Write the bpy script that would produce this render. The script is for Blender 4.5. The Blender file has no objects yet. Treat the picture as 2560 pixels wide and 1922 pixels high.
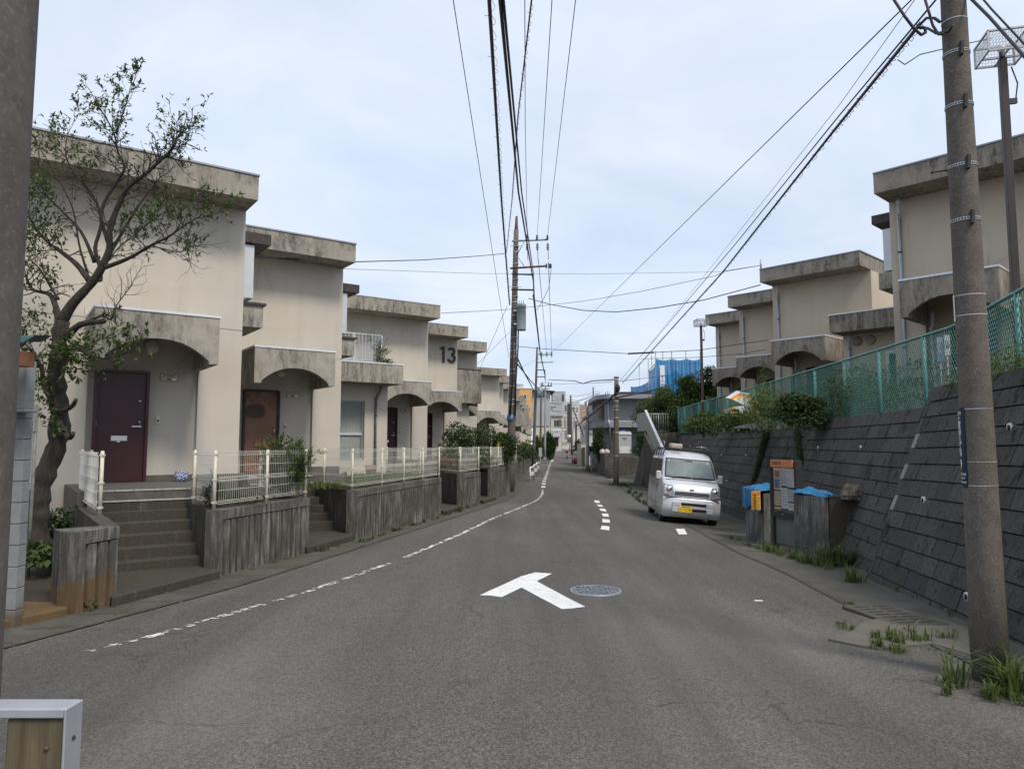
import bpy, bmesh, math, random
from mathutils import Vector, Matrix
from math import sin, cos, pi, radians, atan2, hypot
random.seed(7)
S = bpy.context.scene
COL = S.collection
# ------------------------------------------------------------------ camera, sky, sun, exposure
F = 1800.0; TILT = math.atan(149/1800); EYE = 1.6
cd = bpy.data.cameras.new('camera'); cam = bpy.data.objects.new('camera', cd); COL.objects.link(cam)
cam.location = (0, 0, EYE); cam.rotation_euler = (pi/2+TILT, 0, 0)
cd.sensor_width = 36; cd.lens = 36*F/2560; cd.clip_end = 6000; cd.clip_start = .05
S.camera = cam
SUN_EL, SUN_AZ = 52, 142      # azimuth clockwise from +Y (the way the camera looks)
W = bpy.data.worlds.new('World'); S.world = W; W.use_nodes = True
nt = W.node_tree; N = nt.nodes; L = nt.links
for n in list(N): N.remove(n)
def nn(t, **k):
    n = N.new(t)
    for a, b in k.items(): setattr(n, a, b)
    return n
out = nn('ShaderNodeOutputWorld'); bg = nn('ShaderNodeBackground'); bg.inputs[1].default_value = .11
sky = nn('ShaderNodeTexSky', sky_type='NISHITA', sun_disc=False, sun_elevation=radians(SUN_EL), sun_rotation=radians(SUN_AZ))
sky.air_density = 1.0; sky.dust_density = 2.0
tc = nn('ShaderNodeTexCoord'); sx = nn('ShaderNodeSeparateXYZ'); L.new(tc.outputs['Generated'], sx.inputs[0])
def mth(op, a, b=None):
    m = nn('ShaderNodeMath', operation=op)
    for i, v in enumerate((a, b)):
        if v is None: continue
        if isinstance(v, (int, float)): m.inputs[i].default_value = v
        else: L.new(v, m.inputs[i])
    return m.outputs[0]
den = mth('ADD', mth('MAXIMUM', sx.outputs[2], 0.0), .12)
cb = nn('ShaderNodeCombineXYZ'); L.new(mth('DIVIDE', sx.outputs[0], den), cb.inputs[0]); L.new(mth('DIVIDE', sx.outputs[1], den), cb.inputs[1])
def noise(sc, det, rough=.55, off=0, dist=0.):
    n = nn('ShaderNodeTexNoise'); n.inputs['Scale'].default_value = sc; n.inputs['Detail'].default_value = det
    n.inputs['Roughness'].default_value = rough; n.inputs['Distortion'].default_value = dist
    m = nn('ShaderNodeMapping'); m.inputs['Location'].default_value = (off, off*.7, 0); L.new(cb.outputs[0], m.inputs[0]); L.new(m.outputs[0], n.inputs[0])
    return n.outputs[0]
def ramp(src, a, b, ca=(0, 0, 0, 1), cb_=(1, 1, 1, 1)):
    r = nn('ShaderNodeValToRGB'); r.color_ramp.elements[0].position = a; r.color_ramp.elements[1].position = b
    r.color_ramp.elements[0].color = ca; r.color_ramp.elements[1].color = cb_; L.new(src, r.inputs[0]); return r.outputs[0]
cov = ramp(noise(.55, 5, .5, 3.1, .3), .34, .62, (.80, .80, .80, 1), (1, 1, 1, 1))
shade = ramp(noise(1.1, 7, .55, 9.2, .5), .3, .72, (4.5, 5.35, 6.7, 1), (6.2, 6.65, 7.4, 1))
mx = nn('ShaderNodeMix', data_type='RGBA'); L.new(cov, mx.inputs[0]); L.new(sky.outputs[0], mx.inputs[6]); L.new(shade, mx.inputs[7])
L.new(mx.outputs[2], bg.inputs[0]); L.new(bg.outputs[0], out.inputs[0])
ld = bpy.data.lights.new('sun', 'SUN'); ld.energy = 2.1; ld.angle = radians(14); ld.color = (1, .92, .80)
so = bpy.data.objects.new('sun', ld); COL.objects.link(so)
sdir = Vector((sin(radians(SUN_AZ))*cos(radians(SUN_EL)), cos(radians(SUN_AZ))*cos(radians(SUN_EL)), sin(radians(SUN_EL))))
so.rotation_euler = sdir.to_track_quat('Z', 'Y').to_euler(); so.location = (0, 0, 40)
S.view_settings.view_transform = 'Standard'; S.view_settings.look = 'None'; S.view_settings.exposure = 0.42; S.view_settings.gamma = 1
S.render.engine = 'CYCLES'; S.cycles.max_bounces = 6; S.cycles.transparent_max_bounces = 12

# ------------------------------------------------------------------ placing helpers (metres; the camera stands at x=y=0)
CT, ST = cos(TILT), sin(TILT)
def ray(px, py):
    u = (px-1280)/F; v = (961-py)/F
    return Vector((u, CT-v*ST, ST+v*CT))
def at(px, py, Y):
    r = ray(px, py); t = Y/r.y; return Vector((r.x*t, Y, EYE+r.z*t))
def lev(px, py, z):
    r = ray(px, py); t = (z-EYE)/r.z; return Vector((r.x*t, r.y*t, z))
def lerp_tab(T, y):
    if y <= T[0][0]: return T[0][1]
    for (a, b), (c, d) in zip(T, T[1:]):
        if y <= c:
            return b+(d-b)*(y-a)/(c-a)
    return T[-1][1]
PROF = [(-20, .15), (0, 0), (5, -.08), (10, -.2), (14, -.25), (20, -.33), (26, -.4), (34, -.5), (50, -.6), (74, -.7), (100, -.88), (118, -.98), (130, -.9), (145, -.6), (160, -.15), (190, .55), (230, .9)]
XW = [(0, -5.95), (26, -.62), (32, .0), (40, .3), (60, 1.15), (92, 2.9), (125, 4.6)]       # foot of the left walls
XL = [(0, -5.35), (5, -4.6), (9, -3.5), (26, -.15), (32, .35), (40, .75), (60, 1.6), (92, 3.4), (125, 5.1)]   # left edge of the asphalt
XR = [(-5, 3.3), (3, 3.35), (6.2, 3.65), (8, 3.72), (10.7, 3.98), (13, 4.0), (16.4, 4.3), (27.5, 4.8), (36, 5.4), (45, 6.0), (69, 7.4), (96, 9.0), (125, 11)]
XB = [(0, 3.2), (5, 4.0), (10.35, 4.85), (10.4, 5.2), (17.7, 6.33), (38, 7.65)]           # foot of the right block wall
def zg(x, y):
    z = lerp_tab(PROF, y)
    k = max(0, min(1, (y-3)/8))*max(0, min(1, (45-y)/15)); k2 = max(0, min(1, (y-11)/5))*max(0, min(1, (30-y)/6))
    return z - k*.03*max(0, min(x-2, 3.2)) - k2*.055*max(0, min(x-3.2, 2.2))
def grd(px, py, dz=0):
    r = ray(px, py); lo, hi = 1.0, 400.0
    t = 2.0
    while t < 400:
        p = r*t
        if EYE+p.z < zg(p.x, p.y)+dz: break
        t *= 1.01
    a, b = t/1.01, t
    for _ in range(20):
        m = (a+b)/2; p = r*m
        if EYE+p.z < zg(p.x, p.y)+dz: b = m
        else: a = m
    p = r*b; return Vector((p.x, p.y, EYE+p.z))

# ------------------------------------------------------------------ materials
def new_mat(name):
    m = bpy.data.materials.new(name); m.use_nodes = True
    return m, m.node_tree.nodes, m.node_tree.links, m.node_tree.nodes['Principled BSDF']
class MT:
    """small node builder"""
    def __init__(s, name):
        s.m, s.n, s.l, s.p = new_mat(name); s.tc = s.n.new('ShaderNodeTexCoord'); s.co = s.tc.outputs['Object']
    def node(s, t, **k):
        n = s.n.new(t)
        for a, b in k.items(): setattr(n, a, b)
        return n
    def put(s, sock, v):
        if hasattr(v, 'is_output') or isinstance(v, bpy.types.NodeSocket): s.l.new(v, sock)
        else: sock.default_value = v
    def map(s, scale=(1, 1, 1), loc=(0, 0, 0), rot=(0, 0, 0), src=None):
        m = s.node('ShaderNodeMapping'); m.inputs['Scale'].default_value = scale; m.inputs['Location'].default_value = loc; m.inputs['Rotation'].default_value = rot
        s.l.new(src or s.co, m.inputs[0]); return m.outputs[0]
    def noise(s, scale=5, detail=5, rough=.6, src=None, dist=0.):
        n = s.node('ShaderNodeTexNoise'); n.inputs['Scale'].default_value = scale; n.inputs['Detail'].default_value = detail
        n.inputs['Roughness'].default_value = rough; n.inputs['Distortion'].default_value = dist; s.l.new(src or s.co, n.inputs[0]); return n.outputs[0]
    def voro(s, scale=5, feature='F1', src=None, out='Distance'):
        n = s.node('ShaderNodeTexVoronoi', feature=feature); n.inputs['Scale'].default_value = scale; s.l.new(src or s.co, n.inputs[0]); return n.outputs[out]
    def ramp(s, src, a, b, ca=0., cb=1.):
        r = s.node('ShaderNodeMapRange'); r.inputs[1].default_value = a; r.inputs[2].default_value = b; r.inputs[3].default_value = ca; r.inputs[4].default_value = cb
        s.l.new(src, r.inputs[0]); return r.outputs[0]
    def math(s, op, a, b=0., c=None):
        m = s.node('ShaderNodeMath', operation=op); s.put(m.inputs[0], a); s.put(m.inputs[1], b)
        if c is not None: s.put(m.inputs[2], c)
        return m.outputs[0]
    def mix(s, f, a, b, mode='MIX'):
        m = s.node('ShaderNodeMix', data_type='RGBA', blend_type=mode); s.put(m.inputs[0], f)
        s.put(m.inputs[6], (*a, 1) if isinstance(a, tuple) and len(a) == 3 else a); s.put(m.inputs[7], (*b, 1) if isinstance(b, tuple) and len(b) == 3 else b)
        return m.outputs[2]
    def bump(s, h, st=.3, d=.01):
        b = s.node('ShaderNodeBump'); b.inputs['Strength'].default_value = st; b.inputs['Distance'].default_value = d; s.l.new(h, b.inputs['Height']); s.l.new(b.outputs[0], s.p.inputs['Normal'])
    def fin(s, col, rough=.85, metal=0., spec=None):
        s.put(s.p.inputs['Base Color'], (*col, 1) if isinstance(col, tuple) and len(col) == 3 else col); s.put(s.p.inputs['Roughness'], rough); s.p.inputs['Metallic'].default_value = metal
        if spec is not None: s.p.inputs['Specular IOR Level'].default_value = spec
        return s.m
def plain(name, col, rough=.6, metal=0., var=.12, scale=6, spec=None, coat=0):
    t = MT(name); f = t.noise(scale, 5, .65)
    c2 = tuple(max(0, c*(1-var*1.6)) for c in col); c1 = tuple(min(1, c*(1+var*.6)) for c in col)
    m = t.fin(t.mix(t.ramp(f, .3, .7), c2, c1), rough, metal, spec)
    if coat: t.p.inputs['Coat Weight'].default_value = coat; t.p.inputs['Coat Roughness'].default_value = .08
    return m
def m_stucco(name, col):
    t = MT(name); big = t.noise(.7, 4, .6); st = t.noise(1.5, 5, .6, t.map((1.6, 1.6, .18)))
    a = tuple(c*.86 for c in col); k = t.mix(t.ramp(big, .3, .7), a, col)
    k = t.mix(t.ramp(st, .50, .74, 0, .34), k, tuple(c*.62 for c in col))
    k = t.mix(t.ramp(t.noise(120, 2), .3, .7, 0, .12), k, tuple(c*.6 for c in col))
    ed = t.voro(.42, 'DISTANCE_TO_EDGE', t.map((1, 1, .7), (3, 5, 1))); msk = t.ramp(t.noise(.8, 3), .50, .60); k = t.mix(t.math('MULTIPLY', t.math('MULTIPLY', t.ramp(ed, .0045, .0015), msk), .35), k, tuple(c*.45 for c in col))
    pt = t.noise(.45, 2, .4, t.map((1, 1, 1.4), (8, 8, 3))); k = t.mix(t.ramp(pt, .58, .60, 0, .10), k, tuple(min(1, c*1.12) for c in col))
    t.bump(t.noise(90, 3), .25, .004); return t.fin(k, .92, spec=.25)
def m_stained(name, base=(.40, .365, .31), dark=(.10, .096, .085), amt=.8, lo=.47):
    """rain streaked concrete: vertical dark streaks inside cloudy blotches"""
    t = MT(name); st = t.noise(3.2, 7, .72, t.map((2.6, 2.6, .42))); bl = t.noise(.95, 4, .6, t.map((1, 1, .9), (4, 1, 2))); fine = t.noise(16, 6, .75, t.map((1.3, 1.3, .5)))
    f = t.math('MULTIPLY', t.ramp(st, .40, .58), t.ramp(bl, lo-.04, lo+.10))
    f = t.math('MULTIPLY', f, t.ramp(fine, .36, .58, .25, 1))
    f = t.math('MULTIPLY', f, amt)
    b2 = t.mix(t.ramp(t.noise(5, 5), .3, .7), tuple(c*.80 for c in base), base)
    b3 = t.mix(t.ramp(t.noise(55, 4, .8), .5, .75, 0, .35), b2, tuple(c*.62 for c in base))
    t.bump(t.noise(45, 6), .35, .005); return t.fin(t.mix(f, b3, dark), .9, spec=.25)
def m_oldconc(name, base=(.078, .072, .062), light=(.24, .23, .21), lo=.5, brown=0.):
    """dark weathered concrete with pale vertical runs"""
    t = MT(name); st = t.noise(7, 7, .7, t.map((2.2, 2.2, .22))); bl = t.noise(1.5, 5, .6)
    f = t.math('MULTIPLY', t.ramp(st, lo-.02, lo+.17), t.ramp(bl, .38, .62))
    k = t.mix(t.ramp(t.noise(30, 6, .8), .35, .7), tuple(c*.66 for c in base), tuple(c*1.25 for c in base))
    k = t.mix(f, k, light)
    k = t.mix(t.math('MULTIPLY', t.ramp(t.noise(2.3, 5), .5, .68), .55), k, (.075, .06, .04))
    if brown:
        sz = t.node('ShaderNodeSeparateXYZ'); t.l.new(t.co, sz.inputs[0])
        h = t.math('ADD', sz.outputs[2], t.ramp(t.noise(3, 5), .3, .7, -.12, .12))
        k = t.mix(t.math('MULTIPLY', t.ramp(h, brown+.05, brown-.02), t.ramp(t.noise(20, 6, .8), .3, .6, .25, .95)), k, (.155, .095, .042))
    t.bump(t.noise(60, 6, .75), .6, .006); return t.fin(k, .93, spec=.2)
MA = {}
MA['stucco'] = m_stucco('beige_stucco', (.60, .55, .475))
MA['stucco_r'] = m_stucco('tan_stucco', (.57, .485, .385))
MA['fascia'] = m_stained('stained_concrete_fascia', (.38, .345, .295), (.085, .082, .072), 1.0, .43)
MA['fascia_r'] = m_stained('dark_stained_fascia', (.34, .30, .25), (.075, .07, .06), 1.0, .40); MA['porch_r'] = m_stained('dark_stained_porch', (.35, .31, .26), (.09, .082, .07), .95, .44)
MA['porch'] = m_stained('stained_concrete_porch', (.42, .385, .33), (.11, .105, .092), .95, .45)
MA['flash'] = plain('white_metal_flashing', (.74, .76, .80), .4, .2, .06)
MA['flashg'] = plain('grey_metal_flashing', (.30, .31, .34), .5, .3, .1)
MA['soffit'] = plain('soffit_concrete', (.42, .39, .345), .9)
MA['conc'] = m_oldconc('old_dark_concrete')
MA['conc1'] = m_oldconc('old_concrete_rusty_foot', (.095, .09, .08), (.32, .31, .295), .46, .18)
MA['rib'] = m_oldconc('old_ribbed_concrete', (.095, .088, .077), (.32, .31, .285), .46)
MA['step'] = m_oldconc('step_concrete', (.07, .063, .052), (.13, .12, .105), .55)
MA['landing'] = plain('landing_tile', (.12, .11, .10), .8, 0, .25, 12)
MA['nose'] = plain('cream_step_nosing', (.52, .49, .42), .7, 0, .3, 20)
MA['maroon'] = plain('maroon_painted_steel', (.055, .016, .020), .38, .1, .12, 3)
MA['navy'] = plain('navy_painted_steel', (.022, .026, .04), .4, .1, .1, 3)
MA['steel'] = plain('brushed_steel', (.62, .62, .60), .32, .85, .08)
MA['galv'] = plain('galvanised_steel', (.42, .43, .44), .45, .6, .15, 20)
MA['glass_w'] = plain('milky_glass', (.72, .72, .70), .25, 0, .04)
MA['brass'] = plain('aged_cream_plate', (.42, .35, .22), .5, .1, .2, 30)
MA['white'] = plain('white_plastic', (.74, .74, .72), .5, 0, .06)
MA['cream'] = plain('cream_painted_steel', (.66, .62, .52), .5, .0, .12, 25)
MA['wire_w'] = plain('creamy_white_wire', (.74, .73, .66), .5, 0, .1, 25)
MA['black'] = plain('black_plastic', (.012, .012, .014), .5, 0, .1)
MA['cable'] = plain('black_cable', (.018, .018, .024), .6, 0, .1)
MA['dark'] = plain('dark_grey_metal', (.05, .05, .052), .5, .3, .15)
MA['brownm'] = plain('dark_brown_metal', (.045, .034, .032), .55, .2, .15)
MA['pvc'] = plain('grey_white_pvc_pipe', (.50, .52, .56), .5, 0, .12, 8)
MA['pvcg'] = plain('weathered_grey_pipe', (.20, .195, .18), .7, 0, .3, 14)
MA['hood'] = plain('dark_window_hood', (.06, .048, .045), .7, 0, .3, 8)
MA['curtain'] = plain('curtain_behind_glass', (.34, .36, .34), .7, 0, .14, 2)
MA['alum'] = plain('white_aluminium_frame', (.60, .62, .64), .4, .3, .06)
def asphalt():
    t = MT('worn_asphalt')
    sp = t.voro(95, 'F1', out='Color'); bwn = t.node('ShaderNodeRGBToBW'); t.l.new(sp, bwn.inputs[0])
    g = t.ramp(bwn.outputs[0], .25, .85, 0, 1)
    base = t.mix(g, (.062, .057, .050), (.200, .187, .168))
    base = t.mix(t.ramp(t.noise(160, 2, .5), .58, .72, 0, .55), base, (.33, .31, .275))
    big = t.noise(.42, 5, .6, t.map((1, .45, 1))); base = t.mix(t.ramp(big, .35, .65), base, t.mix(.32, base, (.055, .053, .05)))
    pale = t.ramp(t.noise(.3, 3, .5, t.map((1, .5, 1), (3, 7, 0))), .48, .66, 0, .28); base = t.mix(pale, base, (.235, .218, .192))
    trk = t.noise(1.3, 4, .6, t.map((1, .06, 1), (2, 0, 0))); base = t.mix(t.ramp(trk, .42, .62, 0, .35), base, (.055, .050, .044))
    spot = t.noise(2.4, 6, .75, t.map((1, .7, 1), (11, 3, 0))); base = t.mix(t.ramp(spot, .60, .70, 0, .45), base, (.06, .056, .052))
    bc = t.noise(.9, 3, .5); wc = t.node('ShaderNodeVectorMath', operation='SCALE'); nz = t.node('ShaderNodeTexNoise'); nz.inputs['Scale'].default_value = 1.6; nz.inputs['Detail'].default_value = 6; t.l.new(t.co, nz.inputs[0])
    t.l.new(nz.outputs['Color'], wc.inputs[0]); wc.inputs['Scale'].default_value = 1.1
    ad = t.node('ShaderNodeVectorMath', operation='ADD'); t.l.new(t.co, ad.inputs[0]); t.l.new(wc.outputs[0], ad.inputs[1])
    ed = t.voro(.33, 'DISTANCE_TO_EDGE', ad.outputs[0])
    cr = t.math('MULTIPLY', t.ramp(ed, .0055, .002), t.ramp(bc, .46, .56)); base = t.mix(t.math('MULTIPLY', cr, .5), base, (.045, .029, .027))
    t.bump(t.math('ADD', g, t.noise(60, 3)), .8, .009)
    return t.fin(base, .88, spec=.3)
MA['asphalt'] = asphalt()
def gutterc(name, a=(.105, .098, .085), b=(.060, .055, .046)):
    t = MT(name); k = t.mix(t.ramp(t.noise(1.6, 6, .7), .35, .65), a, b); k = t.mix(t.ramp(t.noise(45, 6, .8), .4, .75, 0, .5), k, tuple(c*1.5 for c in a))
    k = t.mix(t.ramp(t.noise(.8, 5, .7, t.map((1, 1, 1), (9, 2, 1))), .55, .72, 0, .6), k, (.10, .085, .05))
    t.bump(t.noise(50, 6), .5, .006); return t.fin(k, .92, spec=.2)
MA['gutter'] = gutterc('gutter_concrete')
MA['patch'] = gutterc('patched_concrete', (.155, .142, .122), (.095, .088, .075))
MA['dirt'] = gutterc('damp_earth', (.055, .045, .032), (.03, .026, .02))
MA['mossy'] = gutterc('brown_stained_slab', (.15, .10, .05), (.085, .06, .035))
def worn_white(name, lo, hi, sc=26):
    t = MT(name); h = t.math('MULTIPLY', 1.0, t.ramp(t.noise(sc, 7, .7), lo, hi))
    k = t.mix(h, (.115, .107, .095), (.80, .80, .79)); k = t.mix(t.ramp(t.noise(110, 4, .7), .54, .64, 0, .75), k, (.20, .19, .18)); k = t.mix(t.ramp(t.noise(5, 5), .45, .7, 0, .4), k, (.45, .44, .42)); t.bump(t.noise(60, 4), .3, .004); return t.fin(k, .8)
MA['paint'] = worn_white('worn_road_paint', .34, .38)
MA['paint_old'] = worn_white('flaking_road_paint', .565, .59, 8)
MA['paint_mid'] = worn_white('chipped_road_paint', .505, .55, 10)

# ------------------------------------------------------------------ mesh helpers
class MB:
    def __init__(s): s.v = []; s.f = []; s.mi = []; s.M = None; s.k = 0; s.sm = []
    def add(s, vs, fs, k=None, smooth=False):
        o = len(s.v); s.v += [tuple(s.M @ Vector(p)) if s.M else tuple(p) for p in vs]
        for f in fs: s.f.append(tuple(i+o for i in f)); s.mi.append(s.k if k is None else k); s.sm.append(smooth)
        return s
    def box(s, x0, x1, y0, y1, z0, z1, k=None):
        if x0 > x1: x0, x1 = x1, x0
        if y0 > y1: y0, y1 = y1, y0
        return s.add([(x0, y0, z0), (x1, y0, z0), (x1, y1, z0), (x0, y1, z0), (x0, y0, z1), (x1, y0, z1), (x1, y1, z1), (x0, y1, z1)],
                     [(0, 3, 2, 1), (4, 5, 6, 7), (0, 1, 5, 4), (1, 2, 6, 5), (2, 3, 7, 6), (3, 0, 4, 7)], k)
    def hexa(s, b, t, k=None):
        n = len(b); return s.add(list(b)+list(t), [tuple(reversed(range(n))), tuple(range(n, 2*n))]+[(i, (i+1) % n, (i+1) % n+n, i+n) for i in range(n)], k)
    def prism(s, poly, z0, z1, k=None):
        a = sum(p[0]*q[1]-q[0]*p[1] for p, q in zip(poly, poly[1:]+poly[:1]))
        if a < 0: poly = poly[::-1]
        zz = (lambda p: z0) if not callable(z0) else z0
        return s.hexa([(p[0], p[1], zz(p)) for p in poly], [(p[0], p[1], z1) for p in poly], k)
    def extr_y(s, poly, y0, y1, k=None):      # polygon in XZ pushed along Y
        a = sum(p[0]*q[1]-q[0]*p[1] for p, q in zip(poly, poly[1:]+poly[:1]))
        if a > 0: poly = poly[::-1]
        return s.hexa([(p[0], y0, p[1]) for p in poly[::-1]], [(p[0], y1, p[1]) for p in poly[::-1]], k)
    def extr_x(s, poly, x0, x1, k=None):      # polygon in YZ pushed along X
        return s.hexa([(x0, p[0], p[1]) for p in poly], [(x1, p[0], p[1]) for p in poly], k)
    def tube(s, pts, r, n=6, k=None, cap=True, smooth=True):
        pts = [Vector(p) for p in pts]; rs = r if isinstance(r, (list, tuple)) else [r]*len(pts); vs = []; fs = []
        up = None
        for i, p in enumerate(pts):
            d = (pts[min(i+1, len(pts)-1)]-pts[max(i-1, 0)])
            if d.length < 1e-9: d = Vector((0, 0, 1))
            d.normalize()
            if up is None:
                up = Vector((0, 0, 1)) if abs(d.z) < .9 else Vector((1, 0, 0))
            a = d.cross(up)
            if a.length < 1e-4: a = d.orthogonal()
            a.normalize(); b = a.cross(d); up = b
            for j in range(n):
                t = 2*pi*j/n; vs.append(p+(a*cos(t)+b*sin(t))*rs[i])
        for i in range(len(pts)-1):
            for j in range(n):
                fs.append((i*n+j, i*n+(j+1) % n, (i+1)*n+(j+1) % n, (i+1)*n+j))
        if cap: fs += [tuple(reversed(range(n))), tuple(range((len(pts)-1)*n, len(pts)*n))]
        return s.add(vs, fs, k, smooth)
    def cyl(s, p, r, h, n=16, axis='z', r2=None, k=None):
        p = Vector(p); d = {'x': Vector((1, 0, 0)), 'y': Vector((0, 1, 0)), 'z': Vector((0, 0, 1))}[axis]
        return s.tube([p, p+d*h], [r, r if r2 is None else r2], n, k)
    def lathe(s, prof, c=(0, 0, 0), n=16, k=None):
        vs = [(c[0]+r*cos(2*pi*j/n), c[1]+r*sin(2*pi*j/n), c[2]+z) for r, z in prof for j in range(n)]
        fs = [(i*n+j, i*n+(j+1) % n, (i+1)*n+(j+1) % n, (i+1)*n+j) for i in range(len(prof)-1) for j in range(n)]
        return s.add(vs, fs, k, True)
    def ball(s, c, r, sc=(1, 1, 1), n=12, k=None):
        pr = [(max(1e-4, sin(pi*i/n))*r, -cos(pi*i/n)*r) for i in range(n+1)]
        vs = [(c[0]+q*cos(2*pi*j/n)*sc[0], c[1]+q*sin(2*pi*j/n)*sc[1], c[2]+z*sc[2]) for q, z in pr for j in range(n)]
        fs = [(i*n+j, i*n+(j+1) % n, (i+1)*n+(j+1) % n, (i+1)*n+j) for i in range(n) for j in range(n)]
        return s.add(vs, fs, k, True)
    def build(s, name, mats, parent=None, bevel=0, loc=None, rotz=0, smooth=None):
        me = bpy.data.meshes.new(name); me.from_pydata(s.v, [], s.f)
        if not isinstance(mats, (list, tuple)): mats = [mats]
        for m in mats: me.materials.append(MA[m] if isinstance(m, str) else m)
        me.polygons.foreach_set('material_index', s.mi); me.polygons.foreach_set('use_smooth', [bool(x) if smooth is None else smooth for x in s.sm])
        me.update()
        o = bpy.data.objects.new(name, me); COL.objects.link(o)
        if parent: o.parent = parent
        if loc: o.location = loc
        if rotz: o.rotation_euler = (0, 0, rotz)
        if bevel:
            b = o.modifiers.new('bevel', 'BEVEL'); b.width = bevel; b.segments = 1; b.limit_method = 'ANGLE'
        return o
def tag(o, label=None, cat=None, group=None, kind=None):
    if label: o['label'] = label
    if cat: o['category'] = cat
    if group: o['group'] = group
    if kind: o['kind'] = kind
    return o
def empty(name, loc=(0, 0, 0), rz=0, label=None, cat=None, group=None):
    o = bpy.data.objects.new(name, None); COL.objects.link(o); o.location = loc; o.rotation_euler = (0, 0, rz); o.empty_display_size = .2
    return tag(o, label, cat, group)
def copy_tree(o, parent=None):
    c = o.copy(); COL.objects.link(c)
    if parent: c.parent = parent
    for ch in [x for x in bpy.data.objects if x.parent == o]: copy_tree(ch, c)
    return c
def text_mesh(name, body, size, mat, parent=None, loc=(0, 0, 0), rot=(0, 0, 0), ext=.002, sx=1., align='CENTER', off=0., spacing=1.):
    cu = bpy.data.curves.new(name, 'FONT'); cu.body = body; cu.size = size; cu.extrude = ext; cu.align_x = align; cu.align_y = 'CENTER'; cu.offset = off; cu.space_line = spacing
    t = bpy.data.objects.new(name+'_src', cu); COL.objects.link(t)
    dg = bpy.context.evaluated_depsgraph_get(); me = bpy.data.meshes.new_from_object(t.evaluated_get(dg)); bpy.data.objects.remove(t)
    o = bpy.data.objects.new(name, me); COL.objects.link(o); me.materials.clear(); me.materials.append(MA[mat] if isinstance(mat, str) else mat)
    if parent: o.parent = parent
    o.location = loc; o.rotation_euler = rot; o.scale = (sx, 1, 1); return o
# ------------------------------------------------------------------ ground, road, gutters, paint
def sheet(name, rows, ncol, mat, dz=0, kind='structure'):
    """rows: list of (y, xa, xb); laid on the ground height"""
    b = MB(); vs = []; fs = []
    for y, xa, xb in rows:
        for j in range(ncol+1):
            x = xa+(xb-xa)*j/ncol; vs.append((x, y, zg(x, y)+dz))
    n = ncol+1
    for i in range(len(rows)-1):
        for j in range(ncol): fs.append((i*n+j, i*n+j+1, (i+1)*n+j+1, (i+1)*n+j))
    b.add(vs, fs, 0, True); o = b.build(name, mat)
    if kind: o['kind'] = kind
    return o
ys = [-12, -6, -2]+[i*.75 for i in range(0, 60)]+[45+i*4 for i in range(0, 21)]+[127, 130, 134, 138, 142, 147, 152, 158, 165, 175, 190, 210, 230]
g = MB(); ex = [-400, -120, -50, -25, -12, -6, -3, 0, 3, 6, 9, 14, 25, 50, 120, 400]
gy = [-200, -60]+ys[::3]+[260, 400, 900]
vs = [(x, y, zg(min(max(x, -20), 1.9), min(y, 230))-.06) for y in gy for x in ex]
fs = [(i*len(ex)+j, i*len(ex)+j+1, (i+1)*len(ex)+j+1, (i+1)*len(ex)+j) for i in range(len(gy)-1) for j in range(len(ex)-1)]
g.add(vs, fs, 0, True); o = g.build('ground', 'dirt'); o['kind'] = 'structure'
for v in o.data.vertices:
    if v.co.x > 2 and v.co.y < 60: v.co.z -= .16
rows = [(y, lerp_tab(XL, y), lerp_tab(XR, y)) for y in ys if y <= 125]+[(y, 5.1-(y-125)*.9 if y < 150 else -17-(y-150)*.7, 11+(y-125)*.22) for y in ys if y > 125]
sheet('road', rows, 16, 'asphalt')
# gutter strips (a low concrete kerb strip each side)
sheet('gutter_strip', [(y, lerp_tab(XW, y)-.25, lerp_tab(XL, y)+.03) for y in ys if -2 <= y <= 118], 2, 'gutter', .012)
sheet('pavement', [(y, lerp_tab(XR, y)-.03, lerp_tab(XB, y)+.9) for y in ys if -2 <= y <= 38], 3, 'gutter', .01)
# joints of the gutter stones: dark thin lines
j = MB()
for i in range(70):
    y = 5.6+i*.62; xa, xb = lerp_tab(XW, y)+.02, lerp_tab(XL, y)-.02
    j.add([(xa, y, zg(xa, y)+.017), (xb, y+.12, zg(xb, y)+.017), (xb, y+.132, zg(xb, y)+.017), (xa, y+.012, zg(xa, y)+.017)], [(0, 1, 2, 3)])
for (T, off) in ((XL, -.01), (XR, .01)):
    for i in range(120):
        y0, y1 = 3+i*.3, 3.3+i*.3; a, b2 = lerp_tab(T, y0)+off, lerp_tab(T, y1)+off
        if y1 < 39: j.add([(a-.003, y0, zg(a, y0)+.016), (a+.003, y0, zg(a, y0)+.016), (b2+.003, y1, zg(b2, y1)+.016), (b2-.003, y1, zg(b2, y1)+.016)], [(0, 1, 2, 3)])
o = j.build('gutter_joint', 'dirt'); o['kind'] = 'structure'
def strip(name, pts, w, mat, dz=.006, label=None):
    b = MB(); vs = []
    for i, p in enumerate(pts):
        d = Vector(pts[min(i+1, len(pts)-1)])-Vector(pts[max(i-1, 0)]); d.z = 0; d.normalize(); nrm = Vector((-d.y, d.x, 0))*w/2
        ww = w
        for s in (-1, 1):
            q = Vector(p)+nrm*s; vs.append((q.x, q.y, zg(q.x, q.y)+dz))
    b.add(vs, [(2*i, 2*i+1, 2*i+3, 2*i+2)[::-1] for i in range(len(pts)-1)]); o = b.build(name, mat); o['kind'] = 'structure'; return o
def dense(P, n=8):
    r = []
    for (a, b), (c, d) in zip(P, P[1:]):
        for i in range(n): r.append((a+(c-a)*i/n, b+(d-b)*i/n, 0))
    r.append((P[-1][0], P[-1][1], 0)); return r
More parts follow.
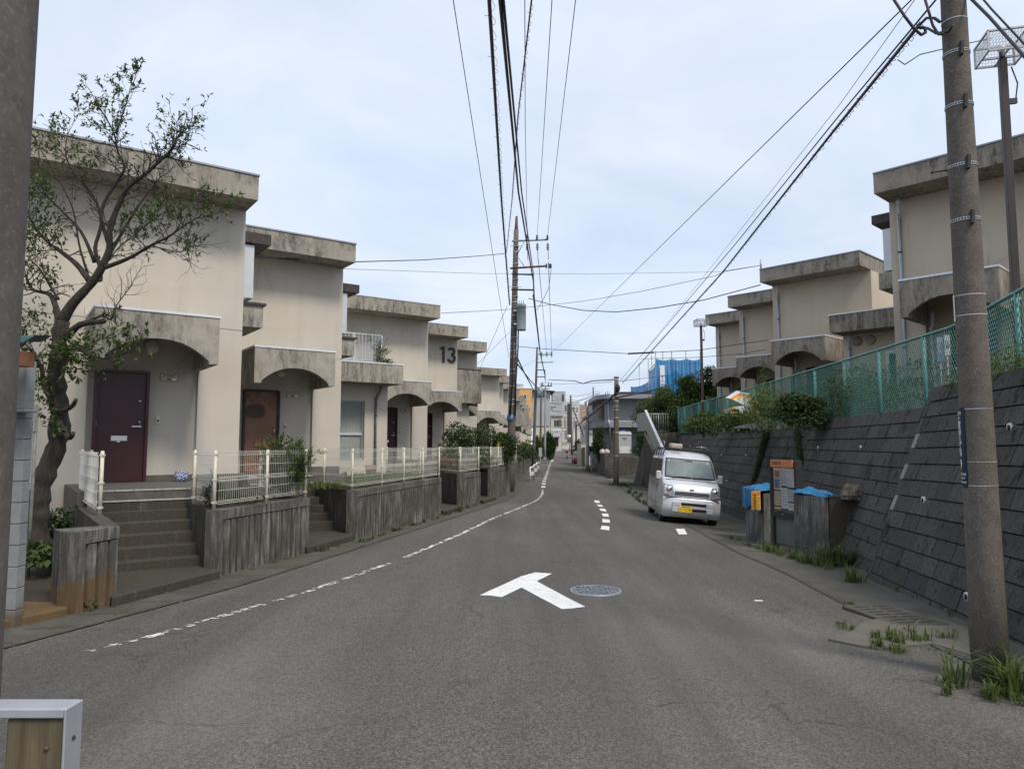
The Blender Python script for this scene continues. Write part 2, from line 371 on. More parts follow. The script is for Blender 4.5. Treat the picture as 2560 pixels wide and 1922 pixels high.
EDGE = [(-4.15, 4.6), (-3.78, 5.57), (-3.22, 6.65), (-2.5, 8.75), (-1.72, 11.8), (-1.1, 15), (-.5, 18.8), (.25, 22.5), (.93, 26.1), (1.25, 30), (1.45, 34)]
rnd = random.Random(5); b = MB(); y = 4.8
while y < 34:      # what is left of the worn edge line: chips of paint
    near = y < 9; dens = .8 if near else (.88 if y < 14 else .97); step = rnd.uniform(.03, .09)*(1 if y < 14 else 1.6)
    gap = sin(y*2.1)+sin(y*.83+1)+.4*sin(y*5.3)
    if rnd.random() < dens and gap > (-.85 if near else -1.55 if y < 14 else -2.1):
        for off in ((-.03, .0, .03) if y < 12 else (-.025, .02)):
            if rnd.random() < .42: continue
            x0 = lerp_tab([(q, p) for p, q in EDGE], y)+off+rnd.uniform(-.012, .012); w = rnd.uniform(.010, .024) if y < 12 else rnd.uniform(.02, .032); l = step*rnd.uniform(.6, 1.5)
            x1 = lerp_tab([(q, p) for p, q in EDGE], y+l)+off
            b.add([(x0-w, y, zg(x0, y)+.006), (x0+w*rnd.uniform(.4, 1), y+rnd.uniform(-.01, .02), zg(x0, y)+.006), (x1+w, y+l*.8, zg(x1, y+l)+.006), (x1+w*rnd.uniform(-.4, .4), y+l, zg(x1, y+l)+.006), (x1-w*rnd.uniform(.5, 1), y+l*.75, zg(x1, y+l)+.006)], [(0, 1, 2, 3, 4)])
    y += step
o = b.build('road_marking', 'paint'); o['kind'] = 'structure'
LN = [(1.45, 34), (1.85, 41.9), (3.2, 64), (4.5, 86), (5.7, 105), (6.6, 116)]
def along(P, y): return lerp_tab([(b, a) for a, b in P], y)
y = 35.5
while y < 106:
    strip('road_marking', [(along(LN, y+k*.6), y+k*.6, 0) for k in range(3)], .2, 'paint'); y += 3.1 if y < 60 else 4.2
strip('road_marking', dense([(5.75, 106), (6.3, 112), (6.55, 118), (6.3, 124), (5.4, 129), (4.2, 132), (2.6, 134)], 5), .34, 'paint')
for k in range(3): strip('road_marking', [(6.0-k*1.0, 123+k*3.2, 0), (2.6-k*.4, 120.5+k*3.2, 0)], .3, 'paint')
strip('road_marking', [grd(1396, 1128)[:2]+(0,) if False else (*grd(1376, 1128)[:2], 0), (*grd(1400, 1129)[:2], 0)], .5, 'paint')
strip('road_marking', [(3.6, 61, 0), (4.6, 61.2, 0), (5.6, 61.3, 0)], .14, 'paint_old')
def quadmark(px):
    P = [grd(*p) for p in px]; b = MB(); c = sum((Vector(p) for p in P), Vector())/len(P)
    b.add([(p.x, p.y, zg(p.x, p.y)+.007) for p in P], [tuple(range(len(P)))[::-1]]); return b
for q in ([(1484, 1251), (1496, 1251), (1501, 1257), (1489, 1257)], [(1491, 1261), (1504, 1262), (1509, 1267), (1497, 1266)], [(1498, 1271), (1513, 1272), (1517, 1279), (1502, 1277)],
          [(1504, 1284), (1520, 1284), (1523, 1292), (1508, 1291)], [(1506, 1297), (1524, 1299), (1525, 1307), (1506, 1306)], [(1505, 1314), (1524, 1316), (1523, 1326), (1501, 1323)],
          [(1601, 1255), (1614, 1255), (1622, 1261), (1609, 1261)], [(1689, 1322), (1711, 1322), (1718, 1336), (1697, 1336)]):
    o = quadmark(q).build('road_marking', 'paint'); o['kind'] = 'structure'
T1 = [(1199, 1488), (1268, 1457), (1302, 1441), (1338, 1431), (1380, 1434), (1342, 1453), (1362, 1464), (1416, 1493), (1463, 1517), (1432, 1521), (1405, 1523), (1352, 1495), (1304, 1469), (1254, 1493), (1225, 1489)]
P = [grd(*p) for p in T1]; b = MB(); b.add([(p.x, p.y, p.z+.005) for p in P], [(0, 1, 2, 12, 13, 14), (2, 3, 4, 5, 12), (5, 6, 11, 12), (6, 7, 10, 11), (7, 8, 9, 10)])
o = b.build('road_marking', 'paint'); bm = bmesh.new(); bm.from_mesh(o.data); bmesh.ops.recalc_face_normals(bm, faces=bm.faces)
if sum(f.normal.z for f in bm.faces) < 0: bmesh.ops.reverse_faces(bm, faces=bm.faces)
bm.to_mesh(o.data); bm.free(); o['kind'] = 'structure'
# manhole lid
mc = grd(1489, 1478); R = .312
root = empty('manhole_cover', (mc.x, mc.y, mc.z+.003), 0, 'round patterned iron manhole cover set in the asphalt right of the T marking', 'manhole cover')
b = MB(); b.lathe([(R-.028, .012), (R-.03, .016), (R, .016), (R+.002, -.02)], n=48); b.build('rim', 'flashg', root)
t = MT('cast_iron_lid'); t.p.inputs['Metallic'].default_value = .4; MA['iron'] = t.fin(t.mix(t.ramp(t.noise(30, 5), .3, .7), (.10, .105, .12), (.17, .18, .20)), .5, .4)
MA['iron_l'] = plain('worn_iron_relief', (.27, .29, .32), .4, .5, .15, 40)
b = MB(); b.lathe([(.0001, .006), (R-.03, .006)], n=48); b.build('lid', 'iron', root)
b = MB()
for ring, cnt in ((.045, 5), (.10, 9), (.155, 14), (.205, 19), (.25, 24), (.283, 30)):
    for i in range(cnt):
        if (i+int(ring*100)) % 5 == 4 and ring > .1: continue
        a0 = 2*pi*(i+.14+.5*(int(ring*50) % 2))/cnt; a1 = a0+2*pi*.66/cnt; w = .013
        vs = [((ring+s*w)*cos(a), (ring+s*w)*sin(a), z) for z in (.005, .0145) for a, s in ((a0, -1), (a0, 1), (a1, 1), (a1, -1))]
        b.add(vs, [(0, 3, 2, 1), (4, 5, 6, 7), (0, 1, 5, 4), (1, 2, 6, 5), (2, 3, 7, 6), (3, 0, 4, 7)])
o = b.build('relief_pattern', 'iron_l', root)
# broken concrete apron and drain cover by the right pole
P = [grd(*p) for p in ((2070, 1601), (2120, 1590), (2155, 1560), (2250, 1535), (2330, 1545), (2420, 1572), (2425, 1640), (2330, 1612), (2200, 1625), (2150, 1618))]
b = MB(); b.hexa([(p.x, p.y, p.z-.05) for p in P][::-1], [(p.x, p.y, p.z+.018) for p in P][::-1]); o = b.build('concrete_apron', 'patch'); o['kind'] = 'structure'
dc = grd(2240, 1545); root = empty('drain_cover', (dc.x, dc.y+.05, dc.z+.02), .16, 'slotted concrete drain cover in the gutter beside the right utility pole', 'drain cover')
b = MB(); b.box(-.28, .28, -.45, .45, -.03, .012); b.build('slab', 'gutter', root, .005)
b = MB()
for i in range(7):
    for k in range(2): b.box(-.2+k*.22, -.03+k*.22, -.36+i*.115, -.325+i*.115, .0121, .0135)
b.build('slot', 'black', root)
# concrete ramp of the side road and its grey surface
P = [grd(*p) for p in ((1513, 1178), (1590, 1172), (1585, 1163), (1490, 1175))]
ex_ = [(5.6, 44), (11.5, 58), (16, 62), (16, 40), (9.0, 38.4), (5.9, 39.5)]
b = MB(); b.hexa([(x, y, -1.2) for x, y in ex_][::-1], [(x, y, zg(1, y)+.02+max(0, x-6)*.035) for x, y in ex_][::-1]); o = b.build('side_road', 'patch'); o['kind'] = 'structure'
# ------------------------------------------------------------------ terrace houses
ANG_L = atan2(.581, .814); NL = Vector((.581, -.814)); UL = Vector((.814, .581))
ANG_R = atan2(-.733, .68)
def arch_poly(x0, x1, zb, zt, side=.16, rise=.31, step=.06, n=14):
    """front plate of the porch canopy: flat top, arched underside"""
    P = [(x0, zt), (x1, zt), (x1, zb), (x1-side, zb), (x1-side, zb+step)]
    a, c = x0+side, x1-side; m = (a+c)/2; h = (c-a)/2
    arc = [(m+h*cos(pi*i/n), zb+step) for i in range(1, n)]
    return P+arc+[(x0+side, zb+step), (x0+side, zb), (x0, zb)]
def arch_plate(b, x0, x1, y0, y1, zb, zt, **k):
    P = arch_poly(x0, x1, zb, zt, **k); side = k.get('side', .16)
    # build as vertical slices so every face stays planar and convex
    up = [(x0, zb), (x0+side, zb)]+[p for p in P[-3-13:-3]][::-1][0:0]
    xs = sorted(set([round(p[0], 5) for p in P]))
    def low(x, eps):
        x += eps
        a, c = x0+side, x1-side
        if x < a or x > c: return zb
        m = (a+c)/2; h = (c-a)/2; q = max(-1, min(1, (x-m)/h)); return zb+.05+k.get('rise', .33)*(1-abs(q)**2.3)
    for a, c in zip(xs, xs[1:]):
        if c-a < 1e-4: continue
        la, lc = low(a, 1e-6), low(c, -1e-6)
        vs = [(a, y0, la), (c, y0, lc), (c, y0, zt), (a, y0, zt), (a, y1, la), (c, y1, lc), (c, y1, zt), (a, y1, zt)]
        fs = [(0, 1, 2, 3), (5, 4, 7, 6), (1, 0, 4, 5), (3, 2, 6, 7)]
        if a == xs[0]: fs.append((0, 3, 7, 4))
        if c == xs[-1]: fs.append((2, 1, 5, 6))
        b.add(vs, fs)
    for x, sgn in ((x0+side, 1), (x1-side, -1)):
        b.add([(x, y0, zb), (x, y0, zb+.05), (x, y1, zb+.05), (x, y1, zb)], [(0, 1, 2, 3)])
def downpipe(root, x, y, z0, z1, mat='pvc', bend=True, name='downpipe', brk='dark'):
    b = MB(); r = .042
    pts = [(x, y, z0), (x, y, z1-.42)]
    if bend: pts += [(x, y, z1-.42), (x+.03, y-.05, z1-.3), (x+.06, y-.14, z1-.18), (x+.07, y-.18, z1-.1), (x+.07, y-.18, z1)]
    b.tube(pts, r, 8)
    for z in (z1-.44, z1-.12): b.cyl((x if z < z1-.3 else x+.07, y if z < z1-.3 else y-.18, z), r*1.18, .07, 8)
    o = b.build(name, mat, root)
    z = z0+.8
    while z < z1-.6: b = MB(); b.cyl((x, y, z), r*1.25, .03, 8); b.box(x-.012, x+.012, y, y+.09, z, z+.03); b.build('bracket', brk, o); z += 1.15
def door(root, x0, x1, z0, z1, y, mat, style=0, hinge_left=True):
    d = MB(); d.box(x0+.035, x1-.035, y+.05, y+.09, z0+.01, z1-.035); dd = d.build('door', mat, root)
    f = MB(); f.box(x0-.015, x0+.035, y-.012, y+.12, z0, z1); f.box(x1-.035, x1+.015, y-.012, y+.12, z0, z1); f.box(x0+.035, x1-.035, y-.012, y+.12, z1-.035, z1+.015)
    f.build('frame', 'brownm' if style == 2 else mat, dd)
    hx = x1-.12 if hinge_left else x0+.12; kx = x0+.045 if hinge_left else x1-.045
    if style == 2:
        h = MB(); h.tube([(hx, y+.03, z0+.92), (hx+.01, y-.01, z0+.95), (hx, y-.01, z0+1.04), (hx, y+.03, z0+1.08)], .014, 8); h.build('handle', 'steel', dd)
        h = MB(); xm = (x0+x1)/2
        h.box(xm-.16, xm+.13, y+.02, y+.049, z0+.62, z0+.72)
        for k in range(3): h.box(xm-.13+k*.09, xm-.08+k*.09, y+.03, y+.048, z0+.72, z0+.78+(k*.7 % .03))
        h.build('mail_slot', 'tape', dd)
        return dd
    h = MB(); h.box(hx-.13, hx+.02, y-.012, y+.004, z0+.985, z0+1.01); h.cyl((hx, y+.05, z0+.998), .028, -.06, 12, 'y'); h.build('handle', 'steel', dd)
    h = MB(); h.cyl((hx, y+.049, z0+1.08), .022, -.02, 12, 'y'); h.build('lock', 'steel', dd)
    h = MB(); h.cyl((hx, y+.049, z0+1.46), .03, -.018, 12, 'y'); h.build('lock', 'steel', dd)
    h = MB(); xm = (x0+x1)/2; h.box(xm-.145, xm+.11, y+.03, y+.0495, z0+.74, z0+.83); h.box(xm-.05, xm+.0, y+.022, y+.0495, z0+.715, z0+.735); h.build('mail_slot', 'white', dd)
    for z in (.28, .98, 1.75):
        h = MB(); h.cyl((kx-.01 if hinge_left else kx+.01, y+.03, z0+z), .012, .12, 8); h.build('hinge', 'steel', dd)
    return dd
t = MT('weathered_red_brown_door'); bl = t.math('MULTIPLY', t.ramp(t.noise(3.2, 5, .65), .36, .5), 1.0)
gx = t.node('ShaderNodeSeparateXYZ'); t.l.new(t.co, gx.inputs[0])
dx_ = t.math('POWER', t.math('ABSOLUTE', t.math('DIVIDE', t.math('ADD', gx.outputs[0], 2.16), .25)), 2.5); dz_ = t.math('POWER', t.math('ABSOLUTE', t.math('DIVIDE', t.math('SUBTRACT', gx.outputs[2], 1.48), .18)), 2.5)
blot = t.ramp(t.math('ADD', t.math('ADD', dx_, dz_), t.ramp(t.noise(14, 5), .3, .7, -.2, .3)), .7, 1.3, 1, 0)
col = t.mix(t.ramp(t.noise(2.2, 5, .6), .35, .65), (.20, .098, .062), (.27, .135, .088)); col = t.mix(t.math('MULTIPLY', blot, .85), col, (.045, .032, .032))
up = t.math('MULTIPLY', t.ramp(gx.outputs[2], 1.55, 1.9), t.ramp(t.noise(9, 6, .7), .45, .62)); col = t.mix(t.math('MULTIPLY', up, .8), col, (.055, .035, .03))
MA['reddoor'] = t.fin(col, .6); MA['tape'] = plain('peeling_orange_tape', (.36, .19, .10), .7, 0, .3, 30)
MA['grille'] = plain('plate_print', (.20, .15, .08), .6)
def nameplate(root, x, y, z, sx=1):
    b = MB(); b.box(x-.155*sx, x+.155*sx, y-.022, y, z-.075, z+.075); o = b.build('name_plate', 'brass', root)
    b = MB(); b.box(x-.14, x+.14, y-.0255, y-.0225, z+.006, z+.058); b.box(x-.14, x+.14, y-.0255, y-.0225, z-.058, z-.006); b.build('insert', 'cream', o)
    b = MB(); b.box(x-.11, x+.09, y-.028, y-.026, z+.024, z+.042); b.build('lettering', 'grille', o)
    b = MB(); b.box(x-.045, x+.035, y-.028, y-.026, z-.05, z-.014); b.build('lettering', 'grille', o)
    b = MB(); b.box(x+.055, x+.12, y-.028, y-.026, z-.048, z-.02); b.build('number_tag', 'steel', o)
def house(name, C, zf, side, W, H=5.83, D=8.0, label='', group='', door_mat='maroon', style=0, detail=2, flash='flashg', porch=True, pipe=None, wall='stucco', hood=True, zb=-1.3, roofz=.51, px=None, dx=None, over=.9, shift=0):
    """side -1: left row, facade runs X=-W..0; side +1: right row, facade runs X=0..W"""
    rz = ANG_L if side < 0 else ANG_R
    root = empty(name, (C[0], C[1], zf), rz, label, 'house', group)
    X0, X1 = (-W, 0.) if side < 0 else (0., W)
    pa, pb = px or ((-2.76, -.86) if side < 0 else (.62, 2.5)); pa += shift; pb += shift
    da, db = dx or ((-2.57, -1.72) if side < 0 else (1.2, 2.05)); da += shift; db += shift
    ra, rb = pa+.06, pb-.02
    b = MB(); R = .12
    if porch:
        b.prism([(X0, 0), (ra, 0), (ra, R), (rb, R), (rb, 0), (X1, 0), (X1, D), (X0, D)][:] if True else [], zb, 2.62)
        b.box(X0, X1, 0, D, 2.62, 2.90)
    else: b.box(X0, X1, 0, D, zb, 2.90)
    b.box(X0+.012, X1-.012, .014, D-.01, 2.90, 2.915); b.box(X0, X1, 0, D, 2.915, H-roofz)
    # fix concave prism: split as three boxes instead
    if porch:
        b = MB(); b.box(X0, ra, 0, D, zb, 2.62); b.box(rb, X1, 0, D, zb, 2.62); b.box(ra, rb, R, D, zb, 2.62); b.box(X0, X1, 0, D, 2.6201, 2.90)
        b.box(X0+.012, X1-.012, .014, D-.01, 2.90, 2.915); b.box(X0, X1, 0, D, 2.915, H-roofz)
    b.build('wall', wall, root)
    ov = over; e = .015
    b = MB(); b.box(X0-(0 if side < 0 else e), X1+(e if side < 0 else 0), -ov, D+.2, H-roofz, H-.035); rf = b.build('roof', 'fascia' if side < 0 else 'fascia_r', root, .008)
    b = MB(); b.box(X0-.02, X1+.03, -ov-.02, -ov+.12, H-.035, H); b.box(X0-.02, X0+.1, -ov+.12, D+.2, H-.035, H); b.box(X1-.1, X1+.03, -ov+.12, D+.2, H-.035, H); b.build('flashing', flash, rf)
    if porch:
        zt, zbm, pr = 2.9, 2.06, 1.42
        b = MB(); arch_plate(b, pa, pb, -pr, -pr+.12, zbm, zt-.03); b.box(pa, pa+.12, -pr+.12, 0, zbm, zt-.03); b.box(pb-.12, pb, -pr+.12, 0, zbm, zt-.03); b.box(pa+.12, pb-.12, -pr+.12, 0, zt-.15, zt-.031)
        cn = b.build('porch_canopy', 'porch' if side < 0 else 'porch_r', root)
        b = MB(); b.box(pa-.015, pb+.015, -pr-.015, -pr+.10, zt-.03, zt+.012); b.box(pa-.015, pa+.08, -pr+.10, 0, zt-.03, zt+.012); b.box(pb-.08, pb+.015, -pr+.10, 0, zt-.03, zt+.012); b.build('flashing', 'flash', cn)
        door(root, da, db, 0, 2.0, R-.097, door_mat, style, side < 0)
        if detail:
            b = MB(); lx = (pa+pb)/2+.12; b.ball((lx, -.09+R, 2.47), .125, (1, .75, 1)); b.build('porch_lamp', 'glass_w', root)
            npx = db+.35 if side < 0 else da-.25
            nameplate(root, npx, R, 1.92)
            b = MB(); b.box(db+.15, db+.22, R-.03, R, 1.06, 1.19); b.box(db+.165, db+.205, R-.034, R-.0301, 1.09, 1.13, 1); b.build('intercom', ['cream', 'dark'], root)
            b = MB(); b.box(db+.03, rb-.001, R-.012, R, 0, .115); b.box(rb+.002, X1, -.012, 0, -.2, .115) if side < 0 else None; b.build('plinth', 'patch', root)
            if side > 0: downpipe(root, pa+.2, -.02, 0, 2.35, 'pvc', True)
    if side > 0: downpipe(root, .22, -.05, -.4, H-roofz-.02, 'pvc')
    if pipe is not None: downpipe(root, pipe, -.05, -.4, H-roofz-.02, 'pvcg', True)
    if hood and side < 0:
        b = MB(); b.box(X1+.001, X1+.62, .35, 2.0, 4.80, 5.02); b.build('window_hood', 'hood', root)
        b = MB(); b.box(X1+.001, X1+.05, .45, 1.9, 3.72, 4.74); w = b.build('window', 'alum', root)
        b = MB(); b.box(X1+.051, X1+.30, .42, .46, 3.66, 4.76); b.box(X1+.051, X1+.30, 1.86, 1.90, 3.66, 4.76); b.box(X1+.26, X1+.30, .46, 1.86, 4.70, 4.76); b.box(X1+.26, X1+.30, .46, 1.86, 3.66, 3.72)
        for k in range(9): b.box(X1+.27, X1+.285, .56+k*.14, .575+k*.14, 3.72, 4.70)
        b.build('railing', 'alum', w)
        b = MB(); b.box(X1+.001, X1+.48, .3, 2.0, 3.05, 3.50); p = b.build('window_planter', 'porch', root); b = MB(); b.box(X1-.0+.001, X1+.53, .25, 2.05, 3.50, 3.55); b.build('planter_rim', 'hood', p)
    if hood and side > 0:
        b = MB(); b.box(X0-.55, X0-.001, .35, 2.0, 4.80, 5.02); b.build('window_hood', 'hood', root)
        b = MB(); b.box(X0-.28, X0-.001, .30, 1.9, 3.55, 4.6); b.build('window', 'alum', root)
        b = MB(); b.box(X0-.40, X0-.001, .25, 2.0, 3.1, 3.50); b.build('window_planter', 'porch', root)
    return root
def steps(C, x0, x1, zf, label, land=(-2.95, -.95), road_z=-.12, depth=2.38):
    root = empty('stone_steps', (C[0], C[1], zf), ANG_L, label, 'steps', 'steps up to the front doors')
    b = MB(); b.box(land[0], land[1], -depth, -.002, -1.1, 0); b.build('landing', 'landing', root)
    b = MB(); ys_ = [depth, depth+.06, depth+.14]+[depth+.14+.27*i for i in range(1, 6)]; zs = [0, -.15, -.30, -.445, -.59, -.735, -.88]
    zz = [-.15, -.30, -.445, -.59, -.735, -.88]; yy = [depth+.055, depth+.18, depth+.45, depth+.72, depth+.99, depth+1.26]
    prev = depth
    for z, y2 in zip(zz, yy):
        b.box(x0+.002, x1-.002, -y2, -prev-.0005, -1.15, z); prev = y2
    b.build('tread', 'step', root, .008)
    b = MB(); b.box(x0+.03, x1-.01, -depth-.012, -depth+.03, -.016, .006); b.box(x0+.03, x1-.01, -depth-.068, -depth-.03, -.165, -.144); b.build('nosing', 'nose', root)
    return root, prev
def platform(C, x0, x1, zf, y_in, name='step_platform', label=''):
    """low slab at the foot of the steps, cut along the line of the walls"""
    M = Matrix.Translation((C[0], C[1], zf)) @ Matrix.Rotation(ANG_L, 4, 'Z')
    def wl(x):     # where local x meets the wall line
        lo, hi = y_in-.3, y_in+8
        for _ in range(40):
            m = (lo+hi)/2; p = M @ Vector((x, -m, 0))
            if p.x < lerp_tab(XW, p.y)+.06: lo = m
            else: hi = m
        return lo
    a, c = wl(x0), wl(x1); P = [M @ Vector(q) for q in ((x0, -y_in, 0), (x1, -y_in, 0), (x1, -max(c, y_in), 0), (x0, -a, 0))]
    b = MB(); zt = [zg(p.x, p.y)+.12 for p in P]; b.hexa([(p.x, p.y, zg(p.x, p.y)-.1) for p in P][::-1], [(p.x, p.y, z) for p, z in zip(P, zt)][::-1])
    o = b.build('step_platform', 'step', None, .01); tag(o, label, 'step', 'low slabs at the foot of the steps'); return o
ZF = .92
CL = [(-5.22, 14.07), (-4.35, 18.8), (-3.19, 27.13), (-2.45, 32.0), (-1.8, 36.9)]
def loc(C, P, ang=ANG_L):
    d = Vector((P[0]-C[0], P[1]-C[1])); return (d.x*cos(ang)+d.y*sin(ang), -d.x*sin(ang)+d.y*cos(ang))
def wor(C, x, y, ang=ANG_L): return (C[0]+x*cos(ang)-y*sin(ang), C[1]+x*sin(ang)+y*cos(ang))
WL = [6.8]+[loc(CL[i], CL[i+1])[0] for i in range(4)]
GL = 'terrace houses stepping along the left side'
H1 = house('terrace_house', (-5.32, 14.07), ZF, -1, WL[0], shift=.10, over=.78, label='nearest beige terrace house on the left, maroon door under an arched porch behind the tree', group=GL, pipe=-4.35)
H2 = house('terrace_house', (-4.48, 18.8), ZF, -1, WL[1]-.03, shift=.13, over=.78, label='second terrace house on the left with a weathered red-brown door and taped mail slot', group=GL, door_mat='reddoor', style=2)
H3 = house('terrace_house', CL[2], ZF, -1, WL[2]+.12, label='third terrace house on the left with a railed balcony above a tall curtained window', group=GL, flash='flash', hood=False, px=(-2.54, -.62), dx=(-2.09, -1.24))
H4 = house('terrace_house', CL[3], ZF, -1, WL[3], label='fourth terrace house on the left with a large black number 13 on its upper wall', group=GL, flash='flash', hood=False, px=(-2.54, -.62), dx=(-2.09, -1.24))
H5 = house('terrace_house', CL[4], ZF, -1, WL[4], label='fifth terrace house on the left with a tall blank concrete balcony box', group=GL, flash='flash', hood=False)
# number 13
def digits(root, cx, cz, h, y):
    b = MB(); w = h*.15; t_ = .05
    b.box(cx-h*.44, cx-h*.44+w, y-t_, y-.01, cz-h/2, cz+h/2); b.extr_y([(cx-h*.44, cz+h*.5), (cx-h*.44, cz+h*.32), (cx-h*.62, cz+h*.30), (cx-h*.62, cz+h*.38)], y-t_, y-.01)
    X = cx+h*.22
    def arc(zc, r, a0, a1, n=14):
        for i in range(n):
            p, q = a0+(a1-a0)*i/n, a0+(a1-a0)*(i+1)/n; vs = []
            for yy in (y-t_, y-.01):
                for a, rr in ((p, r-w), (p, r), (q, r), (q, r-w)): vs.append((X+rr*cos(a)*1.08, yy, zc+rr*sin(a)))
            b.add(vs, [(0, 1, 2, 3), (7, 6, 5, 4), (1, 5, 6, 2), (0, 3, 7, 4), (0, 4, 5, 1), (2, 6, 7, 3)])
    arc(cz+h*.235, h*.265, radians(165), radians(-90)); arc(cz-h*.21, h*.29, radians(90), radians(-165))
    b.build('house_number', 'dark', root)
digits(H4, -.47, 4.62, .70, 0)
# house 3: projecting one-storey room with balcony
def room(root, x0, x1, yf, yb, zt, rail=True, zbot=-1.2):
    b = MB(); b.box(x0, x1, yf, yb-.001, zbot, zt-.62) if not rail else None
    if rail:
        wx0, wx1, wz0, wz1 = x0+1.05 if False else x1-2.52, x1-.78, .18, 2.02
        wx0 = x1-2.40
        b.box(x0, wx0, yf, yb-.001, zbot, zt-.62); b.box(wx1, x1, yf, yb-.001, zbot, zt-.62); b.box(wx0, wx1, yf, yb-.001, zbot, wz0); b.box(wx0, wx1, yf, yb-.001, wz1, zt-.62); b.box(wx0, wx1, yf+.16, yb-.001, wz0, wz1)
    b.build('projecting_room', 'stucco', root)
    if rail:
        b = MB(); f = .05; y = yf+.10
        b.box(wx0, wx1, y, y+.05, wz0, wz0+f); b.box(wx0, wx1, y, y+.05, wz1-f, wz1); b.box(wx0, wx0+f, y, y+.05, wz0+f, wz1-f); b.box(wx1-f, wx1, y, y+.05, wz0+f, wz1-f)
        b.box(wx0+f, wx1-f, y+.005, y+.045, wz0+.78, wz0+.86, 1)
        w = b.build('window', ['galv', 'alum'], root)
        b = MB(); n = 26
        for i in range(n):      # curtain folds
            xa = wx0+f+(wx1-wx0-2*f)*i/n; xb = wx0+f+(wx1-wx0-2*f)*(i+1)/n; ya = y+.052+(.004 if i % 2 else 0); yb2 = y+.052+(0 if i % 2 else .004)
            b.add([(xa, ya, wz0+f), (xb, yb2, wz0+f), (xb, yb2, wz1-f), (xa, ya, wz1-f)], [(0, 1, 2, 3)])
        b.build('curtain', 'curtain', w)
        b = MB(); b.box(wx0+f, wx1-f, y+.018, y+.024, wz0+f, wz0+.78); b.box(wx0+f, wx1-f, y+.018, y+.024, wz0+.86, wz1-f); b.build('pane', 'glass', w)
        b = MB(); b.cyl((wx0+.35, yf, 2.42), .14, -.05, 16, 'y'); b.cyl((wx0+.0, yf, 2.42), .12, -.04, 16, 'y'); b.build('vent_cap', 'pvcg', root)
    b = MB(); b.box(x0, x1+.14, yf-.80, yb-.001, zt-.62, zt-.03); bl = b.build('balcony', 'porch', root, .008)
    b = MB(); b.box(x0, x1+.155, yf-.815, yf-.68, zt-.03, zt+.012); b.box(x1+.02, x1+.155, yf-.68, yb-.02, zt-.03, zt+.012); b.build('flashing', 'flash', bl)
    if rail:
        b = MB(); xr = x1-.5; y = yf-.55; h = .88
        b.tube([(x0+.02, y, zt+h), (xr, y, zt+h), (xr, yb-.02, zt+h)], .022, 6); b.tube([(x0+.02, y, zt+.07), (xr, y, zt+.07), (xr, yb-.02, zt+.07)], .014, 6)
        for q in (xr, (x0+xr)/2+.2): b.box(q-.025, q+.025, y-.025, y+.025, zt, zt+h)
        i = 0
        while x0+.05+i*.11 < xr: b.box(x0+.05+i*.11, x0+.068+i*.11, y-.01, y+.01, zt+.07, zt+h); i += 1
        i = 1
        while y+i*.11 < yb: b.box(xr-.01, xr+.01, y+i*.11, y+.018+i*.11, zt+.07, zt+h); i += 1
        b.build('balcony_railing', 'alum', bl)
        downpipe(root, x1-.42, yf-.05, -.4, zt-.64, 'pvcg', True)
    return bl
t = MT('window_glass'); t.p.inputs['Transmission Weight'].default_value = 1.0; t.p.inputs['IOR'].default_value = 1.1; t.p.inputs['Alpha'].default_value = .35; MA['glass'] = t.fin((.8, .87, .85), .03)
r3 = loc(CL[2], (-3.98, 23.0))
room(H3, -WL[2], r3[0], r3[1], 0, 4.08-ZF)
r5 = loc(CL[4], (-1.42, 33.3))
b = MB(); b.box(-WL[4], r5[0]-.35, r5[1]+.5, -.001, -1.2, 2.55); b.build('projecting_room', 'stucco', H5)
b = MB(); b.box(-WL[4], r5[0], r5[1], -.001, 2.55, 3.05); b.box(-WL[4], r5[0], r5[1], r5[1]+.14, 3.0501, 4.08); b.box(r5[0]-.14, r5[0], r5[1]+.14, -.001, 3.0501, 4.08); o = b.build('balcony', 'fascia', H5)
b = MB(); b.box(-WL[4], r5[0]+.02, r5[1]-.02, r5[1]+.16, 4.08, 4.12); b.build('parapet_cap', 'hood', o)
b = MB(); b.tube([(r5[0]-.6, r5[1]+.25, 2.5), (r5[0]-.1, r5[1]+.2, 2.45), (r5[0]-.1, r5[1]+.35, 2.54)], .04, 6); b.build('drain_pipe', 'dark', o)
# far houses of the same row
FR = [(49.9, -.88), (55.3, -.68), (61.8, -.32), (68.8, .2), (78.8, .88), (86.8, 1.2), (95.8, 1.65), (105.8, 2.15), (113.5, 2.65), (121.5, 3.2)]
prev = CL[4]
fl = ['low-roofed beige terrace house just beyond the leafy hedge', 'beige terrace house half hidden by the second utility pole', 'beige terrace house directly behind the second utility pole', 'terrace house just right of the second utility pole, under the orange building', 'fifth of the far beige terrace houses beyond the utility pole', 'sixth of the far beige terrace houses beyond the utility pole', 'seventh of the far beige terrace houses beyond the utility pole', 'third last of the far beige terrace houses, near the third pole', 'second last of the far beige terrace houses at the third pole', 'last and smallest of the beige terrace houses on the left']
for i, (y, x) in enumerate(FR):
    w = min(7.5, loc(prev, (x, y))[0]); w = max(w, 3.2)
    h = house('terrace_house', (x, y), ZF, -1, w, label=fl[i], group=GL, detail=1 if i < 2 else 0, flash='flash' if i == 0 else 'flashg', hood=False)
    if i in (4, 6):
        b = MB(); b.box(-2.9, -.6, -2.4, -2.26, 2.55, 4.1); b.box(-2.9, -.6, -2.26, -.001, 2.55, 2.8); b.build('balcony', 'fascia', h)
    prev = (x, y)
a = MB(); p = wor((-.88, 49.9), -2.0, 1.5); a.tube([(0, 0, 0), (0, 0, 1.0)], .02, 4); a.tube([(-.9, 0, .95), (.9, 0, .95)], .015, 4)
for k in range(7): a.tube([(-.8+k*.25, -.3, .95), (-.8+k*.25, .3, .95)], .01, 4)
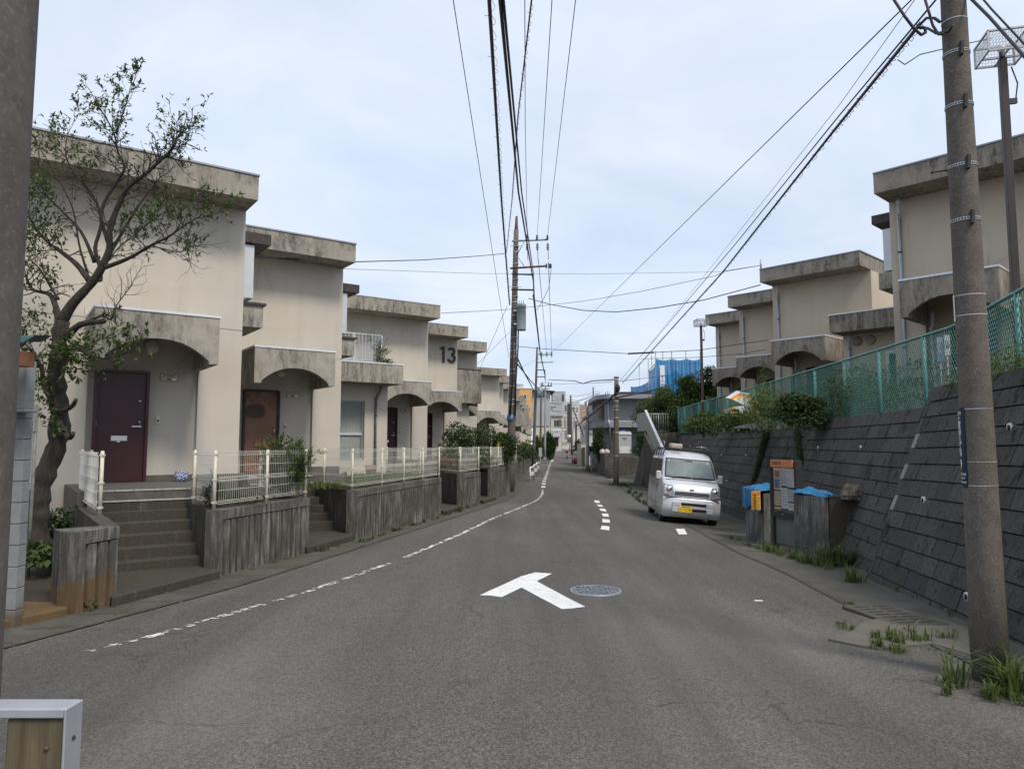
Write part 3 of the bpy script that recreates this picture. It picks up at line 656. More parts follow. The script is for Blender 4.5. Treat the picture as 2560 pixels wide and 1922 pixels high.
tag(a.build('roof_antenna', 'galv', None, 0, (p[0], p[1], ZF+5.8)), 'bare television antenna on the low far roof left of the pole', 'antenna')
# steps, landings, slabs
sl = ['dark concrete steps to the nearest maroon door, cream nosing on the top two', 'dark concrete steps beside the feathery bush, below the red-brown door', 'concrete steps hidden between the long fenced wall and the next one', 'short far steps between the last two fenced planters']
SLOT = [(-2.84, -1.42), (-3.1, -1.71), (-3.2, -1.75), (-3.35, -1.97)]
for i in range(4):
    r_, pv = steps(CL[i], SLOT[i][0], SLOT[i][1], ZF, sl[i], (max(-2.95 if i == 0 else -3.1, -WL[i]+.002) if i else -2.95, -.95))
    platform(CL[i], SLOT[i][0], SLOT[i][1], ZF, pv, label=['low slab below the nearest steps, beside the rusty ribbed wall end', 'low slab below the steps by the feathery bush', 'low slab below the steps with a terracotta pot far along', 'small low slab below the farthest visible steps'][i] if False else ['low mossy slab at the foot of the nearest steps', 'low slab at the foot of the steps by the feathery bush', 'low slab at the foot of the third steps along the road', 'low slab at the foot of the fourth, farthest steps'][i])
# ------------------------------------------------------------------ left retaining walls with ribbed faces
ZT = .70
def ribwall(name, A, B, label, back=.22, z=ZT, mat='rib', terr=None, top='mossy'):
    """wall along A->B, ribbed on the road side; local X along the wall, Y back"""
    A = Vector(A); B = Vector(B); d = B-A; Lg = d.length; ang = atan2(d.y, d.x)
    root = empty(name, (A.x, A.y, 0), ang, label, 'retaining wall', 'ribbed retaining walls along the left kerb')
    zb = min(zg(A.x, A.y), zg(B.x, B.y))-.1
    b = MB(); b.box(0, Lg, .06, back, zb, z-.001); b.box(0, Lg, 0, .06, z-.13, z-.001); b.box(0, .09, 0, .06, zb, z-.1301)
    n = max(2, int((Lg-.12)/.14)); st = (Lg-.1)/n
    for i in range(n):
        x = .10+i*st; b.add([(x+.042, .0, zb), (x+st-.012, .0, zb), (x+st-.006, .06, zb), (x+.036, .06, zb), (x+.042, .0, z-.15), (x+st-.012, .0, z-.15), (x+st-.006, .06, z-.13), (x+.036, .06, z-.13)],
            [(0, 1, 5, 4), (1, 2, 6, 5), (3, 0, 4, 7), (4, 5, 6, 7)])
    b.build('ribbed_face', mat, root)
    return root
def flip_ang(A, B): return A, B
# local Y must point away from the road (to -x side): run from B to A so +Y is ... left row
def wallrun(P, Q, label, mat='rib', back=.22):
    # P near, Q far; road lies on +x side. use X from P to Q, Y to the left (away from the road)
    return ribwall('retaining_wall', P, Q, label, back, ZT, mat)
AB = [((-4.44, 7.50), (-4.33, 8.05)), ((-3.98, 9.92), (-3.42, 12.3)), ((-3.03, 14.2), (-1.90, 19.6)), ((-1.46, 21.95), (-1.02, 23.6)), ((-.66, 26.2), (-.10, 30.4))]
wl_ = ['short ribbed wall end with an orange rusty foot, left of the nearest steps', 'ribbed retaining wall with a small white fence, between the two nearest stairs', 'longest ribbed retaining wall, below the grassy fenced yard', 'small ribbed retaining wall below the fenced plants, fourth along', 'fifth ribbed retaining wall, just before the second utility pole']
WR = []
for i, (A, B) in enumerate(AB):
    # ribs face +x: local -Y side faces the road when X runs far->near? choose near->far with Y to the left: face y=0 looks right (+x)
    WR.append(wallrun(A, B, wl_[i], 'conc1' if i == 0 else 'rib'))
def toworld(root, x, y): return wor((root.location.x, root.location.y), x, y, root.rotation_euler[2])
def block(root, pts, name, mat, z0=-.9, z1=ZT):
    """terrace fill or end face given in world xy"""
    M = root.matrix_world.inverted() if False else None
    a = root.rotation_euler[2]; loc2 = [loc((root.location.x, root.location.y), p, a) for p in pts]
    b = MB(); b.prism(loc2, z0, z1); return b.build(name, mat, root)
for i in range(1, 5):
    A, B = Vector(AB[i][0]), Vector(AB[i][1]); C0 = CL[i-1]; C1 = CL[i] if i < 5 else None
    la = loc(C0, A); xa = la[0]; lb = loc(C0, B)
    Ap = Vector(wor(C0, la[0], la[1]+.22)); 
    # side walls of the stair slots
    d = (B-A).normalized(); nrm = Vector((-d.y, d.x)); npr = Vector((-.581, .814))
    A2 = A+npr*.27; B2 = B+npr*.27
    poly = [A+nrm*.2201, B+nrm*.2201, Vector(wor(C0, lb[0], .15 if lb[0] < 0 else 3.0)), Vector(wor(C0, max(la[0], -WL[i-1]), .15))]
    block(WR[i], [tuple(p) for p in poly], 'terrace_fill', 'conc')
    # earth on top
    q = [A+nrm*.26+d*.04, B+nrm*.26-d*.1, poly[2]+Vector((.05, -.05)), poly[3]+Vector((.1, -.1))]
    block(WR[i], [tuple(p) for p in q], 'earth', 'dirt', .6, ZT+.012)
# return wall of the first one, running back along the steps
A, B = Vector(AB[0][0]), Vector(AB[0][1]); npr = Vector((-.581, .814)); un = Vector((.814, .581))
q = [B+Vector((0, 0)), B+npr*4.2, B+npr*4.2-un*.16, B-un*.16+npr*.02]
q = [B+npr*.12, B+npr*4.2, B+npr*4.2-un*.17, B-un*.17+npr*.12]
block(WR[0], [tuple(p) for p in q], 'return_wall', 'conc')
q = [A+Vector((-.222, .08)), A+Vector((-.40, .30)), A+Vector((-.30, .42)), A+Vector((-.2222, .2))]
block(WR[0], [tuple(A+nrm*.221+npr*0), tuple(A+nrm*.221+npr*.28+Vector((-.05, 0))), tuple(B+nrm*.24), tuple(B+nrm*.221-(B-A)*.3)], 'end_block', 'conc1')
# far walls beyond the pole
y = 31.2; k = 0
flw = ['first', 'second', 'third', 'fourth', 'fifth', 'sixth', 'seventh', 'eighth', 'ninth', 'tenth']
while y < 112:
    y2 = y+8.2; A = (lerp_tab(XW, y), y); B = (lerp_tab(XW, y2), y2)
    w = wallrun(A, B, flw[k]+' ribbed wall beyond the second utility pole, counting along the kerb')
    d = (Vector(B)-Vector(A)).normalized(); nrm = Vector((-d.y, d.x)); block(w, [tuple(Vector(A)+nrm*.2201), tuple(Vector(B)+nrm*.2201), tuple(Vector(B)+nrm*6), tuple(Vector(A)+nrm*6)], 'terrace_fill', 'conc')
    y = y2+.9; k += 1
# front garden ground by the tree, brown slab at the kerb
b = MB(); b.add([(-4.62, 7.6, -.06), (-4.5, 8.0, -.04), (-6.9, 11.5, .0), (-9.5, 13, .0), (-9.5, 8.2, -.02), (-5.3, 7.75, -.06)], [tuple(range(6))]); o = b.build('garden_earth', 'dirt'); o['kind'] = 'structure'
P = [grd(*p) for p in ((20, 1540), (200, 1530))]
b = MB(); zz = lambda x, y: zg(x, y)+.09
q = [(-4.75, 6.75), (-4.50, 7.47), (-4.75, 7.75), (-5.3, 7.8), (-9.5, 8.3), (-9.5, 4.0), (-5.9, 4.0), (-5.2, 5.6)]
b.hexa([(x, y, -.3) for x, y in q], [(x, y, zz(x, y)) for x, y in q]); o = b.build('kerbside_slab', 'mossy', None, .01); o['kind'] = 'structure'
# ------------------------------------------------------------------ right: battered block wall, upper ground
t = MT('dark_block_wall'); isl = t.node('ShaderNodeNewGeometry').outputs['Random Per Island']
k = t.mix(t.ramp(t.noise(26, 6, .8), .35, .68), (.060, .055, .050), (.175, .165, .150)); k = t.mix(t.ramp(isl, 0, 1, 0, .7), k, (.062, .058, .054))
k = t.mix(t.math('MULTIPLY', t.ramp(t.noise(2.2, 6, .7, t.map((1, 1, .5))), .56, .66), .75), k, (.018, .018, .015))
k = t.mix(t.math('MULTIPLY', t.ramp(t.noise(7, 5, .7, t.map((1, 1, .35), (5, 0, 3))), .57, .63), .85), k, (.026, .027, .012))
k = t.mix(t.ramp(t.noise(120, 3, .7), .58, .70, 0, .5), k, (.22, .21, .20))
t.bump(t.noise(38, 7, .85), 1.0, .02); MA['block'] = t.fin(k, .92, spec=.2)
MA['block_l'] = gutterc('pale_corner_stone', (.30, .29, .27), (.17, .165, .155)); MA['moss'] = plain('dark_moss', (.022, .026, .010), .95, 0, .4, 40)
BAT = .365
def blockwall(Pfar, Pnear, zb_, zt_far, zt_near, label, row=.24, bl=.5, pale=False, seed=1, sub=None):
    rnd = random.Random(seed); A = Vector(Pfar); B = Vector(Pnear); d = B-A; Lg = d.length; ang = atan2(d.y, d.x)
    root = sub or empty('block_wall', (A.x, A.y, 0), ang, label, 'retaining wall', 'dark block retaining walls on the right')
    zr = max(zt_far, zt_near); n = int((zr-zb_)/row)+1; b = MB()
    ins = .022
    def Y(z): return (z-zb_)*BAT
    # backing
    zt0, zt1 = zt_far, zt_near
    b2 = MB(); b2.hexa([(0, .05, zb_), (Lg, .05, zb_), (Lg, 2.6, zb_), (0, 2.6, zb_)], [(0, Y(zt0)+.05, zt0-.01), (Lg, Y(zt1)+.05, zt1-.01), (Lg, 2.6, zt1-.01), (0, 2.6, zt0-.01)]); b2.build('backing', 'block', root)
    for i in range(n):
        z1t = lambda x: (zt0+(zt1-zt0)*x/Lg)-i*row; x = 0.0 if i % 2 == 0 else 0; first = True
        x = -rnd.random()*bl
        while x < Lg:
            x2 = x+bl*rnd.uniform(.75, 1.3)
            if first and pale: x = -.01; x2 = .13
            first = False; a, c = max(0, x)+.006, min(Lg, x2)-.006
            if x <= 0 and pale: a = .004
            if c-a > .03:
                za, zc = z1t(a)-.008, z1t(c)-.008; zla, zlc = max(zb_, za-row+.016), max(zb_, zc-row+.016)
                if za > zb_+.03:
                    o = rnd.uniform(-.006, .006)
                    F_ = [(a, Y(zla)-.016+o, zla), (c, Y(zlc)-.016+o, zlc), (c, Y(zc)-.008+o, zc), (a, Y(za)-.008+o, za)]; Bk = [(p[0], p[1]+.09, p[2]) for p in F_]
                    b.add(F_+Bk, [(0, 1, 2, 3), (0, 4, 5, 1), (3, 2, 6, 7), (1, 5, 6, 2), (0, 3, 7, 4)], 1 if (pale and x <= 0 and rnd.random() < .42) else 0)
            x = x2
    o = b.build('block_face', ['block', 'block_l'], root)
    return root
NW = blockwall((4.90, 10.35), (3.10, -1.0), -.55, 2.40, 2.60, 'nearest dark block retaining wall on the right, behind the large utility pole', row=.215, pale=True, seed=3)
MW = blockwall((6.33, 17.75), (5.15, 10.5), -.55, 2.16, 2.16, 'middle stretch of dark block wall behind the notice board, ivy hanging on it', row=.23, seed=5)
FW = blockwall((7.62, 37.9), (6.34, 17.8), -.7, 2.05, 2.05, 'far stretch of dark block wall behind the silver van', row=.27, bl=.6, seed=8)
def wallhit(px, py, far=False):
    """pixel ray onto the battered faces"""
    best = None; r = ray(px, py)
    for root in (NW, MW, FW):
        a = root.rotation_euler[2]; O = Vector((root.location.x, root.location.y, {NW: -.55, MW: -.55, FW: -.7}[root]))
        yv = Vector((-sin(a), cos(a), 0)); n = Vector((yv.x, yv.y, -BAT)).normalized()
        t_ = (O-Vector((0, 0, EYE))).dot(n)/r.dot(n)
        p = Vector((0, 0, EYE))+r*t_; xl = (p-O).dot(Vector((cos(a), sin(a), 0)))
        Lg = {NW: 11.49, MW: 7.35, FW: 20.14}[root]
        if t_ > 0 and -.1 < xl < Lg+.1: best = (p, -n if n.dot(r) > 0 else n, root); break
    return best
MA['pipe_in'] = plain('pipe_hole', (.01, .01, .01), .9)
for (px, py) in ((2311, 1250), (2153, 1120), (2046, 1120), (1865, 1139), (2421, 1491), (2528, 1068), (1819, 1297), (1817, 1202), (1804, 1137), (1726, 1116)):
    h = wallhit(px, py)
    if not h: continue
    p, n, rt = h; b = MB(); q = n.copy(); q.z = 0; q.normalize(); tip = p+q*.02+Vector((0, 0, -.004))
    b.tube([p-q*.05, tip], .05, 14, 0, False); b.tube([tip, tip+q*.004], .05, 14, 0); b.tube([tip+q*.004, tip+q*.0055], .034, 14, 1); b.tube([tip, p-q*.05], .034, 14, 1, False)
    b.tube([p+q*.004, p+q*.006], .036, 14, 1)
    o = b.build('weep_pipe', ['white', 'pipe_in'], rt); o.matrix_parent_inverse = (Matrix.Translation(rt.location) @ Matrix.Rotation(rt.rotation_euler[2], 4, 'Z')).inverted()
    if hypot(p.x, p.y) > 13: pass
# upper ground behind the wall
b = MB(); P = [(4.1, -2), (5.05, 4), (5.85, 10.3), (6.2, 10.9), (7.3, 17.7), (8.6, 38), (8.9, 39.5), (12, 47), (60, 52), (60, -2)]
b.prism(P, 1.2, 2.0); o = b.build('upper_ground', 'dirt'); o['kind'] = 'structure'
# stairs up at the far end of the wall
root = empty('concrete_stairs', (0, 0, 0), 0, 'dark concrete stairs with metal railings climbing the far end of the block wall', 'stairs')
b = MB(); n = 12
for i in range(n): b.box(6.95+i*.02, 8.45, 32.2+i*.42, 32.2+(i+1)*.42-.001, -.9, -.42+(i+1)*.205)
b.build('tread', 'conc', root)
b = MB(); b.extr_y([(6.55, -.9), (9.5, -.9), (9.5, 2.03), (7.28, 2.03)], 37.3, 39.6); b.box(6.9, 8.6, 36.9, 39.7, 2.031, 2.2); b.build('landing', 'conc', root)
b = MB(); b.hexa([(6.78, 32, -.9), (6.94, 32, -.9), (6.94, 37.25, -.9), (6.78, 37.25, -.9)], [(6.78, 32, -.2), (6.94, 32, -.2), (6.94, 37.25, 2.2), (6.78, 37.25, 2.2)]); b.build('stringer', 'conc', root)
b = MB()
def rail_run(b, A, B, h=1.05, sp=.12, r=.012):
    A = Vector(A); B = Vector(B); b.tube([A+Vector((0, 0, h)), B+Vector((0, 0, h))], .03, 6); b.tube([A+Vector((0, 0, .1)), B+Vector((0, 0, .1))], .018, 6)
    n = int((B-A).length/sp)
    for i in range(n+1):
        p = A+(B-A)*i/max(n, 1); b.tube([p+Vector((0, 0, .1 if i % 8 else 0)), p+Vector((0, 0, h))], r if i % 8 else .025, 4)
rail_run(b, (7.0, 39.5, 2.2), (8.55, 39.5, 2.2)); b.build('gate_railing', 'galv', root)
b = MB(); b.hexa([(6.86, 32.3, .05), (6.90, 32.3, .05), (6.90, 37.0, 2.35), (6.86, 37.0, 2.35)], [(6.86, 32.3, .95), (6.90, 32.3, .95), (6.90, 37.0, 3.25), (6.86, 37.0, 3.25)])
b.box(6.86, 6.9, 37.001, 39.5, 2.3, 3.25); b.build('solid_railing', plain('grey_panel_paint', (.34, .335, .31), .6), root)
b = MB(); b.hexa([(6.82, 32.2, .96), (6.94, 32.2, .96), (6.94, 37.05, 3.27), (6.82, 37.05, 3.27)], [(6.82, 32.2, 1.06), (6.94, 32.2, 1.06), (6.94, 37.05, 3.36), (6.82, 37.05, 3.36)])
b.build('handrail', 'pvc', root)
# ------------------------------------------------------------------ green chain link fence
MA['green'] = plain('green_coated_steel', (.085, .25, .215), .5, .0, .15, 20)
FP = [(5.25, 5.9), (6.17, 8.81), (6.89, 11.06), (7.31, 15.84), (8.72, 37.78)]
root = empty('chain_link_fence', (FP[0][0], FP[0][1], 2.1), 0, 'long green chain link fence on top of the block wall', 'fence')
def fpt(s):
    for (a, b_), (c, d) in zip(FP, FP[1:]):
        l = hypot(c-a, d-b_)
        if s <= l or (c, d) == FP[-1]: return Vector((a+(c-a)*s/l-FP[0][0], b_+(d-b_)*s/l-FP[0][1], 0))
        s -= l
TOT = sum(hypot(c-a, d-b_) for (a, b_), (c, d) in zip(FP, FP[1:]))
H_ = 1.27
b = MB(); s = 0; pitch = .075; n = int(TOT/pitch)
for i in range(n):
    p = pitch if i*pitch < 14 else pitch
    for sg in (1, -1):
        a0, a1 = (i*pitch, i*pitch+H_*.62) if sg > 0 else (i*pitch+H_*.62, i*pitch)
        if max(a0, a1) > TOT: continue
        q0 = fpt(a0); q1 = fpt((a0+a1)/2); q2 = fpt(a1); b.tube([q0+Vector((0, 0, .05)), q1+Vector((0, 0, .05+H_/2)), q2+Vector((0, 0, .05+H_))], .0044, 3, None, False)
b.build('mesh_panel', 'green', root)
b = MB(); b.tube([fpt(TOT*i/40)+Vector((0, 0, H_+.06)) for i in range(41)], .024, 6); b.build('top_rail', 'green', root)
b = MB(); b.tube([fpt(TOT*i/40)+Vector((0, 0, .06)) for i in range(41)], .016, 6); b.build('bottom_rail', 'green', root)
s = 1.0
while s < TOT:
    q = fpt(s); b = MB(); b.tube([q+Vector((0, 0, -.2)), q+Vector((0, 0, H_+.07))], .026, 8); b.tube([q+Vector((.05, .05, -.2)), q+Vector((.05, .05, H_+.02))], .018, 6); b.build('post', 'green', root); s += 1.83
q = fpt(TOT); b = MB(); b.tube([q, q+Vector((0, 0, H_+.07))], .03, 8); b.build('post', 'green', root)
# slatted panels seen on the far half
for i in range(0):
    pass
# ------------------------------------------------------------------ right houses
CR = [(9.20, 17.15), (9.72, 26.5), (10.0, 31.35), (10.25, 35.9), (10.5, 41)]
GR = 'terrace houses above the right block wall'; ZR = 2.32
R1 = house('terrace_house', CR[0], ZR, 1, 6.5, H=5.66, label='nearest tan terrace house on the right, behind the large utility pole', group=GR, door_mat='navy', wall='stucco_r', zb=-.6)
R2 = house('terrace_house', CR[1], ZR, 1, 3.52, H=5.66, label='second tan terrace house on the right, its stained side wall and low flat annex showing', group=GR, door_mat='navy', wall='stucco_r', zb=-.6, hood=False)
R3 = house('terrace_house', CR[2], ZR, 1, loc(CR[2], CR[1], ANG_R)[0], H=5.66, label='third tan terrace house on the right, dark door behind the fence', group=GR, door_mat='navy', wall='stucco_r', zb=-.6, hood=False)
R4 = house('terrace_house', CR[3], ZR, 1, loc(CR[3], CR[2], ANG_R)[0], H=5.66, label='farthest tan terrace house on the right, beside the slim lamp post', group=GR, door_mat='navy', wall='stucco_r', zb=-.6, hood=False)
# low annex of R2
b = MB(); x0, x1, yf = 3.53, 7.4, -2.45
wx0, wx1, wz0, wz1 = 4.75, 6.6, .5, 2.05
b.box(x0, wx0, yf, 3, -.6, 2.65); b.box(wx1, x1, yf, 3, -.6, 2.65); b.box(wx0, wx1, yf, 3, -.6, wz0); b.box(wx0, wx1, yf, 3, wz1, 2.65); b.box(wx0, wx1, yf+.2, 3, wz0, wz1); b.build('annex_wall', 'stucco_r', R2)
b = MB(); b.box(x0-.1, x1+.1, yf-.75, 3.1, 2.65, 3.19); o = b.build('annex_roof', 'fascia_r', R2, .008)
b = MB(); b.box(x0-.12, x1+.1, yf-.77, yf-.6, 3.19, 3.225); b.box(x0-.12, x0+.02, yf-.6, 3.1, 3.19, 3.225); b.build('flashing', 'flash', o)
b = MB(); f = .09
b.box(wx0, wx1, yf-.01, yf+.1, wz0, wz0+f); b.box(wx0, wx1, yf-.01, yf+.1, wz1-f, wz1); b.box(wx0, wx0+f, yf-.01, yf+.1, wz0+f, wz1-f); b.box(wx1-f, wx1, yf-.01, yf+.1, wz0+f, wz1-f); b.box((wx0+wx1)/2-.03, (wx0+wx1)/2+.03, yf+.0, yf+.09, wz0+f, wz1-f); w = b.build('window', 'alum', R2)
b = MB(); b.box(wx0+f, wx1-f, yf+.04, yf+.05, wz0+f, wz1-f); MA['dglass'] = plain('dark_window_glass', (.02, .024, .028), .08, 0, .1, 2); b.build('pane', 'dglass', w)
for xx in (3.95, 4.35):
    b = MB(); b.cyl((xx, yf, 2.42), .15, -.07, 20, 'y', .12); b.build('vent_cap', 'porch', R2)
downpipe(R2, 3.72, yf-.06, -.4, 2.62, 'pvc')
b = MB(); b.tube([(.02, -.85, 5.66), (.02, -.85, 6.0)], .03, 6); b.build('roof_bracket', 'galv', R2)
# banners on the fence and by the porch of R1
# ------------------------------------------------------------------ utility poles
t = MT('pole_concrete'); k = t.mix(t.ramp(t.noise(9, 6, .75), .3, .7), (.10, .088, .076), (.175, .155, .137)); v = t.voro(170, out='Color'); w_ = t.node('ShaderNodeRGBToBW'); t.l.new(v, w_.inputs[0])
k = t.mix(t.ramp(w_.outputs[0], .74, .82, 0, .55), k, (.30, .27, .23)); k = t.mix(t.ramp(t.noise(90, 4, .8), .5, .7, 0, .5), k, (.04, .036, .032)); k = t.mix(t.ramp(t.noise(1.1, 4), .45, .7, 0, .5), k, (.10, .07, .05))
t.bump(t.noise(70, 6, .8), .7, .004); MA['pole'] = t.fin(k, .9, spec=.25)
MA['bark_rust'] = plain('rusty_steel', (.13, .07, .05), .8, .2, .3, 25); MA['band'] = plain('pale_band', (.50, .52, .54), .4, .5, .1, 30)
MA['rubber'] = plain('black_rubber_wedge', (.03, .032, .03), .7)
def pole(name, base, top, rb, rt, label, group='concrete utility poles along the street', mat='pole', n=20):
    b = MB(); B = Vector(base); T_ = Vector(top); root = empty(name, base, 0, label, 'utility pole', group)
    b.tube([B+(T_-B)*i/8-B for i in range(9)], [rb+(rt-rb)*i/8 for i in range(9)], n); b.build('shaft', mat, root); return root
# right foreground pole
pb = grd(2478, 1700); ptop = at(2377, -30, 5.3); ptop = Vector((ptop.x*1.0, 5.28, ptop.z))
ptop = pb+(ptop-pb)*1.35
RP = pole('utility_pole', (pb.x, pb.y, pb.z-.1), tuple(ptop), .122, .072, 'large speckled concrete pole in the right foreground with the blue address plate')
ax = (ptop-pb).normalized()
def on_pole(py):
    lo, hi = 0., 8.
    for _ in range(40):
        m = (lo+hi)/2; p = pb+ax*m; c = p.y*CT+(p.z-EYE)*ST; bb = -p.y*ST+(p.z-EYE)*CT; y_ = 961-F*bb/c
        if y_ > py: lo = m
        else: hi = m
    return lo
Lp = (ptop-pb).length
def rad(s): return .122+(.072-.122)*s/Lp
Mx = ax.to_track_quat('Z', 'Y').to_matrix().to_4x4()
def ring(s, r, h, name, mat, n=28, arc=(0, 2*pi), th=.003):
    b = MB(); b.M = Mx; m = n
    vs = []
    for i in range(m+1):
        a = arc[0]+(arc[1]-arc[0])*i/m
        for rr in (r, r+th):
            for z in (s-h/2, s+h/2): vs.append((rr*cos(a), rr*sin(a), z))
    fs = []
    for i in range(m):
        o = i*4; p = o+4; fs += [(o+2, p+2, p+3, o+3), (o, o+1, p+1, p), (o+1, o+3, p+3, p+1), (o, p, p+2, o+2)]
    b.add(vs, fs, None, False); o = b.build(name, mat, RP); o.location = (0, 0, .1); return o
def q_ang():   # angle (in the pole frame) that faces the camera
    v = Mx.inverted() @ Vector((-pb.x, -pb.y, 0)); return atan2(v.y, v.x)
QA = q_ang()
for py, sl_ in ((138, 0), (268, 1), (418, 0), (553, 1)):
    s = on_pole(py); r = rad(s)
    o = ring(s, r+.001, .022, 'strap_band', 'band')
    b = MB(); b.M = Mx     # punched holes
    for i in range(34):
        a = 2*pi*i/34; c_, s_ = cos(a), sin(a); rr = r+.0045; w = .0065
        b.add([(rr*c_-w*s_*k, rr*s_+w*c_*k, s+dz) for k, dz in ((-1, -.006), (1, -.006), (1, .006), (-1, .006))], [(0, 1, 2, 3)])
    h = b.build('strap_hole', 'dark', RP); h.location = (0, 0, .1); h.parent = o; h.location = (0, 0, 0); h['kind'] = 'stuff'
    b = MB(); b.M = Mx; a = QA+(.35 if sl_ else .30)
    p = Vector((cos(a), sin(a), 0)); tg = Vector((-sin(a), cos(a), 0))
    q = [p*(r+.004)+tg*k*.013 for k in (-1, 1)]; w2 = [p*(r+.034)+tg*k*.011+tg*.004 for k in (-1, 1)]
    b.hexa([q[0]+Vector((0, 0, s-.055)), q[1]+Vector((0, 0, s-.055)), w2[1]+Vector((0, 0, s-.05)), w2[0]+Vector((0, 0, s-.05))], [q[0]+Vector((0, 0, s+.06))+tg*.01, q[1]+Vector((0, 0, s+.06))+tg*.01, w2[1]*.93+Vector((0, 0, s+.055))+tg*.012, w2[0]*.93+Vector((0, 0, s+.055))+tg*.012])
    c = b.build('step_wedge', 'rubber', RP, .002); c.location = (0, 0, .1)
s = on_pole(420); b = MB(); b.M = Mx; a = QA-pi/2+.1; p = Vector((cos(a), sin(a), 0)); b.tube([p*rad(s)+Vector((0, 0, s)), p*(rad(s)+.10)+Vector((0, 0, s+.0))], .006, 6); b.tube([p*(rad(s)+.10)+Vector((0, 0, s)), p*(rad(s)+.115)+Vector((0, 0, s))], .011, 8); o = b.build('step_bolt', 'bark_rust', RP); o.location = (0, 0, .1)
for py in (57, 740, 790, 1022, 1212, 1153):
    s = on_pole(py); ring(s, rad(s)+.0006, .007, 'steel_band', 'band' if py != 1153 else 'brass', th=.0015)
# paper strip and blue address plate, wrapped round the left of the pole
s0, s1 = on_pole(802), on_pole(735); ring((s0+s1)/2, rad(s0)+.002, s1-s0, 'paper_strip', 'white', 6, (QA-1.95, QA-1.15), .002)
MA['signblue'] = plain('address_plate_blue', (.010, .028, .062), .35, 0, .08); MA['signwhite'] = plain('sign_white', (.78, .80, .80), .5, 0, .02)
s0, s1 = on_pole(1218), on_pole(1018); rs_ = rad((s0+s1)/2)+.003; arc0, arc1 = QA-2.35, QA-.72
pl = ring((s0+s1)/2, rs_, s1-s0, 'address_plate', 'signblue', 16, (arc0, arc1), .003)
def wrap_text(body, cx_ang, zc, size, vertical=False, mat='signwhite', sp=1., sx=1.):
    o = text_mesh('address_text', body, size, mat, None, ext=.0, sx=1, spacing=sp, off=size*.012)
    me = o.data; bm = bmesh.new(); bm.from_mesh(me); bmesh.ops.triangulate(bm, faces=bm.faces); 
    bmesh.ops.subdivide_edges(bm, edges=[e for e in bm.edges if e.calc_length() > .012], cuts=2)
    R_ = rs_+.0042
    for v in bm.verts:
        a = cx_ang+v.co.x*sx/R_; z = zc+v.co.y; v.co = Mx @ Vector((R_*cos(a), R_*sin(a), z))
    bm.to_mesh(me); bm.free(); o.parent = pl; return o
hp = s1-s0; ca = QA-1.28
wrap_text('上\n草\n柳\n九\n丁\n目', ca, s1-hp*.36, .058, sp=.86)
wrap_text('大和市', ca+.0, s1-hp*.075, .027)
wrap_text('9', ca, s1-hp*.715, .095, sx=.8)
wrap_text('Kamisoyagi\n9-chome\nYamato-shi', ca-.02, s1-hp*.88, .026, sp=1.15)
# cables meeting the pole head
for pts in ([(2352, 140), (2330, 60), (2316, -10)], [(2345, 85), (2290, 45), (2235, -10)]): pass
# left foreground pole, very close
lp0 = Vector((-1.045, 1.32, -.1)); r0 = .165
t = MT('smooth_pole_concrete'); k = t.mix(t.ramp(t.noise(24, 5, .6), .3, .7), (.10, .088, .078), (.16, .142, .128)); k = t.mix(t.ramp(t.noise(4, 4, .6), .4, .65, 0, .5), k, (.085, .07, .062)); k = t.mix(t.ramp(t.noise(70, 3, .6), .56, .7, 0, .35), k, (.26, .235, .21)); t.bump(t.noise(45, 4, .6), .3, .003); MA['pole2'] = t.fin(k, .9, spec=.25)
LPo = pole('utility_pole', (-1.078, 1.305, -.1), (-1.083, 1.305, 6.2), .15, .148, 'thick mottled pole filling the left edge of the picture', mat='pole2', n=48)
# pole 2
def polepx(pbx, ptx, Y, rb, rt, label, **k):
    B = at(*pbx, Y); T_ = at(*ptx, Y); B.z -= .25; return pole('utility_pole', tuple(B), tuple(T_), rb, rt, label, **k), B, T_
P2, B2, T2 = polepx((1275, 1228), (1290.5, 575), 31.6, .19, .11, 'tall middle pole with a grey transformer and rusty tip, between left wall and road')
def rel(p, root): return Vector(p)-root.location
b = MB(); q0 = rel(at(1290, 600, 31.6), P2); q1 = rel(at(1291.5, 541, 31.6), P2); b.tube([q0, q1], [.115, .05], 10); b.build('steel_tip', 'bark_rust', P2)
b = MB(); q = at(1303.5, 826, 31.3); h = 1.12; b.lathe([(.0001, 0), (.20, 0), (.205, .04), (.20, .06), (.20, h-.1), (.215, h-.08), (.215, h), (.17, h+.05), (.0001, h+.06)], (0, 0, 0), 20)
o = b.build('transformer', plain('grey_transformer_paint', (.22, .26, .28), .45, .1, .1), P2); o.location = rel(q, P2)
b = MB()
for k in range(3): b.tube([(.0+.09*(k-1), -.1, h+.02), (.09*(k-1), -.12, h+.2)], .02, 6)
for z in (.25, .85): b.box(-.34, -.15, -.03, .03, z, z+.07)
b.build('bushing', 'pvc', o)
def arm(root, a, c, Y, name='crossarm', mat='galv', w=.04, dY=0.):
    A, C_ = rel(at(*a, Y), root), rel(at(*c, Y+dY), root); b = MB(); b.tube([A, C_], w, 4); return b.build(name, mat, root)
arm(P2, (1280, 603), (1370, 599), 31.35, w=.045); arm(P2, (1275, 671), (1368, 665), 31.35, w=.045, mat='bark_rust')
arm(P2, (1279, 685), (1334, 687), 31.35, w=.035, mat='dark'); arm(P2, (1278, 724), (1334, 725), 31.35, w=.04, mat='bark_rust'); arm(P2, (1333, 685), (1335, 738), 31.35, w=.03, mat='dark')
arm(P2, (1295, 632), (1310, 606), 31.4, 'brace', w=.018); arm(P2, (1293, 640), (1312, 668), 31.4, 'brace', w=.018)
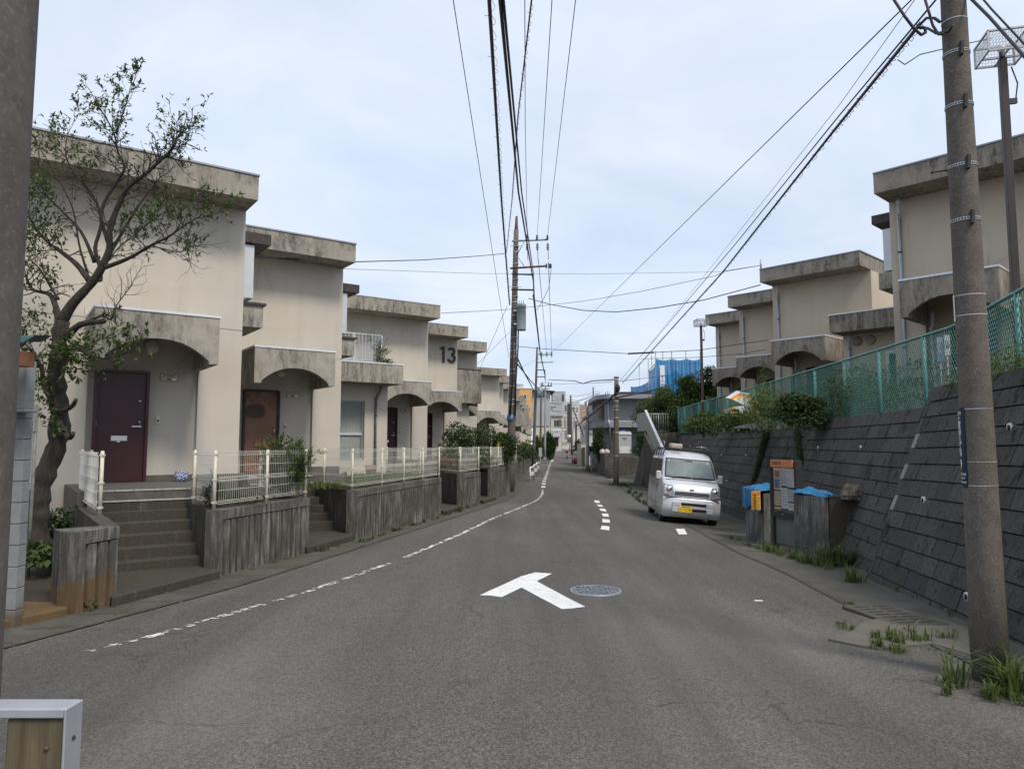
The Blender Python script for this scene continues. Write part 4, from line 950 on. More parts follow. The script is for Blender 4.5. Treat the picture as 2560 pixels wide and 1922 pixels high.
def insul(root, x, y, Y, s=1):
    b = MB(); p = rel(at(x, y, Y), root)
    b.lathe([(.02, -.12*s), (.05*s, -.1*s), (.03, -.06*s), (.06*s, -.02*s), (.03, .02*s), (.05*s, .06*s), (.02, .12*s)], p, 8); return b.build('insulator', 'pvcg' if s > 1 else 'dark', root)
for x in (1317, 1342.5, 1368.5):
    insul(P2, x, 594, 31.3); insul(P2, x+1, 617, 31.3, 1.3); b = MB(); b.tube([rel(at(x+1, 606, 31.3), P2), rel(at(x+2.5, 650, 31.3), P2)], .012, 4); b.build('jumper_wire', 'cable', P2)
for x in (1366, 1373, 1377): insul(P2, x, 665, 31.2, .9)
for py in (618, 632, 661, 700, 720, 742, 757, 790, 805, 820, 845, 862, 878, 893, 925, 935, 966, 1000, 1012):
    B_ = rel(at(1291.5-(py-575)*.0245, py, 31.6), P2); r = .12+(.19-.12)*(py-575)/650
    b = MB(); b.cyl((B_.x, B_.y, B_.z), r+.006, .03, 14)
    if py % 3 == 0: b.box(B_.x-r-.14, B_.x+r+.14, B_.y-r-.02, B_.y-r-.0, B_.z, B_.z+.025)
    b.build('pole_band', 'band', P2)
b = MB(); b.cyl(tuple(rel(at(1277.5, 1053, 31.6), P2)), .186, .28, 14); b.build('number_plate', plain('pale_blue_plate', (.10, .22, .42), .5), P2)
for px, dx_ in ((1283, 3), (1296, -2)):
    b = MB(); b.tube([rel(at(px, 800, 31.35), P2), rel(at(px-1, 870, 31.35), P2), rel(at(px-4+dx_, 950, 31.38), P2), rel(at(px-8, 1040, 31.4), P2)], .035, 6); b.build('riser_cable', 'cable', P2)
# pole 3 and more distant ones
P3, B3_, T3 = polepx((1333, 1165), (1343, 868), 76.5, .19, .10, 'third pole down the left kerb, with a small pale blue transformer')
arm(P3, (1345, 886), (1381, 886), 76.2, w=.06); arm(P3, (1342, 906), (1383, 905), 76.2, w=.06); arm(P3, (1343, 925), (1362, 925), 76.2, w=.05, mat='dark'); arm(P3, (1343, 942), (1362, 942), 76.2, w=.05, mat='dark'); arm(P3, (1362, 924), (1363, 950), 76.2, w=.05, mat='dark')
for x in (1354, 1367, 1379): insul(P3, x, 886, 76.1, 2.2)
b = MB(); q = rel(at(1344, 993, 76.0), P3); b.cyl((q.x+.25, q.y, q.z), .28, 1.1, 14); b.build('transformer', plain('pale_blue_transformer', (.28, .36, .42), .5), P3)
P4, _, _ = polepx((1351, 1143), (1353, 957), 100, .18, .10, 'slim far pole just right of the third pole'); P5, _, _ = polepx((1362, 1136), (1364, 952), 112, .2, .12, 'far grey pole with crossarms in front of the cream shop building', mat='galv')
arm(P5, (1355, 965), (1378, 965), 111.5, w=.09); arm(P5, (1355, 972), (1374, 971), 111.5, w=.08)
for x in (1357, 1371, 1378): insul(P5, x, 961, 111.4, 3)
RPm, BR, TR = polepx((1540, 1211), (1541, 948), 39.2, .16, .12, 'brown concrete pole on the right where the side road joins', mat='pole')
b = MB(); q = rel(at(1541, 946, 39.2), RPm); b.cyl(tuple(q), .14, .1, 12); b.build('pole_cap', 'pvcg', RPm)
b = MB(); q = rel(at(1544, 970, 38.95), RPm); b.ball(tuple(q), .14, (1, 1, 1.6), 8); b.build('cable_clump', 'cable', RPm)
for py in (992, 1004, 1017, 1026, 1045, 1082, 1140):
    b = MB(); q = rel(at(1540.5, py, 39.2), RPm); b.cyl(tuple(q), .155, .035, 12); b.build('pole_band', 'band', RPm)
polepx((1469, 1171), (1468, 1001), 61, .15, .11, 'grey pole on the right kerb before the white tiled house', mat='galv')
polepx((1430, 1133), (1426.5, 988), 108, .2, .13, 'dark pole in front of the white building with the black stripe')
pr, _, _ = polepx((1441, 1150), (1440, 1052), 95, .16, .12, 'short pole behind the red car')
b = MB(); b.tube([at(1432, 1020, 100), at(1465, 1103, 88)], .13, 8); tag(b.build('pole_brace', 'pole'), 'leaning brace pole slanting down to the right behind the red car', 'pole brace')
# mirror on an orange post
mp = grd(1424, 1128); root = empty('traffic_mirror', tuple(mp), 0, 'orange-framed round traffic mirror on an orange post by the far bend', 'traffic mirror')
b = MB(); Yk = mp.y; zt = at(1426, 1098, Yk).z-mp.z; b.tube([(0, 0, 0), (0, 0, zt+.5)], .09, 8); b.build('post', plain('orange_paint', (.45, .13, .06), .5), root)
b = MB(); b.cyl((0, -.05, zt+.45), .72, -.12, 18, 'y'); b.build('mirror', plain('mirror_face', (.5, .48, .44), .2, .5), root)
# sign post by the left kerb at the far bend
sp_ = grd(1351, 1169); root = empty('kerb_marker_post', tuple(sp_), 0, 'white kerb post with a pale rectangular plate beyond the third pole', 'post')
b = MB(); b.tube([(0, 0, 0), (0, 0, 1.9)], .035, 6); b.build('post', 'white', root); b = MB(); b.box(-.16, .16, -.06, -.04, 1.05, 1.95); b.build('plate', plain('pale_grey_green', (.42, .47, .45), .6), root)
# ------------------------------------------------------------------ lamp posts above the right wall
def lamp(pos, h, label, s=1., rz=0.):
    root = empty('lamp_post', pos, rz, label, 'lamp post', 'brown square lamp posts above the block wall'); b = MB(); w = .05*s; b.box(-w, w, -w, w, -.1, h); b.build('post', 'brownm', root, .004)
    b = MB(); a = .27*s; z0, z1 = h+.02, h+.33*s; r = .012*s
    c = [(-a, -a), (a, -a), (a, a), (-a, a)]
    for i in range(4):
        p, q = c[i], c[(i+1) % 4]
        for z in (z0, z1): b.box(min(p[0], q[0])-r, max(p[0], q[0])+r, min(p[1], q[1])-r, max(p[1], q[1])+r, z-r, z+r)
        b.box(p[0]-r, p[0]+r, p[1]-r, p[1]+r, z0+r, z1-r)
    b.box(-a, a, -r, r, z0-r, z0+r); b.box(-r, r, -a, a, z0-r, z0+r)
    cg = b.build('cage_frame', 'pvc' if s < 1.01 and rz == 0 and False else 'galv', root)
    b = MB(); n = 13; tr = .0022*s
    for i in range(n):
        u = -a+2*a*(i+.5)/n
        for zz in (z1,): b.box(u-tr, u+tr, -a, a, zz-tr, zz+tr); 
        for p in (-a, a): b.box(p-tr, p+tr, u-tr, u+tr, z0, z1); b.box(u-tr, u+tr, p-tr, p+tr, z0, z1)
    for i in range(7):
        z = z0+(z1-z0)*(i+.5)/7
        for p in (-a, a): b.box(-a, a, p-tr, p+tr, z-tr, z+tr); b.box(p-tr, p+tr, -a, a, z-tr, z+tr)
    b.build('wire_mesh', 'galv', cg)
    b = MB(); b.ball((0, 0, h+.16*s), .055*s, (1, 1, 1.35), 12); b.build('bulb', 'glass_w', root); b = MB(); b.cyl((0, 0, h), .035, .1*s, 10); b.build('socket', 'dark', root)
    b = MB(); b.tube([(.06, 0, h-.55), (.13, 0, h-.55), (.16, 0, h-.35), (.10, 0, h-.12)], .009, 6); b.box(.05, .14, -.02, .02, h-.62, h-.55); b.build('cable_bracket', 'dark', root)
    b = MB(); b.box(-w-.002, w+.002, -w-.002, w+.002, h-3.2, h-3.16) ; b.build('steel_band', 'band', root)
    return root
q = lev(2531, 760, 4.0); L1 = at(2531, 840, 9.05); zt = at(2520, 148, 9.05).z
lamp((L1.x+.075, 9.05, 2.1), zt-2.1, 'near brown lamp post with a wire cage light, right of the large utility pole', .86, -.25)
L2 = at(1758, 1070, 30.4); zt = at(1756, 816, 30.4).z; lamp((L2.x, 30.4, 2.0), zt-2.0, 'distant slim lamp post with a boxed light, above the van', .85, .1)
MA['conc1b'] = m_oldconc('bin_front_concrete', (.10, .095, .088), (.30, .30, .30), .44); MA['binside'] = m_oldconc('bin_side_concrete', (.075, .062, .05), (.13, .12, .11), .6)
# ------------------------------------------------------------------ white wire fences on the left walls
def wire_fence(name, poly, label, z0=ZT, h=.80, posts=None, zend=None):
    """poly: world xy points; each stretch is one mesh panel"""
    O = poly[0]; root = empty(name, (O[0], O[1], z0), 0, label, 'fence', 'white wire fences on the left walls')
    P = [Vector((p[0]-O[0], p[1]-O[1], 0)) for p in poly]; pn = 0
    for i, (A, B) in enumerate(zip(P, P[1:])):
        d = (B-A); Lg = d.length; d.normalize(); nrm = Vector((-d.y, d.x, 0)); n = max(1, round(Lg/1.25))
        b = MB(); m = int(Lg/.05); r = .0023
        for j in range(1, m):
            q = A+d*(j*.05); b.tube([q+Vector((0, 0, .07)), q+nrm*.02+Vector((0, 0, .095)), q+Vector((0, 0, .115)), q+Vector((0, 0, h-.055)), q+nrm*.022+Vector((0, 0, h-.03)), q+Vector((0, 0, h-.004))], r, 3, None, False, False)
        zs = [.075, .115, .26, .385, .40, .425, .44, .60, h-.055, h-.006]
        for z in zs: b.tube([A+d*.02+Vector((0, 0, z))+nrm*.003, B-d*.02+Vector((0, 0, z))+nrm*.003], .0034, 3, None, False, False)
        for z in (.095, h-.03): b.tube([A+d*.02+Vector((0, 0, z))+nrm*.021, B-d*.02+Vector((0, 0, z))+nrm*.021], .0034, 3, None, False, False)
        b.build('mesh_panel', 'wire_w', root)
        for j in range(n+1):
            if j == 0 and i > 0: continue
            q = A+d*(Lg*j/n)-nrm*.035; b = MB(); b.tube([q-Vector((0, 0, .05)), q+Vector((0, 0, h+.005))], .023, 10); b.ball((q.x, q.y, h+.005), .023, (1, 1, .5), 8); p_ = b.build('post', 'cream', root)
            for z in (.1, .41, h-.04): b = MB(); b.box(q.x-.027, q.x+.027, q.y-.027, q.y+.027, z-.012, z+.012); b.build('clamp', 'cream', p_)
    return root
npv = Vector((-.581, .814))
def onwall(i, s, inset=.09, end=0):
    A, B = Vector(AB[i][0]), Vector(AB[i][1]); d = (B-A).normalized(); nrm = Vector((-d.y, d.x)); return (A if end == 0 else B)+d*s+nrm*inset
B1 = Vector(AB[0][1]); f0 = B1+npv*1.42-un*.085; f1 = B1+npv*4.0-un*.085
wire_fence('wire_fence', [tuple(f0), tuple(f1)], 'short white wire fence panel beside the tree, left of the nearest steps')
fl_ = ['small white wire fence round the planted corner between the two nearest stairs', 'long white wire fence round the bright grassy yard of the third house', 'white wire fence with red-leaved plants behind it, fourth along', 'white wire fence with yellow flowers, last before the second utility pole']
for i, (ba, bb) in enumerate(((1.25, 2.6), (1.5, 3.2), (1.3, 2.4), (1.2, 1.6))):
    A = onwall(i+1, .05); B = onwall(i+1, -.06, .09, 1); A1 = A+npv*ba; B1_ = B+npv*bb
    wire_fence('wire_fence', [tuple(A1), tuple(A), tuple(B), tuple(B1_)], fl_[i])
y = 32.5; k = 0
for (y0, y1, lb) in ((32.4, 38.5, 'white wire fence right behind the second utility pole'), (40.0, 47.5, 'white wire fence beyond the second pole with an orange patch at its end'), (50.0, 58.5, 'farthest white wire fence on the left walls')):
    O = (lerp_tab(XW, y0)-.12, y0); E_ = (lerp_tab(XW, y1)-.12, y1); wire_fence('wire_fence', [O, E_], lb, ZT, .9)
b = MB(); x = lerp_tab(XW, 47)-.02; b.box(x, x+.03, 46.5, 47.9, ZT+.05, ZT+.95); tag(b.build('orange_board', plain('orange_sheet', (.75, .18, .04), .6)), 'orange sheet tied to the white fence beyond the second pole', 'sheet')
# low guard rails by the kerb
for i, (px, py) in enumerate(((1325, 1203), (1334, 1192), (1341, 1184))):
    g0 = grd(px, py); root = empty('guard_rail', tuple(g0), 1.35, ['nearest', 'middle', 'farthest'][i]+' of three white hoop guards at the left kerb beyond the utility pole', 'guard rail', 'white hoop guards at the kerb')
    b = MB(); b.tube([(0, 0, 0), (0, 0, .72), (.12, 0, .8), (1.1, 0, .8), (1.22, 0, .72), (1.22, 0, 0)], .045, 8); b.build('hoop', 'white', root)
    b = MB(); b.box(.1, 1.12, -.015, .015, .32, .55); b.build('panel', 'white', root)
# blue and white pot on the landing, terracotta pot, small pots
p = wor(CL[0], -1.15, -.22); t = MT('blue_white_glaze'); k = t.mix(t.ramp(t.noise(38, 3, .5), .48, .53), (.55, .58, .62), (.03, .06, .28)); MA['bluewhite'] = t.fin(k, .3)
root = empty('plant_pot', (p[0], p[1], ZF), 0, 'blue and white glazed pot on the landing right of the nearest maroon door', 'plant pot')
b = MB(); b.lathe([(.0001, 0), (.08, 0), (.115, .06), (.12, .13), (.10, .18), (.105, .19), (.09, .19), (.085, .15), (.0001, .15)], n=20); b.build('pot', 'bluewhite', root)
p = grd(1222, 1247); root = empty('plant_pot', (p.x, p.y, p.z+.02), 0, 'terracotta trough with a rim standing at the kerb between the last two walls', 'plant pot')
b = MB(); b.hexa([(-.15, -.09, 0), (.15, -.09, 0), (.15, .09, 0), (-.15, .09, 0)], [(-.2, -.12, .19), (.2, -.12, .19), (.2, .12, .19), (-.2, .12, .19)]); b.box(-.215, .215, -.135, .135, .19, .22); MA['terra'] = plain('terracotta', (.26, .13, .08), .8, 0, .25, 10); b.build('pot', 'terra', root, .005)
p = at(928, 1158, 21.6); root = empty('plant_pot', (p.x, p.y, ZT+.02), 0, 'square brown pot on the grass below the tall curtained window', 'plant pot'); b = MB(); b.hexa([(-.12, -.12, 0), (.12, -.12, 0), (.12, .12, 0), (-.12, .12, 0)], [(-.16, -.16, .25), (.16, -.16, .25), (.16, .16, .25), (-.16, .16, .25)]); b.build('pot', 'terra', root)
# ------------------------------------------------------------------ things at the far left: meter boxes, block pillar, tiny green roof
Yb = 6.9
def pxbox(b, xa, ya, xb, yb, Y, dep, k=0):
    A, B = at(xa, ya, Y), at(xb, yb, Y); b.box(A.x, B.x, Y, Y+dep, B.z, A.z, k)
b = MB(); A, B = at(18, 1020, Yb), at(58, 1420, Yb); z = A.z; zb_ = -.15
t = MT('painted_block'); k = t.mix(t.ramp(t.noise(7, 5), .3, .7), (.19, .195, .20), (.27, .275, .28)); sz = t.node('ShaderNodeSeparateXYZ'); t.l.new(t.co, sz.inputs[0]); k = t.mix(t.math('MULTIPLY', t.ramp(sz.outputs[2], .12, -.02), .9), k, (.11, .08, .05)); t.bump(t.noise(60, 4), .4, .004); MA['pblock'] = t.fin(k, .85)
zz = -.15; i = 0
while zz < 1.95: b.box(-5.6, -4.66, Yb, Yb+.12, zz, min(zz+.192, 2.0)); b.box(-5.595, -4.666, Yb+.006, Yb+.114, zz+.192, zz+.2); zz += .2; i += 1
tag(b.build('block_pillar', 'pblock', None, .006), 'pale grey concrete block pillar at the far left beside the trunk', 'pillar')
b = MB(); A = at(30, 903, 6.8); B = at(77, 1023, 6.8); b.box(-5.5, B.x, 6.72, 6.85, B.z, A.z); b.box(-5.52, B.x+.02, 6.70, 6.87, B.z-.03, B.z-.001); tag(b.build('meter_cabinet', plain('pale_cabinet', (.25, .26, .255), .5), None, .006), 'flat pale metal cabinet at the far left above the block pillar', 'cabinet')
b = MB(); A = at(60, 1010, 9.0); B = at(108, 1080, 9.0); b.box(A.x, B.x-.12, 9.0, 9.08, B.z, A.z); o = b.build('meter_box', plain('meter_box_grey', (.28, .28, .265), .5), None, .008); tag(o, 'smaller pale meter box behind the trunk at the far left', 'meter box')
b = MB(); b.tube([((A.x+B.x)/2, 9.05, B.z), ((A.x+B.x)/2, 9.05, -.1)], .02, 6); b.build('conduit', 'pvcg', o)
root = empty('tiny_roof', tuple(at(60, 880, 6.4)), 0, 'small green corrugated roof with a rusty orange box under it, beside the tree', 'shed roof')
MA['greenroof'] = plain('green_sheet_metal', (.03, .10, .09), .5, .2, .2, 12); MA['rusty'] = plain('rusty_orange_box', (.22, .09, .04), .8, .1, .3, 18)
b = MB(); pr = []
for i in range(26): pr.append((-1.1+i*.05, .03*sin(i*1.57)+(.06 if i > 20 else 0)))
for i in range(25): b.add([(pr[i][0], -.1, pr[i][1]+.05), (pr[i+1][0], -.1, pr[i+1][1]+.05), (pr[i+1][0], .15, pr[i+1][1]+.08), (pr[i][0], .15, pr[i][1]+.08), (pr[i][0], -.1, pr[i][1]+.035), (pr[i+1][0], -.1, pr[i+1][1]+.035)], [(0, 1, 2, 3), (4, 5, 1, 0)])
b.build('roof_sheet', 'greenroof', root); b = MB(); b.box(-.6, .06, -.06, .06, -.13, 0); b.build('box', 'rusty', root)
b = MB(); b.box(-1.1, -.5, -.07, .1, -.2, .03); b.build('frame', 'brownm', root)
# ------------------------------------------------------------------ metal-capped wooden board in the lower left corner
root = empty('framed_post', (-.683, 1.14, 0), .0, 'weathered wooden post end with a pale metal angle frame in the lower left corner', 'post')
t = MT('old_wood'); k = t.mix(t.ramp(t.noise(6, 6, .7, t.map((9, 9, .6))), .3, .7), (.085, .065, .035), (.20, .155, .09)); k = t.mix(t.ramp(t.noise(3, 4), .5, .7, 0, .6), k, (.05, .05, .03)); t.bump(t.noise(20, 6, .7, t.map((9, 9, .8))), .6, .004); MA['oldwood'] = t.fin(k, .9)
zT = at(170, 1772, 1.14).z
b = MB(); b.box(-.095, -.004, .006, .038, -.3, zT-.016); b.build('wood', 'oldwood', root, .004)
b = MB(); b.box(-.30, -.0045, .012, .038, zT-.011, zT-.0055); b.box(-.30, -.0045, .0, .0055, zT-.014, zT); b.box(-.30, -.0045, .0056, .045, zT-.005, zT); b.box(-.004, .0, .0, .045, -.3, zT); b.build('metal_angle', plain('dull_aluminium', (.42, .44, .48), .4, .3, .1), root, .0015)
for (x, y_, z, ax_) in ((0.0, .022, zT-.05, 'x'), (-.03, .006, zT-.06, 'y')):
    b = MB(); b.cyl((x, y_, z), .0035, .002 if ax_ == 'x' else -.003, 10, ax_); b.build('screw', 'bark_rust', root)
# ------------------------------------------------------------------ rubbish station, notice board
P1, P2_, P4, P5 = grd(1988, 1383), grd(2059, 1396), grd(1865, 1341), grd(1912, 1362)
P1 = Vector((5.33, 13.15, 0)); P2_ = Vector((5.36, 12.15, 0)); P4 = Vector((5.35, 16.2, 0)); P5 = Vector((5.18, 14.6, 0))
P2_ = at(2059, 1396, 12.5); P1 = at(1988, 1383, 13.25); P5 = at(1912, 1362, 14.6); P4 = at(1865, 1341, 16.0)
zbase = min(P1.z, P2_.z); HB = 1.03
def wallbox(b, A, B, th, z0, z1, side=1):
    d = Vector((B.x-A.x, B.y-A.y, 0)).normalized(); n = Vector((-d.y, d.x, 0))*th*side
    q = [A, B, B+n, A+n]; q = q if side > 0 else q[::-1]; b.hexa([(p.x, p.y, z0) for p in q], [(p.x, p.y, z1) for p in q])
GBR = 'concrete rubbish bins against the block wall'
for (Pn, Pf, lab, sd) in ((P2_, P1, 'right concrete rubbish enclosure with a rock on its edge', 1.5), (P5, P4, 'left concrete rubbish enclosure draped in blue netting with yellow notices', 1.0)):
    root = empty('rubbish_enclosure', (Pn.x, Pn.y, 0), 0, lab, 'rubbish bin', GBR); z0 = min(Pn.z, Pf.z)-.15; z1 = Pn.z+HB
    a = Vector((0, 0, 0)); c = Vector((Pf.x-Pn.x, Pf.y-Pn.y, 0)); e = Vector((sd, -.12, 0)) if sd > 1.2 else Vector((.95, 0, 0))
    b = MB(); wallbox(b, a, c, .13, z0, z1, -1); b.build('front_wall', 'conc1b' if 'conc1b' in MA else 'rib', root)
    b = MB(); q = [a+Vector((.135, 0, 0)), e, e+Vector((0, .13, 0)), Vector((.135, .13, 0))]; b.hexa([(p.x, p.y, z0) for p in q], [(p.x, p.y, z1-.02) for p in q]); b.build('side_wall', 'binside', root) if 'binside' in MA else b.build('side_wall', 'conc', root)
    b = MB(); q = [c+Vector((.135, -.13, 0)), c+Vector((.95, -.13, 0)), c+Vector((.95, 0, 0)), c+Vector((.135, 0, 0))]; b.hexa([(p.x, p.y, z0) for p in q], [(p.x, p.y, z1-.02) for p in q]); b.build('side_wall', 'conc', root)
t = MT('blue_netting'); MA['net'] = None
k = t.mix(t.ramp(t.noise(14, 5, .7), .3, .7), (.006, .10, .24), (.015, .21, .40)); t.p.inputs['Alpha'].default_value = 1.0; MA['net'] = t.fin(k, .6)
def drape(nx, ny, fn, name, mat, label, cat, seed=0, th=.012):
    rnd = random.Random(seed); b = MB(); vs = [fn(i/nx, j/ny) for j in range(ny+1) for i in range(nx+1)]
    vs = [tuple(Vector(v)+Vector((rnd.uniform(-1, 1), rnd.uniform(-1, 1), rnd.uniform(-1, 1)))*th) for v in vs]
    b.add(vs, [(j*(nx+1)+i, j*(nx+1)+i+1, (j+1)*(nx+1)+i+1, (j+1)*(nx+1)+i) for j in range(ny) for i in range(nx)], 0, True)
    o = b.build(name, mat); m = o.modifiers.new('thick', 'SOLIDIFY'); m.thickness = .006; m = o.modifiers.new('sub', 'SUBSURF'); m.levels = m.render_levels = 2
    return tag(o, label, cat)
zA = P5.z+HB
def f1_(u, v):      # left net: hangs over the front wall
    x0, y0 = P5.x+(P4.x-P5.x)*u, P5.y+(P4.y-P5.y)*u; s = v*1.25
    if s < .42+.08*sin(u*9): return (x0-.05-.02*sin(u*25)-.03*(1-u), y0-.05+(.1 if u > .9 else 0), zA+.06-.42-.05*sin(u*9)+s)
    return (x0-.02+(s-.42)*.8, y0-.05, zA+.07+.05*sin(u*7+1)*sin(v*9)+.03*sin(v*15+u*3))
drape(26, 18, f1_, 'blue_net', 'net', 'bright blue netting bunched over the left rubbish enclosure', 'net', 3, .014)
zB = P2_.z+HB
def f2_(u, v):
    a = Vector((P1.x, P1.y, 0)).lerp(Vector((P2_.x, P2_.y, 0)), u*1.08)
    s = v; return (a.x-.03+s*.55*(1.1-u*.8)+ (.1*u), a.y+.02, zB+.05+.09*(1-u)*sin(s*3.1)+.02*sin(s*14+u*5)-.02*(s < .1))
drape(20, 12, f2_, 'blue_net', 'net', 'flat strip of blue netting on the right rubbish enclosure', 'net', 5, .010)
# rock and white stone
def rock(name, c, sx_, sy, sz_, mat, label, seed):
    rnd = random.Random(seed); b = MB(); n = 10; m = 14; vs = []; fs = []
    for i in range(n+1):
        for j in range(m):
            a = 2*pi*j/m; f = pi*i/n; q = 1+.16*sin(3*a+seed)*sin(f)+rnd.uniform(-.07, .07); w_ = sin(f)**.45*(1.2-.62*(i/n))
            vs.append((c[0]+sx_*q*w_*cos(a)*(1.0+.35*(i/n-.5)*-2*-1 if False else 1.0-.35*(1-(i/n))*-0+0), c[1]+sy*q*w_*sin(a), c[2]-sz_*cos(f)*(1+.1*rnd.uniform(-1, 1))))
    for i in range(n):
        for j in range(m): fs.append((i*m+j, i*m+(j+1) % m, (i+1)*m+(j+1) % m, (i+1)*m+j))
    b.add(vs, fs, 0, False); return tag(b.build(name, mat), label, 'stone')
t = MT('lichen_rock'); k = t.mix(t.ramp(t.noise(9, 6, .75), .42, .62), (.07, .055, .042), (.24, .20, .16)); t.bump(t.noise(20, 6, .8), .8, .02); MA['rock'] = t.fin(k, .95)
rc = at(2134, 1243, 12.4); rock('rock', (rc.x, rc.y, zB+.10), .25, .2, .14, 'rock', 'rough brown rock lying on the right rubbish enclosure', 2)
rock('stone', (P5.x+.28, P5.y+.05, zA+.18), .12, .10, .10, plain('pale_stone', (.45, .40, .33), .9), 'small pale stone on the blue net beside the notice board', 4)
MA['yel'] = plain('yellow_notice', (.75, .42, .06), .6, 0, .08); MA['ora'] = plain('orange_print', (.70, .18, .04), .6); MA['inkb'] = plain('dark_print', (.16, .07, .02), .6)
for i, (xa, xb, ya, yb) in enumerate(((1878, 1891, 1228, 1274), (1890, 1902, 1227, 1274))):
    A = at(xa, ya, 14.52-i*.04); B = at(xb, yb, 14.52-i*.04); rt = empty('yellow_notice', (A.x, A.y, B.z), .12, ['left', 'right'][i]+' of two narrow yellow notices hanging from the blue net', 'notice', 'yellow notices')
    w = B.x-A.x; h = A.z-B.z; b = MB(); b.box(0, w, -.006, .004, 0, h); b.build('card', 'yel', rt); b = MB(); b.box(.01, w-.01, -.008, -.0065, h-.09, h-.02); b.build('heading', 'ora', rt)
    rnd = random.Random(i); b = MB()
    for r_ in range(8):
        x = .012
        while x < w-.02:
            q = rnd.uniform(.008, .02); b.box(x, min(w-.01, x+q), -.008, -.0065, h-.13-r_*.03-.014, h-.13-r_*.03); x += q+.006
    o = b.build('print_lines', 'inkb', rt); o['kind'] = 'stuff'
# notice board
bA = at(1934, 1366, 14.0); bB = at(1992, 1382, 13.35); dv = Vector((bB.x-bA.x, bB.y-bA.y, 0)); Lb = dv.length; ab = atan2(dv.y, dv.x)
root = empty('notice_board', (bA.x, bA.y, bA.z-.05), ab, 'glazed notice board with an orange header between the two rubbish enclosures', 'notice board')
zTp = at(1934, 1149, 14.0).z-bA.z+.05; zBt = at(1934, 1276, 14.0).z-bA.z+.05; Lf = Lb
b = MB(); b.box(-.03, .02, .0, .12, 0, zTp); b.build('post', 'dark', root, .004); b = MB(); b.box(Lf-.02, Lf+.05, -.0, .14, 0, zTp+.0); b.build('post', 'dark', root, .004)
b = MB(); b.box(.021, Lf-.021, .03, .12, zBt, zTp-.001); b.box(-.035, Lf-.0201, -.02, .029, zBt-.10, zBt); b.box(-.035, .012, -.02, -.0005, zBt+.0005, zTp); b.build('case', 'dark', root)
b = MB(); b.box(.013, Lf-.021, -.03, .029, zTp-.13, zTp); hd = b.build('header', plain('orange_header', (.62, .22, .10), .5, 0, .05), root)
text_mesh('header_text', '広報掲示板', .085, 'sticker', hd, (Lf*.33, -.031, zTp-.065), (pi/2, 0, 0), .0005) if 'sticker' in MA else text_mesh('header_text', '広報掲示板', .07, 'dark', hd, (Lf*.30, -.031, zTp-.065), (pi/2, 0, 0), .0005, sx=.8)
b = MB(); b.box(.02, Lf-.02, .05, .07, .12, zBt-.1001); b.build('lower_panel', plain('grey_green_panel', (.16, .17, .15), .5, .1, .1), root)
rnd = random.Random(12); zl, zh = zBt+.02, zTp-.14
sheets = [(.06, .30, zh-.42, zh-.02, (.55, .52, .44)), (.08, .26, zh-.40, zh-.22, (.10, .16, .34)), (.09, .27, zh-.19, zh-.05, (.50, .10, .08)), (.33, .52, zh-.34, zh-.01, (.5, .52, .54)), (.54, Lf-.04, zh-.36, zh-.02, (.6, .6, .6)), (.06, .27, zh-.72, zh-.45, (.52, .40, .30)), (.30, .52, zh-.76, zh-.38, (.58, .60, .60)), (.54, Lf-.04, zh-.62, zh-.40, (.45, .47, .50)), (.06, .27, zl+.02, zh-.75, (.50, .45, .2)), (.30, .5, zl+.03, zh-.80, (.42, .46, .5)), (.54, Lf-.04, zl+.03, zh-.65, (.55, .56, .56)), (.56, Lf-.10, zh-.58, zh-.45, (.6, .48, .12))]
for i, (xa, xb, za, zb_, c) in enumerate(sheets):
    xa, xb = xa*Lf/.8, min(xb*Lf/.8, Lf-.03) if xb != Lf-.04 else Lf-.035
    if xb-xa < .03 or zb_-za < .03: continue
    b = MB(); b.box(xa, xb, .018-i*.0004, .0295-i*.0004, za, zb_); pp = b.build('poster', plain('poster_%d' % i, tuple(min(.8, v*1.35) for v in c), .6, 0, .05), root)
    b = MB(); z = zb_-.03
    while z > za+.02:
        x = xa+.015
        while x < xb-.03:
            q = rnd.uniform(.01, .05); b.box(x, min(xb-.01, x+q), .0165-i*.0004, .0178-i*.0004, z-.008, z); x += q+.012
        z -= .022
    o = b.build('poster_print', 'pvcg', pp); o['kind'] = 'stuff'
t = MT('board_glass'); t.p.inputs['Transmission Weight'].default_value = 1.0; t.p.inputs['IOR'].default_value = 1.45; t.p.inputs['Alpha'].default_value = .38; MA['bglass'] = t.fin((.9, .95, .95), .02)
for (xa, xb) in ((.013, Lf*.52), (Lf*.50, Lf-.022)):
    b = MB(); y_ = -.008 if xa < .1 else -.002; b.box(xa, xb, y_, y_+.004, zBt+.001, zTp-.131); b.build('glass_pane', 'bglass', root)
b = MB(); b.cyl((Lf*.5, -.02, zBt-.04), .012, -.012, 10, 'y'); b.build('lock', 'steel', root)
# ------------------------------------------------------------------ the van
t = MT('silver_van_paint'); t.p.inputs['Coat Weight'].default_value = .6; t.p.inputs['Coat Roughness'].default_value = .12
MA['silver'] = t.fin(t.mix(t.ramp(t.noise(3, 4), .3, .7), (.62, .625, .64), (.68, .685, .70)), .36, .35)
t = MT('car_glass'); MA['carglass'] = t.fin(t.mix(t.ramp(t.noise(2.2, 4), .3, .7), (.12, .15, .15), (.25, .29, .29)), .06, 0, .5)
MA['sideglass'] = plain('side_glass', (.016, .016, .016), .35, 0, .2, 3, spec=.08)
MA['tyre'] = plain('tyre_rubber', (.012, .012, .013), .8, 0, .2, 20); MA['chrome'] = plain('chrome_trim', (.7, .7, .72), .18, .9, .05); MA['lamp'] = plain('headlight_lens', (.30, .33, .35), .12, .3, .3, 14, coat=.8); MA['amber'] = plain('amber_lens', (.42, .16, .10), .25)
